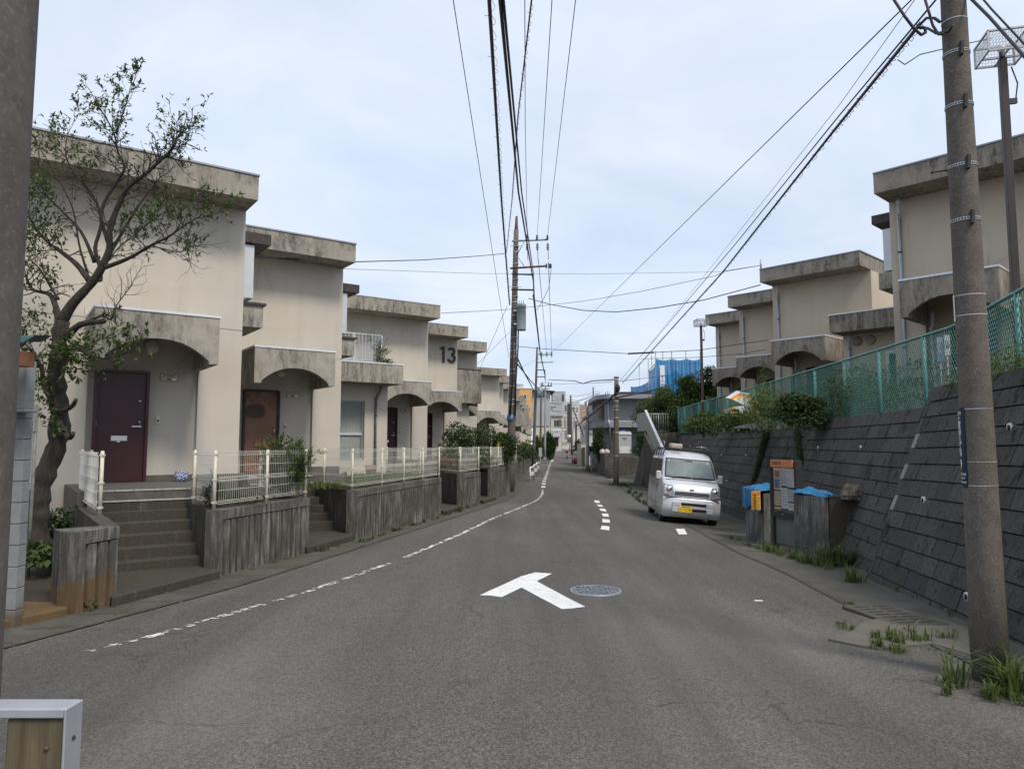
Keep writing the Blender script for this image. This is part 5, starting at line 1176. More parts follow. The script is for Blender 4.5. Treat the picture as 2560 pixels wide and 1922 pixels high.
MA['plate'] = plain('yellow_plate', (.80, .52, .02), .5, 0, .03); MA['ink'] = plain('black_ink', (.015, .02, .015), .5); MA['plas'] = plain('grey_trim_plastic', (.10, .10, .105), .6)
MA['beigebag'] = plain('dirty_beige_case', (.50, .45, .36), .8, 0, .3, 14)
def lerp(a, b, f): return a+(b-a)*f
def van(loc_, rz, roll):
    root = empty('parked_van', loc_, rz, 'silver high-roof van with a yellow plate parked against the block wall', 'van'); root.rotation_euler = (0, roll, rz)
    prof = [(0.0, .24, .66, .93), (.015, .20, .70, .97), (.05, .18, .84, .985), (.10, .18, 1.00, .992), (.20, .18, 1.06, 1.0), (.34, .18, 1.115, 1.0), (.46, .18, 1.165, 1.0), (.62, .18, 1.345, 1.0), (.80, .18, 1.55, 1.0), (.93, .18, 1.69, 1.0), (1.02, .18, 1.755, 1.0), (1.20, .18, 1.83, 1.0), (1.5, .18, 1.875, 1.0), (2.3, .18, 1.89, 1.0), (3.1, .18, 1.88, 1.0), (3.28, .20, 1.82, .99), (3.36, .24, 1.6, .975), (3.39, .30, 1.0, .96)]
    def wz(z): return .737 if z < 1.08 else lerp(.737, .655, min(1, (z-1.08)/.62))-max(0, z-1.7)*.15
    vs = []; secs = []
    for (y, zb_, zt, ws) in prof:
        c = min(.10, (zt-zb_)*.2) if zt < 1.2 else .13
        zz = [zb_, zb_+.03, lerp(zb_, zt-c, .33), lerp(zb_, zt-c, .62), min(1.08, zt-c) if zt > 1.3 else lerp(zb_, zt-c, .85), zt-c, zt-c*.38, zt-.012, zt]
        xx = [wz(zz[0])-.03, wz(zz[1]), wz(zz[2]), wz(zz[3]), wz(zz[4]), wz(zz[5]), wz(zz[6])-c*.22, wz(zz[7])-c*.75, (wz(zz[8])-c)*.55]
        half = [(x*ws, z) for x, z in zip(xx, zz)]
        ring_ = [(-x, y, z) for x, z in half]+[(x, y, z) for x, z in half[::-1]]; 
        yo = lambda x: .0
        secs.append([(x, yy+(.05*(abs(x)/.7)**4 if y < .2 else 0), z) for x, yy, z in ring_])
    n = len(secs[0]); vs = [p for s_ in secs for p in s_]; fs = []
    for i in range(len(secs)-1):
        for j in range(n): fs.append((i*n+j, i*n+(j+1) % n, (i+1)*n+(j+1) % n, (i+1)*n+j))
    fs += [tuple(reversed(range(n))), tuple(range((len(secs)-1)*n, len(secs)*n))]
    b = MB(); b.add(vs, fs, 0, True); body = b.build('body', ['silver', 'black'], root)
    bm = bmesh.new(); bm.from_mesh(body.data); bmesh.ops.recalc_face_normals(bm, faces=bm.faces); bm.to_mesh(body.data); bm.free()
    cut = MB()
    for yy in (.50, 2.88):
        for s_ in (-1, 1): cut.cyl((s_*.45, yy, .30), .345, s_*.5, 28, 'x')
    for f in cut.mi: pass
    co_ = cut.build('cutter', 'black'); co_.parent = root
    bpy.context.view_layer.update()
    m = body.modifiers.new('b', 'BOOLEAN'); m.object = co_; m.operation = 'DIFFERENCE'; m.solver = 'EXACT'
    dg = bpy.context.evaluated_depsgraph_get(); me = bpy.data.meshes.new_from_object(body.evaluated_get(dg)); body.modifiers.clear(); body.data = me; bpy.data.objects.remove(co_)
    for p_ in me.polygons:
        c_ = p_.center
        if abs(c_.x) < .70 and c_.z < .66 and (abs(c_.y-.5) < .36 or abs(c_.y-2.88) < .36) and c_.z > .22 and c_.y > .12: p_.material_index = 1
    def surf(z):      # front surface y at height z
        for (a, _, za, _), (c, _, zc, _) in zip(prof, prof[1:]):
            if za <= z <= zc: return lerp(a, c, (z-za)/max(1e-6, zc-za))
        return 0
    # windshield
    def panel(name, rows, mat, off, par=root, seg=8):
        b = MB(); vs = []
        for z, x0, x1 in rows:
            for k in range(seg+1):
                x = lerp(x0, x1, k/seg); y = surf(z)-off; vs.append((x, y-.0+.02*(abs(x)/.6)**3, z+.0+off*.4))
        m_ = seg+1; b.add(vs, [(i*m_+k, i*m_+k+1, (i+1)*m_+k+1, (i+1)*m_+k) for i in range(len(rows)-1) for k in range(seg)], 0, True); return b.build(name, mat, par)
    ws_ = panel('windshield', [(1.175, -.665, .665), (1.30, -.655, .655), (1.45, -.64, .64), (1.58, -.625, .625), (1.685, -.60, .60)], 'black', .012)
    panel('glass', [(1.20, -.62, .62), (1.30, -.615, .615), (1.45, -.60, .60), (1.58, -.585, .585), (1.655, -.565, .565)], 'carglass', .020, ws_)
    for s_ in (-1, 1):
        b = MB(); x0 = -.50 if s_ < 0 else .05
        b.tube([(x0+.02, surf(1.18)-.03, 1.185), (x0+.25, surf(1.2)-.045, 1.215), (x0+.52, surf(1.19)-.035, 1.20)], .012, 5); b.build('wiper', 'black', root)
    b = MB(); b.box(-.09, .09, surf(1.62)-.035, surf(1.62)-.03, 1.60, 1.645); b.build('rear_view_mirror', 'plas', ws_)
    b = MB(); b.cyl((.50, surf(1.60)-.012, 1.60), .032, -.012, 14, 'y'); b.build('inspection_sticker', 'white', ws_)
    b = MB(); b.box(-.56, -.51, surf(1.62)-.03, surf(1.62)-.02, 1.60, 1.64); b.build('sticker', 'white', ws_)
    # headlights
    for s_ in (-1, 1):
        b = MB(); P = [(.715, 1.015), (.50, .985), (.455, .76), (.49, .72), (.73, .72)]; P = [(x*s_, z) for x, z in P]
        f_ = [(x, surf(z)-.012+.06*(abs(x)/.72)**6, z) for x, z in P]; bk = [(x, .2, z) for x, z in P]
        if s_ > 0: f_ = f_[::-1]; bk = bk[::-1]
        b.hexa(bk[::-1], f_[::-1]); h = b.build('headlight', 'lamp', root, .006)
        b = MB(); b.ball((s_*.58, surf(.88)+.045, .885), .085, (1, .8, 1), 12); b.build('reflector', 'chrome', h)
        b = MB(); b.box(s_*.58, s_*.71, surf(.75)-.018+.0, surf(.75)+.06, .735, .765); b.build('turn_signal', 'amber', h, .006)
    b = MB(); b.box(-.72, .72, -.058, .0, .698, .706); b.build('panel_gap', 'black', root)
    b = MB(); b.tube([(-.66, surf(1.13)-.004, 1.13), (0, surf(1.13)-.006, 1.135), (.66, surf(1.13)-.004, 1.13)], .006, 4); b.build('panel_gap', 'black', root)
    b = MB(); b.box(-.44, .44, surf(.78)-.02, .1, .735, .845); gr = b.build('grille', 'black', root, .01)
    for z in (.755, .79, .825, .85):
        b = MB(); b.box(-.445, .445, surf(.78)-.034, surf(.78)-.018, z-.007, z+.007); b.build('grille_bar', 'chrome' if z != .85 else 'silver', gr, .003)
    b = MB()
    for k in range(20):
        a, c = 2*pi*k/20, 2*pi*(k+1)/20; ye = surf(.91)-.012
        b.add([(r*cos(q), ye-dy, .915+r*.8*sin(q)) for q in (a, c) for r, dy in ((.032, 0), (.048, 0), (.040, .01))], [(0, 2, 5, 3), (2, 1, 4, 5)])
    b.box(-.06, .06, surf(.91)-.018, surf(.91)-.006, .905, .925); b.build('emblem', 'chrome', root)
    # bumper
    b = MB(); 
    segs = 12
    bp = [(-.735+1.47*k/segs) for k in range(segs+1)]
    vs = []
    for x in bp:
        yo = -.075+.11*(abs(x)/.735)**4
        for y_, z in ((.12, .70), (yo+.02, .695), (yo, .66), (yo-.005, .42), (yo+.02, .24), (.15, .20)): vs.append((x, y_, z))
    b.add(vs, [(i*6+j, i*6+j+1, (i+1)*6+j+1, (i+1)*6+j) for i in range(segs) for j in range(5)], 0, True); b.add([vs[i] for i in range(6)], [tuple(range(6))]); b.add([vs[segs*6+i] for i in range(6)], [tuple(reversed(range(6)))])
    bu = b.build('bumper', 'silver', root)
    for (z0, z1) in ((.50, .575), (.36, .435)):
        b = MB(); b.box(-.28, .36, -.085, -.05, z0, z1); b.build('air_intake', 'black', bu, .006)
    for (x0, x1, z0, z1) in ((-.50, -.32, .47, .59), (-.50, -.32, .33, .455), (.38, .53, .47, .59), (.38, .53, .33, .455)):
        b = MB(); b.box(x0, x1, -.088, -.05, z0, z1); b.build('bumper_trim', 'silver', bu, .01)
    b = MB(); b.box(-.33, .0, -.11, -.10, .33, .495); pl_ = b.build('number_plate', 'plate', root, .004)
    text_mesh('plate_text', '相模 580', .055, 'ink', pl_, (-.165, -.1105, .465), (pi/2, 0, 0), .0004); text_mesh('plate_text', 'と 12-03', .085, 'ink', pl_, (-.165, -.1105, .395), (pi/2, 0, 0), .0004)
    # side windows, doors
    for s_ in (-1, 1):
        for (y0, y1, sl_) in ((.78, 1.42, .28), (1.5, 2.35, 0), (2.42, 3.2, 0)):
            b = MB(); P = [(y0, 1.14), (y1, 1.14), (y1, 1.62), (y0+sl_, 1.62)]; v_ = [(s_*(wz(z)+.006), y, z) for y, z in P]; w_ = [(s_*(wz(z)-.03), y, z) for y, z in P]
            if s_ < 0: b.hexa(w_[::-1], v_[::-1])
            else: b.hexa(w_, v_)
            b.build('side_window', 'sideglass', root)
            c = (sum(p[0] for p in P)/4, sum(p[1] for p in P)/4); b = MB(); P2w = [(c[0]+(y-c[0])*1.05, c[1]+(z-c[1])*1.1) for y, z in P]; v2 = [(s_*(wz(z)+.003), y, z) for y, z in P2w]; w2 = [(s_*(wz(z)-.03), y, z) for y, z in P2w]
            b.hexa(w2[::-1], v2[::-1]) if s_ < 0 else b.hexa(w2, v2); b.build('window_frame', 'black', root)
        b = MB(); 
        for y in (1.46, 2.39): b.box(s_*.736, s_*.741, y-.006, y+.006, .32, 1.1)
        b.box(s_*.736, s_*.7405, 1.0, 3.3, .44, .455); b.build('door_gap', 'plas', root)
        b = MB(); b.box(s_*.737, s_*.76, 1.28, 1.42, .98, 1.01); b.build('door_handle', 'silver', root, .004)
        b = MB(); b.box(s_*.70, s_*.80, .60, .64, 1.14, 1.20); b.box(s_*.75, s_*.875, .56, .66, 1.10, 1.32); mi = b.build('wing_mirror', 'silver', root, .02)
        b = MB(); b.box(s_*.765, s_*.86, .6605, .664, 1.12, 1.30); b.build('mirror_glass', 'black', mi)
        for yy in (.50, 2.88):
            b = MB(); b.tube([(s_*.56, yy, .275), (s_*.575, yy, .275), (s_*.715, yy, .275), (s_*.73, yy, .275)], [.25, .275, .275, .25], 28); w_ = b.build('wheel', 'tyre', root)
            b = MB(); b.cyl((s_*.70, yy, .275), .18, s_*.033, 24, 'x'); b.build('hubcap', 'galv', w_)
    b = MB(); b.box(-.64, .64, .12, 3.2, .20, .30); b.build('underbody', 'black', root)
    # roof rack
    b = MB()
    for s_ in (-1, 1): b.tube([(s_*.56, 1.15, 1.93), (s_*.56, 3.2, 1.97)], .018, 6)
    for y in (1.15, 1.6, 2.1, 2.6, 3.1): b.tube([(-.66, y, 1.72), (-.63, y, 1.88), (-.56, y, 1.945), (.56, y, 1.945), (.63, y, 1.88), (.66, y, 1.72)], .017, 6)
    b.build('roof_rack', 'black', root)
    b = MB(); b.box(-.44, -.10, 1.35, 1.7, 1.965, 2.09); bg_ = b.build('storage_case', 'beigebag', root, .03); 
    b = MB(); b.tube([(-.62, 1.3, 1.98), (-.62, 1.3, 2.12), (-.62, 2.4, 2.12)], .012, 5); b.tube([(.25, 1.3, 2.04), (.55, 1.3, 2.04), (.55, 1.3, 1.95)], .010, 5); b.tube([(.4, 1.3, 2.08), (.4, 1.3, 1.96)], .01, 5); b.build('rack_hook', 'galv', root)
    return root
fl_w = at(1655, 1306, 19.1)
vx = (at(1722, 1300, 18.9)).x
VN = van((vx, 18.75, zg(vx, 18.9)-.02), radians(-4), radians(4.8))
# ------------------------------------------------------------------ overhead wires
def wire(label, pts, r=.012, sag=0., lash=False, grp=None, mat='cable', seg=24, name='overhead_cable', cat='cable'):
    """pts: (px,py,Y)"""
    W_ = [at(*p) if len(p) == 3 else Vector(p[1:]) for p in pts]; out_ = []
    for i, (a, c) in enumerate(zip(W_, W_[1:])):
        n = max(2, int(seg/(len(W_)-1)))
        for k in range(n): f = k/n; out_.append(a+(c-a)*f)
    out_.append(W_[-1])
    Lw = len(out_)-1
    for i, p in enumerate(out_): f = i/Lw; p.z -= sag*4*f*(1-f)
    b = MB(); b.tube(out_, r, 6 if r > .01 else 4)
    if lash:      # messenger loops wound round the bundle
        b.tube([p+Vector((0, 0, r*1.5)) for p in out_], r*.4, 5); tot = sum((q-p).length for p, q in zip(out_, out_[1:])); d = (out_[-1]-out_[0]); 
        s = 0; m = int(tot/.45); rl = random.Random(len(label))
        for i in range(m):
            f = i/m*Lw; k = int(f); p = out_[k].lerp(out_[min(k+1, Lw)], f-k); q = out_[k].lerp(out_[min(k+1, Lw)], min(1, f-k+.30*Lw/tot*rl.uniform(.7, 1.3))); dd = (q-p); sd = dd.cross(Vector((0, 0, 1))).normalized()
            b.tube([p+sd*r, p+dd*.3+sd*r*2.6+Vector((0, 0, -r*1.2*rl.uniform(.2, 1.4))), p+dd*.8+sd*r*2.0-Vector((0, 0, r*2*rl.random())), q+sd*r], .003, 3, None, False)
            if i % 3 == 0: b.tube([p-sd*r, p-sd*r*2.8], .004, 3)
    return tag(b.build(name, mat), label, cat, grp)
GW = 'overhead cables'
def over(px, z, sx=None): return None
def ext(pts, back=6.):      # carry a wire on past the camera
    a, c = at(*pts[1]), at(*pts[0]); d = (c-a).normalized(); t_ = (c.y+4)/max(.05, -d.y) if d.y < 0 else back; q = c+d*min(t_, 30); return [('w', q.x, q.y, q.z)]+list(pts)
WT = [
 ('thin overhead wire, leftmost of those above the road', [(1133, 0, 10), (1272, 893, 31.2)], .007, 0, 0),
 ('thick looped cable bundle above the road, left of the paired cables', [(1223, 0, 8.5), (1253.5, 500, 19), (1274, 762, 31.3)], .026, 0, 1),
 ('left of the two heavy parallel black cables above the road', [(1250, 0, 9), (1296, 480, 20), (1333, 702, 31.2)], .026, 0, 0),
 ('right of the two heavy parallel black cables above the road', [(1258.5, 0, 9), (1304, 480, 20), (1334, 688, 31.2)], .020, 0, 0),
 ('knobbly twisted cable slanting across the paired cables', [(1329, 0, 9), (1295, 290, 14), (1280, 500, 20), (1266, 632, 31)], .012, 0, 1),
 ('thin wire running straight to the left insulator of the top crossarm', [(1312, 0, 12), (1313, 300, 18), (1318, 590, 31.3)], .008, 0, 0),
 ('thin wire running to the middle insulator of the top crossarm', [(1380, 0, 12), (1343, 590, 31.3)], .008, 0, 0),
 ('thin wire running to the right insulator of the top crossarm', [(1439, 0, 12), (1369, 590, 31.3)], .008, 0, 0),
 ('long thin wire rising from the far left pole to the top right corner', [(2279, 0, 6.4), (1389, 874, 50), (1290, 925, 75)], .009, 0, 0),
 ('heavy looped cable bundle rising to the right utility pole', [(2300, 62, 5.6), (2083, 330, 8.1), (1805, 683, 15.5), (1556, 958, 39)], .013, 0, 1),
 ('plain wire just above the looped bundle on the right', [(2340, 0, 5.4), (2100, 287, 8), (1847, 600, 13.5), (1550, 952, 39)], .010, 0, 0),
 ('hair-thin wire left of the looped bundle on the right', [(2287, 0, 5.8), (2100, 261, 8), (1590, 905, 33)], .004, 0, 0),
]
for lb, pts, r, sg_, ls in WT:
    wire(lb, ext(pts) if pts[0][1] == 0 else pts, r, sg_, bool(ls), None, seg=40 if ls else 24)
W2 = [
 ('dark twisted service cable from the second house to the second utility pole', [(613, 640, 16.2), (757, 650, 18), (879, 655, 20), (1060, 650, 25.5), (1200, 640, 30), (1262, 634, 31.5)], .016),
 ('hair-thin wire crossing the whole street below the top crossarms', [(855, 672, 19.5), (1200, 684, 26), (1480, 685, 29), (1795, 680, 27), (1904, 663, 26)], .006),
 ('sagging service cable from the roof of the third house across to the right houses', [(1103, 783, 26), (1268, 774, 31), (1459, 753, 31), (1600, 729, 30), (1787, 690, 28), (1811, 679, 27.5), (1906, 663, 26)], .011),
 ('thick sagging cable from the transformer pole to the right terrace roof', [(1321, 746, 31.5), (1380, 762, 31), (1459, 776, 30.5), (1540, 780, 29.5), (1640, 770, 28), (1760, 750, 27), (1902, 712, 26)], .018),
 ('cable crossing the street with a thick sleeve halfway', [(1293, 866, 31.6), (1374, 873, 30.5), (1571, 884, 28), (1634, 881, 27), (1750, 875, 26), (1920, 850, 24.6)], .013),
 ('thin cable ending at the right porch, lowest of those crossing the lamp post', [(1602, 897, 34), (1750, 893, 29), (1860, 884, 26), (1912, 874, 25)], .011),
 ('wavy cable between the third pole and the right concrete pole, lower one', [(1371, 949, 76), (1437, 952, 58), (1457, 959, 52), (1480, 952, 48), (1536, 949, 39.3)], .035),
 ('thin straight cable between the third pole and the right concrete pole', [(1381, 960, 76), (1470, 958, 55), (1530, 955, 39.3)], .016),
 ('upper cable leaving the right concrete pole toward the blue scaffold', [(1548, 953, 39), (1627, 944, 44), (1760, 930, 52)], .016),
 ('heavy dark cable passing in front of the grey house toward the blue scaffold', [(1544, 993, 39), (1620, 978, 45), (1700, 955, 52), (1780, 940, 60)], .05),
 ('heavy dark cable dropping left from the right concrete pole', [(1538, 985, 39), (1487, 1030, 50), (1466, 1045, 60), (1442, 1065, 92)], .06),
 ('heavy cable dropping from the second pole to the third pole', [(1289, 886, 31.6), (1310, 930, 42), (1343, 992, 75)], .04),
 ('thinner cable dropping from the second pole past the third pole', [(1289, 904, 31.6), (1325, 950, 50), (1369, 997, 99)], .035),
 ('steep drop wire from the second pole down to a low roof on the left', [(1268, 765, 31.4), (1199, 923, 45)], .010),
 ('shallow drop wire from the second pole down to a low roof on the left', [(1274, 831, 31.4), (1180, 923, 40)], .010),
 ('left high wire between the second and third pole crossarms', [(1346, 650, 31.4), (1367, 884, 76)], .014),
 ('right high wire between the second and third pole crossarms', [(1371, 655, 31.4), (1379, 884, 76)], .014),
 ('low bundle between the second and third poles', [(1334, 738, 31.4), (1341, 800, 38), (1350, 880, 58), (1363, 942, 76)], .045),
 ('curved jumper cable from the crossarm tip down to the transformer', [(1378, 672, 31.3), (1372, 720, 31.3), (1355, 755, 31.3), (1342, 775, 31.3)], .012),
 ('wire between the lamp cage and the looped bundle at upper right', [(2244, 150, 6.6), (2262, 162, 6.7), (2300, 137, 7.2), (2400, 113, 8.4), (2478, 97, 9.1)], .006),
 ('left of two thick wires crossing the near lamp cage at the right edge', [(2420, -10, 5.2), (2474, 44, 4.9), (2575, 158, 4.4)], .011),
 ('right of two thick wires crossing the near lamp cage at the right edge', [(2450, -10, 5.4), (2480, 25, 5.2), (2575, 126, 4.8)], .010),
 ('thick black cable loop hanging left of the right utility pole head', [(2225, -15, 5.4), (2262, 42, 5.3), (2285, 72, 5.3), (2303, 88, 5.3), (2314, 82, 5.3), (2312, 70, 5.3), (2295, 68, 5.3)], .011),
 ('black cable dropping beside the right utility pole and looping to it', [(2308, -15, 5.4), (2322, 30, 5.3), (2332, 65, 5.3), (2346, 86, 5.25), (2358, 86, 5.2)], .011),
 ('cable loop from the bundle end up to the right utility pole', [(2300, 62, 5.5), (2316, 46, 5.4), (2336, 46, 5.3), (2350, 56, 5.25)], .011),
 ('cable loop from the bundle end down to the right utility pole', [(2300, 70, 5.5), (2320, 72, 5.4), (2340, 84, 5.3), (2372, 80, 5.2), (2382, 65, 5.15)], .010),
]
for lb, pts, r in W2: wire(lb, pts, r, 0, False, None, seg=4*len(pts))
b = MB(); b.tube([at(1571, 884, 28), at(1634, 881, 27)], .035, 6); tag(b.build('cable_sleeve', 'dark'), 'thick grey sleeve on the cable crossing the street', 'cable sleeve')
for i in range(22):      # the tangle of far wires above the bend
    y0 = 985+i*4.2; rnd = random.Random(i*7); Y = 90+rnd.random()*40
    xa = 1375+rnd.random()*20; xb = 1500
    wire('far wire %s in the tangle above the bend' % ['highest', 'second highest', 'third highest', 'fourth highest', 'fifth highest', 'sixth highest', 'seventh highest', 'eighth highest', 'ninth highest', 'tenth highest', 'eleventh highest', 'twelfth highest', 'tenth lowest', 'ninth lowest', 'eighth lowest', 'seventh lowest', 'sixth lowest', 'fifth lowest', 'fourth lowest', 'third lowest', 'second lowest', 'lowest'][i] if True else '', [(xa, y0+rnd.uniform(-6, 6), Y), ((xa+xb)/2, y0+4+rnd.uniform(-2, 4), Y), (xb, y0+rnd.uniform(-16, 2), Y-20)], .018, 0, False, 'far wires tangled above the bend')
# ------------------------------------------------------------------ buildings at the far end
MA['fwhite'] = m_stucco('white_render', (.66, .66, .64)); MA['fcream'] = m_stucco('cream_render', (.60, .56, .46)); MA['forange'] = m_stucco('orange_render', (.72, .42, .15)); MA['fsalmon'] = m_stucco('salmon_brick', (.55, .36, .26)); MA['fgrey'] = m_stucco('grey_siding', (.27, .27, .275)); MA['fgrey2'] = m_stucco('pale_grey_siding', (.42, .43, .44))
MA['dkbrown'] = plain('dark_tile_strip', (.075, .065, .055), .8, 0, .3, 3); MA['roofd'] = plain('dark_roof_tile', (.035, .037, .045), .7, 0, .25, 6); MA['shutter'] = plain('brown_shutter', (.16, .085, .05), .7)
GF = 'buildings round the far bend'
def bldg(name, xa, xb, yt, yb, Y, dep, mat, label, roof=None, oh=.3, rmat='roofd', cat='house', grp=None):
    A, B = at(xa, yt, Y), at(xb, yb, Y); root = empty(name, (A.x, Y, B.z-1.5), 0, label, cat, grp); W_ = B.x-A.x; H_ = A.z-B.z+1.5
    b = MB(); b.box(0, W_, 0, dep, 0, H_); b.build('wall', mat, root)
    b = MB()
    if roof == 'flat': b.box(-oh, W_+oh, -oh, dep+oh, H_+.001, H_+.35)
    elif roof == 'gable': b.extr_y([(-oh, H_+.001), (W_+oh, H_+.001), (W_/2, H_+W_*.28)], -oh, dep+oh)
    elif roof == 'hip': z = H_+.001; h = W_*.17; b.add([(-oh, -oh, z), (W_+oh, -oh, z), (W_+oh, dep+oh, z), (-oh, dep+oh, z), (W_*.35, dep/2, z+h), (W_*.65, dep/2, z+h)], [(0, 1, 5, 4), (1, 2, 5), (2, 3, 4, 5), (3, 0, 4), (0, 3, 2, 1)])
    elif roof == 'cap': b.box(-.08, W_+.08, -.08, dep+.08, H_+.001, H_+.12)
    if roof: b.build('roof', rmat, root)
    def P(px, py): q = at(px, py, Y); return q.x-A.x, q.z-(B.z-1.5)
    def win(x0, y0, x1, y1, mat2='dglass', frame='alum', d=.06):
        (a, z1), (c, z0) = P(x0, y0), P(x1, y1); f = min(.12, (c-a)*.16)
        b = MB(); b.box(a, c, -d, -.001, z0, z1); w = b.build('window', frame, root); b = MB(); b.box(a+f, (a+c)/2-f*.3, -d-.02, -d-.001, z0+f, z1-f); b.box((a+c)/2+f*.3, c-f, -d-.02, -d-.001, z0+f, z1-f); b.build('pane', mat2, w); return w
    def slab(x0, y0, x1, y1, mat2, name2, d=.1, d2=0): (a, z1), (c, z0) = P(x0, y0), P(x1, y1); b = MB(); b.box(a, c, -d, -.001-d2, z0, z1); return b.build(name2, mat2, root)
    root['_'] = 0; del root['_']
    return root, win, slab, P
r, win, slab, P = bldg('shop_building', 1335, 1404, 1040, 1117, 168, 10, 'fcream', 'cream two-storey shop building with a blue and white sign at the road end', 'flat', .5, 'fgrey2', 'building', GF)
win(1342, 1046, 1350, 1063); win(1366, 1046, 1379, 1063); win(1384, 1049, 1397, 1067); slab(1396, 1049, 1403, 1066, 'shutter', 'shutter', .12); slab(1353, 1046, 1361, 1062, 'shutter', 'shutter', .12)
s_ = slab(1382, 1076, 1402, 1089, 'signw' if 'signw' in MA else 'white', 'shop_sign', .25); (a, z1), (c, z0) = P(1382, 1076), P(1402, 1089)
MA['red'] = plain('sign_red', (.6, .08, .10), .5); MA['bluep'] = plain('sign_blue', (.12, .22, .55), .5)
b = MB(); b.box(a+.1, c-.1, -.28, -.2505, z1-.35, z1-.1); b.build('sign_stripe', 'bluep', s_)
text_mesh('sign_text', 'C', .9, 'red', s_, ((a+c)/2, -.27, (z0+z1)/2-.15), (pi/2, 0, 0), .01); text_mesh('sign_text', '理容', .5, 'bluep', s_, ((a+c)/2-.55, -.27, (z0+z1)/2-.2), (pi/2, 0, 0), .01); text_mesh('sign_text', '店舗', .5, 'bluep', s_, ((a+c)/2+.6, -.27, (z0+z1)/2-.2), (pi/2, 0, 0), .01)
slab(1385, 1093, 1396, 1115, 'dglass', 'entrance', .1); slab(1383, 1090, 1399, 1092.5, 'fgrey2', 'awning', .9)
slab(1376, 1060, 1377, 1117, 'pvcg', 'downpipe', .12)
r, win, slab, P = bldg('grey_house', 1360, 1406, 1006, 1042, 174, 9, 'fgrey2', 'pale grey upper house stepping back above the cream shop', 'cap', .1, 'fwhite', 'house', GF)
win(1377, 1018, 1383, 1026); slab(1366, 1016, 1390, 1017, 'pvcg', 'railing', .15)
r, win, slab, P = bldg('white_building', 1405, 1450, 1006, 1113, 182, 12, 'fwhite', 'tall white building with a dark vertical stripe at the end of the road', 'cap', .1, 'fwhite', 'building', GF)
slab(1419, 1009, 1430, 1104, 'dkbrown', 'dark_stripe', .3); win(1411, 1012, 1417, 1028); win(1411, 1043, 1414, 1069); win(1411, 1075, 1418, 1098, 'pvcg'); win(1434, 1016, 1437, 1029); win(1441, 1017, 1444, 1030); win(1434, 1044, 1437, 1070)
slab(1407, 1104, 1418, 1111, 'fgrey2', 'plinth', .1)
r, win, slab, P = bldg('roof_tower', 1382, 1414, 979, 1008, 190, 8, 'fgrey2', 'pale rooftop block with a dark door panel, highest of the far buildings', 'cap', .1, 'fwhite', 'building', GF)
slab(1405, 986, 1410, 1004, 'dkbrown', 'door_panel', .15)
r, win, slab, P = bldg('salmon_building', 1449, 1494, 1013, 1100, 200, 12, 'fsalmon', 'salmon brick apartment block behind the right-hand wires', 'cap', .1, 'fwhite', 'building', GF)
r, win, slab, P = bldg('grey_gable_house', 1487, 1505, 1006, 1120, 120, 9, 'fgrey2', 'narrow house with a steep slate roof between salmon block and grey house', 'gable', .3, 'roofd', 'house', GF)
r, win, slab, P = bldg('white_house', 1470, 1512, 1052, 1150, 84, 9, 'fwhite', 'white house with a small dark roof, left of the large grey house', None, .5, 'roofd', 'house', GF)
slab(1474, 1083, 1492, 1085, 'fgrey2', 'sill_line', .1)
b = MB(); q0 = P(1456, 1052); q1 = P(1494, 1035); b.hexa([(q0[0], -1.6, q0[1]), (q1[0], -1.6, q0[1]), (q1[0], 2, q0[1]+.2), (q0[0], 2, q0[1]+.2)], [(q0[0]+1.0, -.6, q0[1]+.9), (q1[0], -.6, q0[1]+.9), (q1[0], 2.5, q0[1]+1.2), (q0[0]+1.2, 2.5, q0[1]+1.2)]); b.build('roof', 'roofd', r)
r, win, slab, P = bldg('orange_house', 1286, 1330, 972, 1045, 112, 8, 'forange', 'bright orange house rising behind the left terrace roofs', 'cap', .1, 'fcream', 'house', GF)
win(1308, 985, 1317, 998); win(1307, 1017, 1316, 1023)
slab(1300, 989, 1304, 990.5, 'dkbrown', 'vent', .1)
b = MB(); (a, z1), (c, z0) = P(1286, 961), P(1308, 972)
b.tube([(a, .1, z1), (c, .1, z1)], .06, 4)
for k in range(9): b.tube([(a+(c-a)*k/8, .1, z0), (a+(c-a)*k/8, .1, z1)], .035, 4)
b.build('roof_railing', 'pvcg', r)
r, win, slab, P = bldg('hip_roof_house', 1318, 1376, 978, 1045, 135, 10, 'fgrey2', 'pale house with a dark hip roof behind the third utility pole', 'hip', .9, 'roofd', 'house', GF)
win(1332, 982, 1338, 992); win(1352, 985, 1362, 996)
# grey two-storey house on the right
Yg = 57; r, win, slab, P = bldg('grey_siding_house', 1512, 1640, 998, 1140, Yg, 9, 'fgrey', 'large dark grey two-storey house with thick rounded eaves, right of the road', None, 0, 'roofd', 'house', GF)
def eave(y0, y1, xa, xb, dpt=1.2, mat='flashg'):
    (a, z1), (c, z0) = P(xa, y0), P(xb, y1); b = MB(); n = 6; pts = [(a+.0, -dpt), (c, -dpt)]
    poly = [(c, -dpt), (c, 9.3), (a-.3, 9.3), (a-.3, 1.0)]+[(a-.3+.9*(1-cos(pi/2*k/n)), 1.0-(1.0+dpt)*sin(pi/2*k/n)) for k in range(1, n+1)]
    b.prism(poly, z0, z1); b.build('eave', mat, r)
eave(988, 998, 1500, 1645); eave(1056, 1069, 1496, 1645, 1.6)
(a, z1), (c, z0) = P(1513, 1053), P(1640, 1055); b = MB(); b.box(a, c, -1.5, -1.4, z0, z1); b.build('eave_trim', 'pvc', r)
slab(1503, 1010, 1511, 1040, 'shutter', 'bay_window', -1.0) if False else None
b = MB(); (a, z1), (c, z0) = P(1504, 1010), P(1511, 1042); b.box(a, c-.001, .5, 2.2, z0, z1); b.build('bay_window', 'shutter', r)
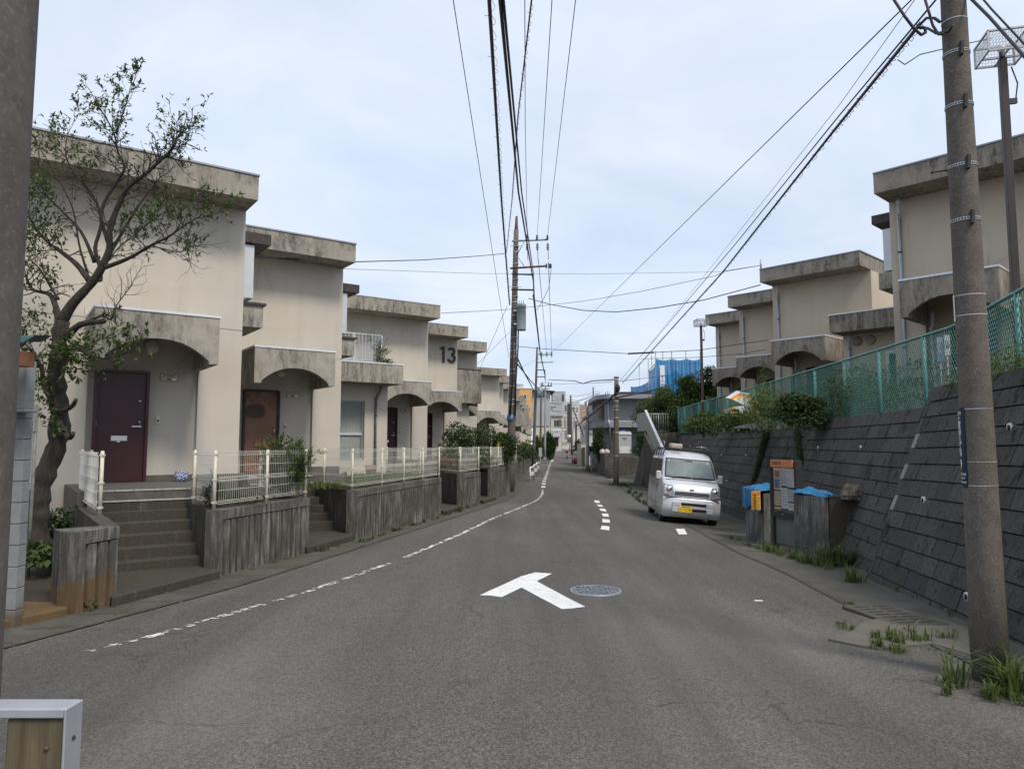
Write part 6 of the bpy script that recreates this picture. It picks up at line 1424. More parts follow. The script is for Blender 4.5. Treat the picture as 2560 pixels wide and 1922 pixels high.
for x in (1520,): b = MB(); (a, z1), (c, z0) = P(x, 999), P(x, 1055); b.tube([(a, -.08, z0), (a, -.08, z1)], .045, 6); b.build('downpipe', 'pvc', r)
b = MB(); (a, z1), _ = P(1514, 1050), 0; (c, z0), _ = P(1521, 1120), 0; b.tube([(a, -1.7, z1), (a+.1, -1.7, z1-.5), (c, -1.0, z0)], .06, 6); b.build('slanted_pipe', 'galv', r)
slab(1524, 1104, 1530, 1115, plain('cream_panel', (.5, .4, .32), .6), 'wall_sign', .05)
b = MB()
for (px, h0) in ((1524, 12), (1529, 14)): a, z = P(px, 988); _, z2 = P(px, 988-h0); b.tube([(a, 2, z), (a, 2, z2)], .11, 8)
b.build('chimney_pipe', 'galv', r)
b = MB(); a, z = P(1494, 988); _, z2 = P(1494, 960); b.tube([(a, 3, z-1), (a, 3, z2)], .07, 6); b.build('vent_pipe', 'pvcg', r)
b = MB(); (a, z1), (c, z0) = P(1545, 975), P(1640, 986); 
for k in range(3): b.box(a, c, 1+k*.5, 1.3+k*.5, z0+k*.12, z0+.12+k*.12)
b.build('roof_slabs', 'dark', r)
for i, (xa, xb, ya, yb) in enumerate(((1580, 1607, 1110, 1130),)):
    b = MB(); (a, z1), (c, z0) = P(xa, ya), P(xb, yb); b.tube([(a, -2.5, z1), (c, -2.5, z1)], .03, 4); b.tube([(a, -2.5, z0), (c, -2.5, z0)], .03, 4)
    for k in range(12): b.tube([(a+(c-a)*k/11, -2.5, z0), (a+(c-a)*k/11, -2.5, z1)], .02, 4)
    b.build('balcony_railing', 'pvcg', r)
# block wall in front of it, portable toilet, white board
t = MT('old_block_wall'); br = t.node('ShaderNodeTexBrick'); br.inputs['Scale'].default_value = 1; br.inputs['Mortar Size'].default_value = .012; br.inputs['Brick Width'].default_value = .4; br.inputs['Row Height'].default_value = .2
sw = t.node('ShaderNodeSeparateXYZ'); t.l.new(t.co, sw.inputs[0]); cb2 = t.node('ShaderNodeCombineXYZ'); t.l.new(t.math('ADD', sw.outputs[0], sw.outputs[1]), cb2.inputs[0]); t.l.new(sw.outputs[2], cb2.inputs[1]); t.l.new(cb2.outputs[0], br.inputs[0])
br.inputs['Color1'].default_value = (.075, .072, .068, 1); br.inputs['Color2'].default_value = (.115, .11, .10, 1); br.inputs['Mortar'].default_value = (.16, .155, .145, 1)
k = t.mix(t.ramp(t.noise(.9, 6, .7), .42, .6), br.outputs[0], (.045, .044, .04)); MA['bwall'] = t.fin(k, .92)
Yw = 50; A = at(1512, 1133, Yw); B = at(1583, 1133, 51); C_ = at(1492, 1133, 58); zt = A.z
root = empty('block_garden_wall', (A.x, A.y, 0), 0, 'dark stained block garden wall at the side road corner, below the portable toilet', 'wall')
b = MB(); z0 = -.9; b.hexa([(0, 0, z0), (B.x-A.x, 1, z0), (B.x-A.x, 1.2, z0), (.02, .2, z0)], [(0, 0, zt), (B.x-A.x, 1, zt), (B.x-A.x, 1.2, zt), (.02, .2, zt)])
q = Vector((C_.x-A.x, C_.y-A.y, 0)); b.hexa([(0, 0, z0), (.02, .2, z0), (q.x+.2, q.y, z0), (q.x, q.y, z0)], [(0, 0, zt), (.02, .2, zt), (q.x+.2, q.y, zt), (q.x, q.y, zt)]); b.build('wall', 'bwall', root)
b = MB(); b.prism([(.1, .3), (B.x-A.x+2, 1.4), (B.x-A.x+4, 12), (q.x+.2, q.y+2)], z0, zt-.3); b.build('yard_fill', 'conc', root)
p = at(1561, 1140, 52.2); root = empty('portable_toilet', (p.x, 52.2, zt-.31), 0, 'pale grey portable toilet with a blue vent cap behind the block wall', 'portable toilet')
tl = plain('pale_plastic', (.46, .48, .47), .5); b = MB(); zt2 = at(1561, 1086, 52.2).z-(zt-.31); b.box(-.52, .52, 0, 1.0, 0, zt2); 
for k in range(6): b.box(-.46+k*.165, -.44+k*.165, -.012, 0, .1, zt2-.1)
b.build('cabin', tl, root); b = MB(); b.extr_y([(-.56, zt2), (.56, zt2), (.44, zt2+.22), (-.44, zt2+.22)], -.05, 1.05); b.build('roof', 'white', root); b = MB(); b.box(-.17, .12, .1, .6, zt2+.221, zt2+.32); b.build('vent_cap', plain('blue_plastic', (.06, .16, .5), .5), root)
b = MB(); b.box(-.1, .16, -.02, -.013, zt2-.36, zt2-.2); b.build('label_plate', 'pvcg', root)
A2, B2_ = at(1550, 1115, 51.6), at(1575, 1137, 51.6); b = MB(); b.box(A2.x, B2_.x, 51.6, 51.65, zt-.3, A2.z); b.box(A2.x+.05, A2.x+.1, 51.65, 52.0, zt-.3, A2.z-.3); tag(b.build('white_board', 'white'), 'white panel leaning in front of the portable toilet', 'board')
for i, (px, c) in enumerate(((1506, (.62, .60, .58)), (1517, (.62, .48, .40)))):
    p = at(px, 1134, 50.5); rock('bag', (p.x, 50.5, zt+.13), .2, .16, .15, plain('bag_%d' % i, c, .5), ['white rubbish bag on the block garden wall', 'pinkish rubbish bag on the block garden wall'][i], 6+i)
# right hand low walls and gate pillars further down
for i, (xa, xb, yt, yb, Y, m, lb) in enumerate(((1452, 1466, 1109, 1160, 76, 'fcream', 'cream gate pillar beside the red car'), (1480, 1493, 1132, 1172, 60, 'fgrey2', 'low pale wall left of the block garden wall'), (1458, 1463, 1120, 1158, 75, 'dkbrown', 'dark gate slat panel next to the cream pillar'), (1474, 1494, 1116, 1131, 66, 'roofd', 'dark slatted fence before the white house'))):
    A, B = at(xa, yt, Y), at(xb, yb, Y); b = MB(); b.box(A.x, B.x, Y, Y+1.5+3*(i == 0), B.z-.3, A.z); b.box(A.x-.04, B.x+.04, Y-.04, Y+1.54+3*(i == 0), A.z, A.z+.06); tag(b.build(['gate_pillar', 'low_wall', 'gate_panel', 'slat_fence'][i], m), lb, ['pillar', 'wall', 'gate', 'fence'][i])
# ------------------------------------------------------------------ building wrapped in blue scaffold netting
t = MT('blue_scaffold_net'); k = t.mix(t.ramp(t.noise(.9, 4, .6, t.map((1, 1, .3))), .3, .7), (.012, .17, .40), (.03, .30, .60)); t.p.inputs['Alpha'].default_value = .93; MA['scnet'] = t.fin(k, .7)
Y0 = 60; A = at(1622, 938, Y0); 
root = empty('netted_building', (at(1640, 900, Y0).x, Y0, 0), 0, 'building wrapped in bright blue scaffold netting behind the green trees', 'building'); X0 = at(1640, 900, Y0).x; X1 = at(1752, 900, Y0).x-X0; zt = at(1700, 893, Y0).z
b = MB(); b.box(.6, X1-.3, 1.2, 9, -.5, zt-2.6); b.build('wall', 'fgrey', root)
b = MB(); b.extr_y([(.2, zt-2.599), (X1, zt-2.599), (X1/2, zt-1.0)], 1.0, 9.3); b.build('roof', 'roofd', root)
def netsheet(x0, y0, x1, y1, za, zb_, sg, seed):
    rnd = random.Random(seed); b = MB(); n = 16; m = 10; vs = []
    for j in range(m+1):
        for i in range(n+1):
            f = i/n; tp = zb_-sg*4*f*(1-f)*(j == m)*1.0; z = za+(zb_-za)*j/m if j < m else tp
            w = .09*sin(i*1.9+seed)+.05*sin(j*1.3+i); vs.append((x0+(x1-x0)*f+w*(.3), y0+(y1-y0)*f+w, z))
    b.add(vs, [(j*(n+1)+i, j*(n+1)+i+1, (j+1)*(n+1)+i+1, (j+1)*(n+1)+i) for j in range(m) for i in range(n)], 0, True); return b.build('net_sheet', 'scnet', root)
xs = [0, X1*.36, X1*.68, X1]; 
for i in range(3): netsheet(xs[i], 0, xs[i+1], 0, -.5, zt-.1, .16, i)
xl = at(1622, 940, 66).x-X0; netsheet(0, 0, xl, 6, -.5, zt-.5, .2, 7); netsheet(xl, 6, xl-.7, 12, -.5, zt-1.5, .2, 9)
b = MB()
for x, y in ((0, 0), (xs[1], 0), (xs[2], 0), (X1, 0), (xs[1]-.7, .2), (xl*.5, 3), (xl, 6), (xl-.3, 9)): b.tube([(x, y+.12, -.5), (x, y+.12, zt+.55)], .05, 5)
for z in (2.2, 4.0, 5.8, zt-.5): b.tube([(0, .15, z), (X1, .15, z)], .04, 5); b.tube([(0, .15, z), (xl, 6.1, z)], .04, 5)
b.build('scaffold_poles', 'galv', root)
b = MB(); a = at(1654, 900, Y0).x-X0; b.box(a-.2, a+.2, -.22, -.2, 3.2, zt-.7); ban = b.build('banner', 'white', root); text_mesh('banner_text', '工\n事\n中', .75, 'bluep', ban, (a, -.225, zt-2.6), (pi/2, 0, 0), .005)
# ------------------------------------------------------------------ small red car and the cyclist
Yc = 86; p = at(1452, 1159, Yc); root = empty('parked_car', (p.x, Yc, p.z), 0, 'small red hatchback parked on the right beyond the poles', 'car')
def loft(b, prof, w, y0=0):
    vs = []; 
    for (y, zb_, zt, f) in prof:
        h = zt-zb_; half = [(w*f*.92, zb_), (w*f, zb_+h*.2), (w*f, zb_+h*.6), (w*f*.9, zb_+h*.85), (w*f*.7, zt)]; vs += [(-x, y, z) for x, z in half]+[(x, y, z) for x, z in half[::-1]]
    n = 10; k = len(prof); b.add(vs, [(i*n+j, (i+1)*n+j, (i+1)*n+(j+1) % n, i*n+(j+1) % n) for i in range(k-1) for j in range(n)]+[tuple(range(n)), tuple(reversed(range((k-1)*n, k*n)))], None, True)
b = MB(); loft(b, [(0, .3, .6, .9), (.05, .22, .75, .97), (.8, .2, .95, 1), (1.0, .2, 1.0, 1), (3.4, .2, 1.02, 1), (3.75, .25, .95, .97), (3.8, .35, .8, .9)], .82); b.build('body', plain('red_car_paint', (.34, .02, .03), .3, .1, .05, coat=.6), root)
b = MB(); loft(b, [(.75, .9, .98, .8), (1.35, .9, 1.42, .84), (1.7, .9, 1.5, .86), (3.0, .9, 1.5, .86), (3.6, .9, 1.05, .8)], .82); b.build('cabin', 'carglass', root)
for x in (-.8, .68):
    for y in (.65, 3.1): b = MB(); b.cyl((x, y, .29), .29, .12, 16, 'x'); b.build('wheel', 'tyre', root)
for x in (-.62, .62): b = MB(); b.ball((x, .03, .66), .09, (1.4, .6, .8), 8); b.build('headlight', 'lamp', root)
b = MB(); b.box(-.22, .22, -.02, .02, .38, .5); b.build('number_plate', 'white', root)
def skin_person(name, J, E, R_, mat, parent):
    me = bpy.data.meshes.new(name); me.from_pydata(J, E, []); o = bpy.data.objects.new(name, me); COL.objects.link(o); o.parent = parent
    m = o.modifiers.new('skin', 'SKIN'); me.skin_vertices[0].data[0].use_root = True if me.skin_vertices else None
    for i, r in enumerate(R_): me.skin_vertices[0].data[i].radius = (r, r)
    m = o.modifiers.new('sub', 'SUBSURF'); m.levels = m.render_levels = 1
    bpy.context.view_layer.update(); dg = bpy.context.evaluated_depsgraph_get(); me2 = bpy.data.meshes.new_from_object(o.evaluated_get(dg)); o.modifiers.clear(); o.data = me2; me2.materials.clear(); me2.materials.append(MA[mat] if isinstance(mat, str) else mat); return o
Yp = 112; p = grd(1418, 1149); cyc = empty('bicycle', (p.x, p.y, p.z), 0, 'bicycle being ridden toward the viewer in the middle of the far road', 'bicycle'); s = .92
b = MB()
b.tube([(0, .05, .62), (0, .95, .48)], .03, 6); b.tube([(0, .05, .62), (0, .62, .28), (0, .95, .48), (0, 1.0, .86)], .025, 6); b.tube([(0, -.12, .30), (0, .02, .62), (0, .08, .98)], .022, 6); b.tube([(0, .62, .28), (0, 1.15, .30)], .02, 6); b.build('frame', 'dark', cyc)
for y in (-.12, 1.15):
    b = MB(); b.tube([(0, y+.31*cos(2*pi*k/20), .32+.31*sin(2*pi*k/20)) for k in range(21)], .022, 6, None, False)
    for k in range(8): b.tube([(0, y, .32), (0, y+.3*cos(pi*k/4), .32+.3*sin(pi*k/4))], .005, 3)
    b.build('wheel', 'tyre', cyc)
b = MB(); b.tube([(-.27, .18, .98), (-.2, .08, 1.0), (.2, .08, 1.0), (.27, .18, .98)], .016, 6); b.build('handlebar', 'galv', cyc); b = MB(); b.ball((0, 1.0, .89), .11, (.8, 1.2, .4), 8); b.build('saddle', 'black', cyc)
pr = empty('person', (p.x, p.y, p.z), 0, 'person in a dark top and light shorts riding a bicycle down the road', 'person')
J = [(0, .98, .95), (0, .88, 1.15), (0, .78, 1.36), (0, .76, 1.47), (0, .72, 1.60), (.17, .77, 1.36), (.24, .50, 1.16), (.25, .20, 1.01), (-.17, .77, 1.36), (-.24, .50, 1.16), (-.25, .20, 1.01), (.10, .95, .92), (.13, .58, .82), (.11, .66, .42), (.11, .56, .34), (-.10, .95, .92), (-.13, .60, .70), (-.11, .60, .26), (-.11, .50, .20)]
E_ = [(0, 1), (1, 2), (2, 3), (3, 4), (2, 5), (5, 6), (6, 7), (2, 8), (8, 9), (9, 10), (0, 11), (11, 12), (12, 13), (13, 14), (0, 15), (15, 16), (16, 17), (17, 18)]
R_ = [.13, .13, .14, .055, .09, .06, .045, .035, .06, .045, .035, .09, .065, .045, .04, .09, .065, .045, .04]
body_ = skin_person('body', J, E_, R_, plain('skin_tone', (.42, .26, .18), .6), pr)
skin_person('shirt', J[:3]+[J[5], J[6], J[8], J[9]], [(0, 1), (1, 2), (2, 3), (3, 4), (2, 5), (5, 6)], [.15, .15, .16, .08, .06, .08, .06], plain('dark_cloth', (.03, .035, .05), .9), pr)
skin_person('shorts', [J[0], J[11], J[12], J[15], J[16]], [(0, 1), (1, 2), (0, 3), (3, 4)], [.155, .11, .085, .11, .085], plain('light_cloth', (.35, .34, .32), .9), pr)
b = MB(); b.ball((0, .73, 1.67), .115, (1, 1, 1.05), 10); b.ball((0, .70, 1.60), .09, (.9, 1, 1.2), 10); b.build('hair', plain('pale_hat', (.5, .45, .35), .9), pr)
# ------------------------------------------------------------------ vegetation
def leafmat(name, c1, c2, rough=.55):
    t = MT(name); isl = t.node('ShaderNodeNewGeometry').outputs['Random Per Island']; k = t.mix(isl, c1, c2); k = t.mix(t.ramp(t.noise(1.7, 3), .35, .65, 0, .35), k, tuple(x*.5 for x in c1))
    m = t.fin(k, rough, spec=.35)
    tr = t.node('ShaderNodeBsdfTranslucent'); t.l.new(k, tr.inputs[0]); mx = t.node('ShaderNodeMixShader'); mx.inputs[0].default_value = .28
    o = [n for n in t.n if n.type == 'OUTPUT_MATERIAL'][0]; t.l.new(t.p.outputs[0], mx.inputs[1]); t.l.new(tr.outputs[0], mx.inputs[2]); t.l.new(mx.outputs[0], o.inputs[0]); return m
MA['leaf'] = leafmat('tree_leaf', (.065, .10, .03), (.15, .20, .07)); MA['leafd'] = leafmat('dark_leaf', (.03, .058, .016), (.085, .13, .042)); MA['leafy'] = leafmat('yellow_green_leaf', (.08, .12, .025), (.18, .23, .06))
MA['leafm'] = leafmat('mid_green_leaf', (.05, .085, .022), (.12, .17, .05)); MA['grass'] = leafmat('grass_blade', (.055, .10, .02), (.19, .23, .07)); MA['leafr'] = leafmat('reddish_leaf', (.16, .05, .03), (.35, .14, .08)); MA['nand'] = leafmat('nandina_leaf', (.04, .09, .015), (.14, .20, .04))
t = MT('dark_bark'); k = t.mix(t.ramp(t.noise(9, 7, .75, t.map((2, 2, .5))), .3, .7), (.022, .018, .014), (.115, .092, .072)); k = t.mix(t.ramp(t.noise(4, 5), .55, .7, 0, .5), k, (.06, .065, .035)); t.bump(t.noise(13, 8, .85, t.map((2, 2, .5))), 1.0, .06); MA['bark'] = t.fin(k, .95)
MA['twig'] = plain('grey_twig', (.045, .036, .032), .9, 0, .2, 5)
def leaf(b, p, d, up, ln, w, k=None, fold=.25):
    d = d.normalized(); s = d.cross(up)
    if s.length < 1e-3: s = d.orthogonal()
    s.normalize(); n = s.cross(d); m = p+d*ln*.45
    b.add([p, m+s*w*.5+n*w*fold, p+d*ln, m-s*w*.5+n*w*fold, m-n*w*.05], [(0, 4, 1), (1, 4, 2), (2, 4, 3), (3, 4, 0)], k)
def rv(rnd): 
    while True:
        v = Vector((rnd.uniform(-1, 1), rnd.uniform(-1, 1), rnd.uniform(-1, 1)))
        if .05 < v.length < 1: return v.normalized()
def leafclump(b, c, r, n, ln, w, rnd, flat=1.0, shell=.5):
    for _ in range(n):
        v = rv(rnd); q = c+Vector((v.x*r.x, v.y*r.y, v.z*r.z))*rnd.uniform(shell, 1.0); d = (v+rv(rnd)*.9+Vector((0, 0, -.15))).normalized(); s = rnd.uniform(.7, 1.25)
        leaf(b, q, d, Vector((0, 0, 1))+rv(rnd)*.5, ln*s, w*s)
def bush(name, c, r, label, mat='leafm', n=600, ln=.09, w=.04, seed=1, cat='shrub', clumps=14, stems=True, grp=None, stemh=.5):
    rnd = random.Random(seed); root = empty(name, c, 0, label, cat, grp); b = MB(); R = Vector(r)
    for i in range(clumps):
        v = rv(rnd); v.z = abs(v.z)*.9-.15; q = Vector((v.x*R.x, v.y*R.y, R.z*(.95+v.z*1.0)-(R.z*.5 if i % 2 else 0)))*1.0; q.x *= rnd.uniform(.35, .9); q.y *= rnd.uniform(.35, .9); cr = Vector((R.x, R.y, R.z))*rnd.uniform(.26, .46)
        leafclump(b, q, cr, n//clumps, ln, w, rnd, 1, .55)
    b.build('foliage', mat, root)
    if stems:
        b = MB()
        for i in range(7): a = 2*pi*i/7+rnd.random(); b.tube([(0, 0, -.05), (cos(a)*R.x*.3, sin(a)*R.y*.3, R.z*.6), (cos(a)*R.x*.55, sin(a)*R.y*.55, R.z*(.9+.3*rnd.random()))], [.012, .008, .003], 5)
        b.build('stem', 'twig', root)
    return root
# --- the tree at the left
def zp(x, y): return (x/2.373, 200+y/2.373)
def zb2(x, y): return (x/2.215, 850+y/2.215)
YT = 9.9
LIMBS = [  # (points in zoomed picture units, mode, start radius, end radius, depth offset start/end)
 ([zb2(190, 1150), zb2(205, 1000), zb2(215, 880), zb2(250, 740), zb2(310, 600), zb2(330, 470), zb2(325, 330), zb2(310, 200), zb2(330, 60), zp(350, 1560), zp(370, 1430)], .155, .10, 0, 0),
 ([zp(370, 1430), zp(430, 1330), zp(540, 1210), zp(600, 1120), zp(650, 1000), zp(650, 900), zp(700, 750), zp(760, 640), zp(850, 570), zp(950, 480), zp(1010, 420), zp(1060, 330), zp(1100, 300)], .10, .008, 0, -.5),
 ([zp(600, 1120), zp(760, 1060), zp(900, 980), zp(1000, 930), zp(1100, 860), zp(1185, 810)], .045, .006, -.1, -.8),
 ([zp(530, 1190), zp(450, 1090), zp(350, 1010), zp(280, 960), zp(200, 860), zp(165, 780)], .065, .008, 0, .5),
 ([zp(600, 1120), zp(565, 1000), zp(600, 850), zp(560, 700), zp(450, 560), zp(390, 450), zp(400, 330)], .045, .006, 0, .7),
 ([zp(640, 960), zp(600, 780), zp(690, 610), zp(740, 520), zp(700, 430), zp(680, 330), zp(630, 230), zp(570, 140)], .04, .006, 0, -.3),
 ([zp(685, 320), zp(730, 200), zp(768, 75)], .02, .005, -.25, -.3),
 ([zp(350, 1440), zp(330, 1340), zp(290, 1270), zp(190, 1240), zp(150, 1150)], .075, .012, 0, .4),
 ([zp(400, 1520), zp(480, 1450), zp(620, 1430)], .07, .035, 0, -.3),
 ([zp(480, 1450), zp(600, 1400), zp(660, 1420), zp(690, 1340), zp(780, 1220)], .03, .005, -.1, -.5),
 ([zp(900, 985), zp(1060, 1020), zp(1100, 1000), zp(1160, 985)], .012, .004, -.4, -.7),
 ([zp(350, 1600), zp(460, 1600), zp(560, 1640), zp(650, 1650), zp(775, 1608)], .03, .006, -.2, -.7),
 ([zp(560, 1080), zp(480, 900), zp(350, 760), zp(250, 640), zp(230, 400)], .04, .005, .1, .3),
 ([zp(640, 1050), zp(800, 780), zp(930, 600), zp(980, 560)], .035, .005, .1, .3),
 ([zp(560, 1180), zp(600, 1190), zp(610, 1130), zp(690, 1010), zp(820, 900), zp(960, 790)], .03, .005, 0, .6),
 ([zp(345, 1300), zp(240, 1130), zp(170, 1060)], .03, .006, .1, .5),
 ([zp(520, 1150), zp(470, 980), zp(430, 760), zp(330, 560), zp(220, 380)], .025, .004, .1, -.4),
 ([zb2(330, 470), zb2(380, 540), zb2(405, 515)], .06, .03, -.1, -.3), ([zb2(325, 400), zb2(395, 370), zb2(420, 330)], .05, .025, -.1, -.3),
 ([zb2(300, 360), zb2(240, 250), zb2(230, 160), zb2(180, 60)], .05, .02, -.1, -.3)]
base = at(190/2.215, 850+1150/2.215, YT); tree = empty('garden_tree', (base.x, YT, -.05), 0, 'dark crooked garden tree with sparse leaves in front of the nearest left house', 'tree'); O = Vector((base.x, YT, -.05))
rnd = random.Random(21); trunk = MB(); tw = MB(); lf = MB()
def twigs(p, d, ln, r, depth, leafy):
    if ln < .08 or depth > 3: return
    n = 3; pts = [p]; dd = d.copy()
    for i in range(n): dd = (dd+rv(rnd)*.28+Vector((0, 0, .07))).normalized(); pts.append(pts[-1]+dd*ln/n)
    tw.tube(pts, [r, r*.85, r*.7, r*.5], 4, None, False)
    for i in range(1, n+1):
        if rnd.random() < .72: twigs(pts[i], (dd+rv(rnd)*.85).normalized(), ln*rnd.uniform(.45, .72), r*.6, depth+1, leafy)
    if leafy > 0 and depth >= 1:
        m = int(leafy*rnd.uniform(4, 14)*min(1, ln/.2)+rnd.random()*.6)
        for i in range(m):
            f = rnd.random(); q = pts[-2].lerp(pts[-1], f) if rnd.random() < .7 else pts[1].lerp(pts[2], f); leaf(lf, q, (dd*.6+rv(rnd)*.9+Vector((0, 0, .1))).normalized(), Vector((0, 0, 1)), rnd.uniform(.042, .078), rnd.uniform(.02, .034))
LEAF = [0, .42, .8, .55, .5, .55, 1.0, .3, 0, .04, 0, 1.6, .28, .06, .9, .45, .25, 0, 0, .7]
for i, (P, r0, r1, d0, d1) in enumerate(LIMBS):
    n = len(P); W_ = [at(px, py, YT+d0+(d1-d0)*k/(n-1))-O for k, (px, py) in enumerate(P)]; W2_ = []
    for k in range(n-1):
        a = W_[max(k-1, 0)]; b_ = W_[k]; c = W_[k+1]; e = W_[min(k+2, n-1)]
        for j in range(4):
            f = j/4; W2_.append(.5*((2*b_)+(c-a)*f+(2*a-5*b_+4*c-e)*f*f+(3*b_-a-3*c+e)*f**3))
    W2_.append(W_[-1]); m = len(W2_)
    if i == 0: W2_[0].z -= .3
    r0 = r0*(1 if i == 0 else .78); rs = [(r0+(r1-r0)*(k/(m-1))**.7)*(1+(.10*sin(k*1.7)+.12*rnd.uniform(-1, 1) if r0 > .1 else .07*rnd.uniform(-1, 1))) for k in range(m)]
    if i == 0: rs[0] *= 1.4; rs[1] *= 1.25; rs[2] *= 1.12
    (trunk if r0 >= .031 else tw).tube(W2_, rs, 12 if r0 > .1 else 7)
    if i not in (0, 8, 17, 18):
        for k in range(max(2, m//5), m):
            if k > m*.25 and rnd.random() < .95:
                tg = (W2_[min(k+1, m-1)]-W2_[k-1]).normalized()
                for _ in range(2 if k > m*.6 else 1): twigs(W2_[k], (tg*.6+rv(rnd)*.8+Vector((0, 0, .12))).normalized(), rnd.uniform(.16, .36), max(.004, min(.010, rs[k]*.5)), 0, LEAF[i]*(1.25 if k > m*.55 else .45))
        twigs(W2_[-1], (W2_[-1]-W2_[-3]).normalized(), .3, .005, 0, LEAF[i]*1.3)
trunk.build('trunk', 'bark', tree); tw.build('twigs', 'twig', tree); lf.build('crown', 'leaf', tree)
# leafy bits on the lower trunk and left of it
lf2 = MB()
for (zx, zy, r_, n_) in ((200, 200, .22, 60), (230, 260, .2, 50), (260, 400, .14, 40), (300, 480, .12, 40), (400, 100, .22, 80), (420, 170, .2, 70), (330, 60, .2, 60), (440, 60, .22, 90)):
    q = at(*zb2(zx, zy), YT-.25)-O; leafclump(lf2, q, Vector((r_, r_, r_)), n_, .085, .045, rnd, 1, .3)
for (zx, zy, r_, n_) in ((200, 1350, .25, 50), (180, 1450, .25, 40), (560, 1480, .2, 40), (500, 1580, .2, 50), (430, 1610, .2, 60), (560, 1600, .18, 40), (250, 1000, .3, 50), (230, 850, .35, 110), (330, 870, .3, 60), (230, 640, .25, 60), (440, 430, .12, 26), (570, 460, .14, 36), (850, 830, .22, 60), (920, 860, .18, 40), (730, 230, .10, 18), (1050, 330, .10, 16), (220, 700, .25, 60), (200, 600, .2, 40), (250, 1480, .25, 60), (300, 1150, .2, 50), (210, 1160, .2, 40)):
    q = at(*zp(zx, zy), YT+.1)-O; leafclump(lf2, q, Vector((r_, r_, r_*.8)), n_, .075, .036, rnd, 1, .2)
lf2.build('lower_leaves', 'leafm', tree)
# undergrowth behind and below the tree
bush('shrub', (-6.5, 10.6, .0), (.9, .5, .45), 'dark shrub in the shade between the tree trunk and the wire fence', 'leafd', 900, .09, .05, 4)
q = lev(100, 1430, .0); bush('ground_plant', (q.x, q.y, -.03), (.45, .7, .2), 'low patch of broad green leaves at the foot of the tree', 'leafm', 520, .11, .075, 5, 'plant', 12, False)
q = lev(130, 1375, .0); bush('ground_plant', (q.x, q.y, -.02), (.25, .3, .36), 'upright leafy weed right of the trunk base', 'leafy', 260, .09, .05, 6, 'plant', 9)
p = grd(190, 1530); bush('weed', (p.x+.05, p.y+.02, p.z+.0), (.13, .12, .06), 'small green weed at the kerb below the rusty wall end', 'leafm', 60, .08, .035, 7, 'weed', 5, False)
# nandina bush at second steps
def nandina(name, c, h, sp, label, seed, n=26, mat='nand', ln=.05):
    rnd = random.Random(seed); root = empty(name, c, 0, label, 'shrub'); st = MB(); lv = MB()
    for i in range(n):
        a = rnd.random()*2*pi; d = Vector((cos(a)*sp*rnd.uniform(.2, 1), sin(a)*sp*rnd.uniform(.2, 1), h*rnd.uniform(.35, 1.0))); pts = [Vector((0, 0, 0)), d*.5+Vector((0, 0, h*.06)), d]; st.tube(pts, [.008, .005, .003], 4, None, False)
        for k in range(16):
            f = rnd.uniform(.35, 1); q = pts[0].lerp(pts[1], f*2) if f < .5 else pts[1].lerp(pts[2], f*2-1); dv = (rv(rnd)+Vector((cos(a)*.5, sin(a)*.5, .25))).normalized(); e = q+dv*rnd.uniform(.08, .2); st.tube([q, e], .0022, 3, None, False)
            for m in range(6): leaf(lv, q.lerp(e, .3+.7*m/5), (dv+rv(rnd)*.9).normalized(), Vector((0, 0, 1)), ln*rnd.uniform(.8, 1.5), ln*.32)
    st.build('stem', 'twig', root); lv.build('foliage', mat, root); return root
q = onwall(1, -.25, .32, 1); nandina('shrub', (q.x, q.y, ZT), 1.02, .52, 'feathery green bush growing through the small fence by the second steps', 3, 62, 'nand', .062)
q = onwall(1, .38, .42); nandina('shrub', (q.x, q.y, ZT), .42, .10, 'small dark plant in the left corner of the small white fence', 4, 8, 'leafd')
q = onwall(1, 1.0, .5); bush('ground_plant', (q.x, q.y, ZT), (.6, .35, .1), 'low weeds inside the small fence', 'leafd', 260, .06, .03, 8, 'plant', 10, False)
q = wor(CL[2], r3[0]-.6, r3[1]-.5); nandina('balcony_plant', (q[0], q[1], 4.1), .85, .35, 'thin branching plant standing on the balcony ledge by the railing', 5, 10, 'leafy', .045)
bush('balcony_plant', (q[0]+.1, q[1], 4.08), (.45, .2, .1), 'low green mound of leaves along the balcony ledge', 'leafm', 380, .06, .03, 9, 'plant', 12, False)
# hedge and shrubs beyond the fences
def pbush(px, py, Y, w, h, label, mat='leafm', n=900, ln=.11, wd=.05, seed=1, cat='shrub', z=None, grp=None, dep=None):
    p = at(px, py, Y); return bush('shrub', (p.x, Y, p.z if z is None else z), (w/2, (dep or w)/2, h/2), label, mat, n, ln, wd, seed, cat, 26, True, grp)
pbush(1147, 1130, 27.5, 1.3, 1.7, 'rounded dark green bush right of the fourth arched porch', 'leafd', 2600, .10, .065, 11, z=.75)
pbush(1222, 1130, 29.5, 2.6, 1.9, 'large dark leafy hedge directly left of the second utility pole', 'leafd', 5500, .10, .065, 12, z=.7)
pbush(1190, 1140, 26.5, 1.8, .7, 'lower pale shrub in front of the large hedge', 'leafm', 900, .08, .04, 13, z=.7)
pbush(1262, 1150, 29.3, .8, 1.5, 'leafy shrub with yellow flowers hanging over the last fence', 'leafm', 900, .09, .05, 14, z=.55)
p = at(1246, 1115, 28.2); b = MB(); leafclump(b, Vector((p.x, 28.0, p.z+.05)), Vector((.06, .06, .16)), 46, .045, .035, random.Random(4)); b.tube([(p.x, 28.0, ZT), (p.x, 28.0, p.z+.1)], .006, 4); tag(b.build('yellow_flowers', plain('yellow_petals', (.70, .55, .06), .6)), 'spike of yellow flowers above the last white fence', 'flowers')
pbush(1118, 1140, 24.6, 1.0, .9, 'strappy green plant behind the fourth fence', 'leafm', 260, .34, .07, 15, z=.7)
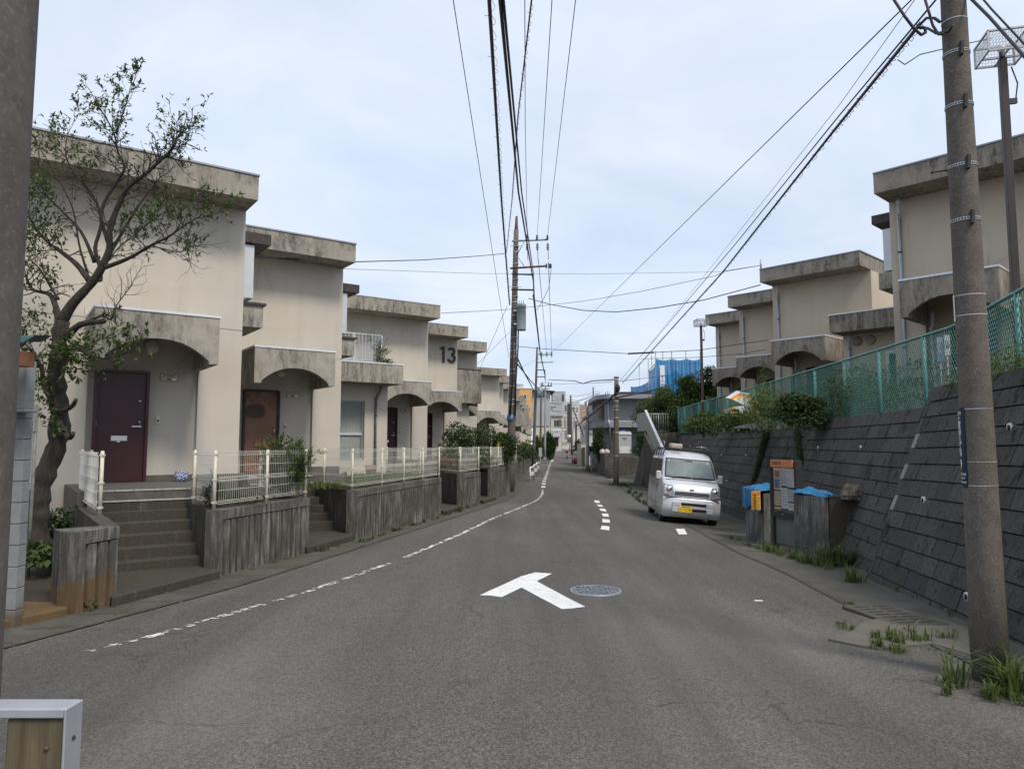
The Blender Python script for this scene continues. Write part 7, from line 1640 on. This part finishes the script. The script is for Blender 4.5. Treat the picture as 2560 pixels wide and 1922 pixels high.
pbush(1108, 1130, 23.4, .9, .55, 'reddish-leaved plant behind the fourth fence', 'leafr', 420, .07, .04, 16, z=.75)
pbush(1060, 1120, 25, .6, .5, 'pink flowering plant by the fourth fence', 'leafr', 200, .06, .04, 17, z=.8)
pbush(1315, 1130, 52, 1.6, 1.4, 'reddish green hedge beyond the second utility pole', 'leafm', 1200, .2, .1, 18, z=.5)
pbush(1298, 1130, 42, 1.4, 1.1, 'green bush just beyond the second utility pole', 'leafd', 900, .16, .08, 19, z=.6)
pbush(1368, 1112, 118, 2.6, 4.2, 'round dark tree at the far bend in front of the cream shop', 'leafd', 4500, .32, .18, 20, 'tree', z=-.8)
pbush(1344, 1130, 100, 1.6, 3.4, 'leafy bush beside the third and fourth poles', 'leafm', 2600, .28, .15, 21, 'shrub', z=-.7)
pbush(1446, 1120, 90, 1.2, 3.0, 'green bush behind the red car', 'leafd', 1000, .3, .16, 22, z=-.9)
pbush(1498, 1110, 54.5, 1.1, 2.7, 'dark conical shrub at the left corner of the grey house', 'leafd', 1600, .18, .10, 23, z=.2)
pbush(1479, 1170, 58, 1.8, .6, 'low green weeds at the foot of the low pale wall', 'leafm', 300, .15, .05, 24, 'weed', z=-.7)
# grassy yard behind the long fence: real blades
def blades(name, area, n, h, label, mat='grass', seed=1, z=None, kind='stuff', lean=.5, w=.006, cat='grass'):
    rnd = random.Random(seed); b = MB()
    n = int(n*.8); cen = [area(rnd) for _ in range(max(3, n//14))]; cs = [rnd.uniform(.45, 1.25) for _ in cen]
    for _ in range(n):
        ci = rnd.randrange(len(cen)); x, y = cen[ci]; x += rnd.gauss(0, .022); y += rnd.gauss(0, .022); zz = (zg(x, y)+.005) if z is None else z; a = rnd.random()*2*pi; hh = h*rnd.uniform(.45, 1.15)*cs[ci]; ln = lean*hh*rnd.uniform(.2, 1.2); dx, dy = cos(a)*ln, sin(a)*ln; s_ = Vector((-sin(a), cos(a), 0))*w*.5*rnd.uniform(.7, 1.4)
        p0 = Vector((x, y, zz)); p1 = p0+Vector((dx*.3, dy*.3, hh*.6)); p2 = p0+Vector((dx, dy, hh*(.95 if lean < .8 else .75)))
        b.add([p0-s_, p0+s_, p1+s_*.8, p1-s_*.8, p2], [(0, 1, 2, 3), (3, 2, 4)])
    o = b.build(name, mat); tag(o, label, cat, None, kind) if kind else tag(o, label, cat); return o
A3, B3 = Vector(AB[2][0]), Vector(AB[2][1]); d3 = (B3-A3).normalized(); n3 = Vector((-d3.y, d3.x))
def yard(r): u = r.random(); v = r.random(); q = A3.lerp(B3, u)+n3*(.25+v*2.9); return q.x, q.y
blades('yard_grass', yard, 9000, .16, 'bright green grass filling the fenced yard of the third house', 'grass', 3, ZT+.01, 'stuff', .6, .012)
# weeds along the wall feet and gutters
def tuft(px, py, r, h, n, label, seed, lean=.9, mat='grass', w=.010, cat='grass'):
    p = grd(px, py)
    def ar(rn): a = rn.random()*2*pi; q = r*rn.random()**.7; return p.x+cos(a)*q, p.y+sin(a)*q
    return blades('grass_tuft', ar, n, h, label, mat, seed, None, None, lean, w, cat)
tuft(2530, 1740, .34, .32, 260, 'large grass clump at the foot of the right utility pole', 31, 1.1, 'grass', .012)
tuft(2470, 1740, .34, .16, 200, 'spreading weeds in front of the right utility pole', 32, 1.3, 'grass', .012)
tuft(2260, 1600, .26, .17, 230, 'grass tuft growing on the broken concrete apron', 33, .9)
tuft(2210, 1622, .16, .10, 150, 'flat grass patch at the apron edge', 34, 1.0); tuft(2120, 1570, .10, .07, 60, 'tiny weed at the gutter before the apron', 35, 1.0)
tuft(2410, 1610, .20, .14, 90, 'sparse weeds between the drain and the pole', 36, 1.1); tuft(2130, 1455, .16, .30, 170, 'tall grass clump at the corner of the nearest block wall', 37, .7)
tuft(2095, 1415, .42, .42, 420, 'dark arching weeds at the foot of the right rubbish enclosure', 38, .9, 'leafm', .016)
tuft(2245, 1480, .05, .18, 16, 'single tall weed at the foot of the nearest block wall', 39, .5); tuft(2400, 1545, .10, .24, 26, 'thin weeds by the block wall near the pole', 40, .7, 'leafm')
def linew(x0, y0, x1, y1, n, h, label, seed, wd=.12, mat='grass', w=.009):
    a, c = grd(x0, y0), grd(x1, y1)
    def ar(rn): f = rn.random()**1; f = min(1, max(0, f+.06*sin(f*40))); return a.x+(c.x-a.x)*f+rn.uniform(-wd, wd), a.y+(c.y-a.y)*f+rn.uniform(-wd, wd)
    return blades('grass_strip', ar, n, h, label, mat, seed, None, 'stuff', .8, w)
linew(1895, 1372, 2075, 1425, 1100, .20, 'ragged grass along the foot of the notice board and rubbish enclosures', 41, .09)
linew(1830, 1345, 1895, 1372, 160, .10, 'short weeds along the gutter before the left enclosure', 42, .08)
linew(1560, 1215, 1640, 1275, 500, .25, 'weeds along the gutter left of the van', 43, .25, 'leafm', .02)
linew(890, 1362, 1110, 1290, 420, .12, 'weeds along the foot of the longest ribbed wall', 44, .05, 'leafm', .014); linew(785, 1385, 880, 1362, 80, .12, 'weeds on the slab edge of the second steps', 45, .06, 'leafm', .014)
linew(1113, 1290, 1165, 1272, 220, .22, 'grass in the gap before the fourth ribbed wall', 46, .08, 'leafm', .016)
linew(1165, 1272, 1215, 1258, 150, .14, 'weeds under the fourth ribbed wall', 47, .06, 'leafm', .016)
linew(560, 1443, 770, 1386, 60, .06, 'tiny weeds along the foot of the second ribbed wall', 48, .03, 'leafm', .010)
linew(2100, 1500, 2420, 1660, 260, .05, 'tiny weeds and moss in the right gutter joint', 49, .05, 'leafm', .008)
tuft(779, 1372, .10, .22, 60, 'grass tuft at the right end of the second ribbed wall', 50, .8, 'grass'); tuft(1540, 1213, .5, .2, 160, 'weeds round the foot of the right concrete pole', 51, .8, 'leafm', .03)
bush('weed', tuple(grd(872, 1332)), (.16, .14, .10), 'broad-leaved weed on the slab at the second steps', 'leafm', 70, .13, .06, 52, 'weed', 5, False)
# plants on top of the right wall
WT_ = [(-2, 4.05), (5, 4.95), (10.3, 5.85), (11, 6.2), (17.7, 7.3), (38, 8.6)]
def ubush(px, py, Y, w, h, label, mat, n, ln, wd, seed, cat='shrub', z=2.05, off=.12):
    u = (px-1280)/F*1.004; Y2 = 6.0
    while Y2 < 60 and u*Y2 > lerp_tab(WT_, Y2)+off: Y2 += .1
    if off < .5 and u*6.0 > lerp_tab(WT_, 6.0): Y = Y2
    w = w*.9
    p = at(px, py, Y); return bush('shrub', (p.x, Y, z-.12 if off < .5 else z), (w/2, w/2, h/2), label, mat, int(n*1.7), ln, wd, seed, cat, 30, off > .5, 'plants on top of the right wall')
ubush(1990, 1080, 16.3, 1.7, .8, 'dense dark rounded shrub on the right wall above the notice board', 'leafd', 2600, .075, .05, 61)
ubush(1912, 1080, 18.0, 1.5, 1.1, 'feathery yellow-green weeds on the wall left of the dark shrub', 'leafy', 1500, .10, .022, 62)
ubush(1915, 1080, 19.0, .6, 2.0, 'tall thin weed standing before the green fence', 'leafy', 420, .09, .022, 63)
ubush(1755, 1080, 25.5, 1.6, .8, 'low leafy plants at the foot of the distant lamp post', 'leafm', 900, .12, .07, 64); ubush(1830, 1080, 21.5, 1.8, .7, 'low plants on the wall edge between lamp post and feathery weeds', 'leafm', 900, .11, .06, 65)
ubush(2440, 960, 9.4, .9, .55, 'bright weeds on the wall beside the near lamp post', 'leafy', 520, .07, .025, 66, z=2.3); ubush(2540, 900, 8.3, .9, .5, 'bright weeds at the right edge above the block wall', 'leafy', 420, .06, .022, 67, z=2.35)
ubush(2290, 960, 17.5, 3.6, 1.6, 'garden bush behind the green fence below the nearest right house', 'leafd', 2200, .09, .05, 68, z=2.1, off=9); ubush(2060, 980, 21.5, 3.2, 1.5, 'garden bush behind the green fence below the flat annex', 'leafd', 1800, .09, .05, 69, z=2.1, off=9)
ubush(2170, 980, 16.0, 2.2, 1.3, 'pale green garden bush behind the fence, middle one', 'leafm', 1500, .09, .04, 70, z=2.1, off=9); ubush(1790, 1000, 36, 1.2, 1.4, 'thin bush at the foot of the farthest right house', 'leafm', 500, .12, .06, 71, z=2.1, off=9)
b = MB(); q = [wallhit(x, y) for x, y in ()]
A, B = at(1835, 1082, 20.5), at(1880, 1066, 19.8); b.hexa([(A.x, A.y, 2.05), (B.x, B.y-.3, 2.04), (B.x+.4, B.y+.3, 2.1), (A.x+.4, A.y+.4, 2.1)], [(A.x, A.y, 2.08), (B.x, B.y-.3, 2.2), (B.x+.4, B.y+.3, 2.26), (A.x+.4, A.y+.4, 2.13)]); tag(b.build('metal_sheet', 'flashg'), 'grey sheet lying on top of the right wall among the plants', 'sheet')
# ivy
def ivy(pts, wd, n, label, seed):
    rnd = random.Random(seed); b = MB(); hs = [wallhit(x, y) for x, y in pts]; hs = [h for h in hs if h]
    for _ in range(n):
        i = rnd.randrange(len(hs)-1); f = rnd.random(); k = (i+f)/(len(hs)-1); p = hs[i][0].lerp(hs[i+1][0], f); nn_ = hs[i][1]; t1 = nn_.cross(Vector((0, 0, 1))).normalized(); t2 = t1.cross(nn_).normalized(); w_ = wd*(1-.55*k)
        q = p+t1*rnd.gauss(0, w_*.5)+t2*rnd.gauss(0, .05)+nn_*rnd.uniform(.035, .085); leaf(b, q, (t2*-.8+t1*rnd.uniform(-.9, .9)+nn_*rnd.uniform(.1, .5)).normalized(), nn_, rnd.uniform(.05, .09), rnd.uniform(.045, .075))
    return tag(b.build('ivy', 'leafd'), label, 'ivy', 'ivy hanging down the right wall')
ivy([(1925, 1075), (1915, 1110), (1905, 1150), (1890, 1200)], .26, 1500, 'left strand of ivy hanging down the right wall, above the blue net', 81)
ivy([(1998, 1075), (2003, 1110), (2008, 1150), (1998, 1195)], .20, 700, 'right strand of ivy hanging down beside the notice board', 82)
# trees behind the stairs
def bigtree(px, py, Y, zb_, H_, R_, label, seed, mat='leaf', droop=.0, n=5200, ln=.17, lw=.06):
    rnd = random.Random(seed); p = at(px, py, Y); root = empty('leafy_tree', (p.x, Y, zb_), 0, label, 'tree', 'trees behind the far end of the block wall')
    tr = MB(); lv = MB(); top = H_*.62; tr.tube([(0, 0, -.5), (.1, 0, top*.4), (-.1, .1, top)], [.17, .13, .08], 8); cl = []
    for i in range(13):
        a = 2*pi*i/13+rnd.random()*.5; e = rnd.uniform(.35, 1.0); q = Vector((cos(a)*R_*e*.8, sin(a)*R_*e*.8, H_*rnd.uniform(.42, .9)-R_*.25*e)); s = Vector((0, 0, top*rnd.uniform(.45, .95))); tr.tube([s, s.lerp(q, .5)+Vector((0, 0, .25)), q], [.07, .05, .02], 5); cl.append(q)
    cl.append(Vector((0, 0, H_*.9)))
    for q in cl:
        for _ in range(3):
            c = q+rv(rnd)*R_*.22; leafclump(lv, c, Vector((R_*.30, R_*.30, R_*.24)), n//(len(cl)*3), ln, lw, rnd, 1, .3)
            if droop:
                for k in range(4):
                    s = c+rv(rnd)*R_*.25
                    for j in range(9): leaf(lv, s+Vector((rnd.uniform(-.05, .05), 0, -j*droop*.12)), Vector((rnd.uniform(-.4, .4), rnd.uniform(-.4, .4), -1)), Vector((1, 0, 0)), ln, lw*.7)
    tr.build('trunk', 'bark', root); lv.build('crown', mat, root); return root
bigtree(1662, 1080, 46, -.2, 5.3, 1.9, 'drooping leafy tree behind the stair railing, left of the lamp post', 91, 'leafm', 1.0, 10500, .19, .07)
bigtree(1722, 1060, 44, 1.6, 4.4, 1.7, 'dense green tree between the blue netting and the lamp post', 92, 'leafm', .4, 10500, .18, .08)
bigtree(1775, 1060, 43, 1.8, 4.2, 1.5, 'dark tree just right of the distant lamp post', 93, 'leafd', 0, 9000, .18, .09)
bigtree(1625, 1080, 44, -.4, 3.7, 1.3, 'lowest drooping tree at the left end, beside the grey house', 94, 'leafm', 1.0, 7500, .18, .07)
bigtree(1690, 1080, 42.5, .8, 3.0, 1.5, 'bushy low tree behind the stair gate', 95, 'leafd', .3, 7500, .17, .08)
# parasol above the fence
p = at(1856, 1040, 24.5); root = empty('garden_parasol', (p.x, 24.5, 2.1), 0, 'orange and white sunburst parasol showing above the green fence', 'parasol'); MA['pwhite'] = plain('parasol_white', (.62, .60, .58), .7); MA['porange'] = plain('parasol_orange', (.62, .22, .05), .7); MA['pyel'] = plain('parasol_yellow', (.72, .50, .12), .7)
tp = at(1856, 1000, 24.5).z-2.1; b = MB(); M_ = Matrix.Translation((0, 0, tp-.25)) @ Matrix.Rotation(radians(68), 4, 'X') @ Matrix.Rotation(radians(10), 4, 'Z'); n = 8
for k in range(n):
    a0, a1 = 2*pi*k/n, 2*pi*(k+1)/n
    if k in (3,): continue
    for (ra, rb, ha, hb, mi) in ((.0, .30, .18, .155, 0), (.30, .40, .155, .14, 2), (.40, .50, .14, .10, 1), (.50, .64, .10, .0, 0)):
        q = [(r*cos(a), r*sin(a), h) for r, h, a in ((ra, ha, a0), (rb, hb, a0), (rb, hb, a1), (ra, ha, a1))]; q = [M_ @ Vector(v) for v in q]; b.add(q, [(0, 1, 2, 3)], mi)
b.build('canopy', ['pwhite', 'porange', 'pyel'], root); b = MB(); b.tube([(0, 0, -.1), (0, 0, tp-.25), M_ @ Vector((0, 0, .2))], .015, 6); b.build('pole', 'galv', root)
# banners on the fence, right house
for i, (xa, xb, ya, yb, Y, c, tx) in enumerate(((2342, 2358, 843, 903, 13.4, 'bluep', '防\n犯'), (2360, 2375, 838, 888, 13.3, 'white', '注\n意'))):
    A, B = at(xa, ya, Y), at(xb, yb, Y); rt = empty('banner', (A.x, Y, B.z), -.3, ['blue', 'white'][i]+' printed banner behind the fence left of the right utility pole', 'banner'); b = MB(); w, h = B.x-A.x, A.z-B.z; b.box(0, w, 0, .01, 0, h); b.build('cloth', plain('banner_%d' % i, [(.30, .36, .50), (.55, .56, .56)][i], .8), rt); text_mesh('banner_text', tx, w*.85, ['signwhite', 'dark'][i], rt, (w/2, -.002, h/2), (pi/2, 0, 0), .001)
    b = MB(); b.tube([(w/2, .03, -1.2), (w/2, .03, h)], .012, 6); b.build('pole', 'galv', rt)
# fallen leaves and litter
rnd = random.Random(77); b = MB()
for _ in range(160):
    y = rnd.uniform(5, 26); x = lerp_tab(XW, y)+rnd.uniform(.1, 1.0); p = Vector((x, y, zg(x, y)+.025)); leaf(b, p, Vector((rnd.uniform(-1, 1), rnd.uniform(-1, 1), .05)), Vector((0, 0, 1)), .045, .022)
o = b.build('fallen_leaves', plain('dry_leaf', (.20, .15, .06), .8, 0, .3, 3)); tag(o, 'dry fallen leaves scattered along the left gutter', 'leaves', None, 'stuff')
p = grd(1895, 1502); b = MB(); b.box(p.x-.04, p.x+.05, p.y-.02, p.y+.02, p.z+.001, p.z+.009); tag(b.build('litter', 'white'), 'scrap of white paper on the asphalt right of the manhole', 'litter')
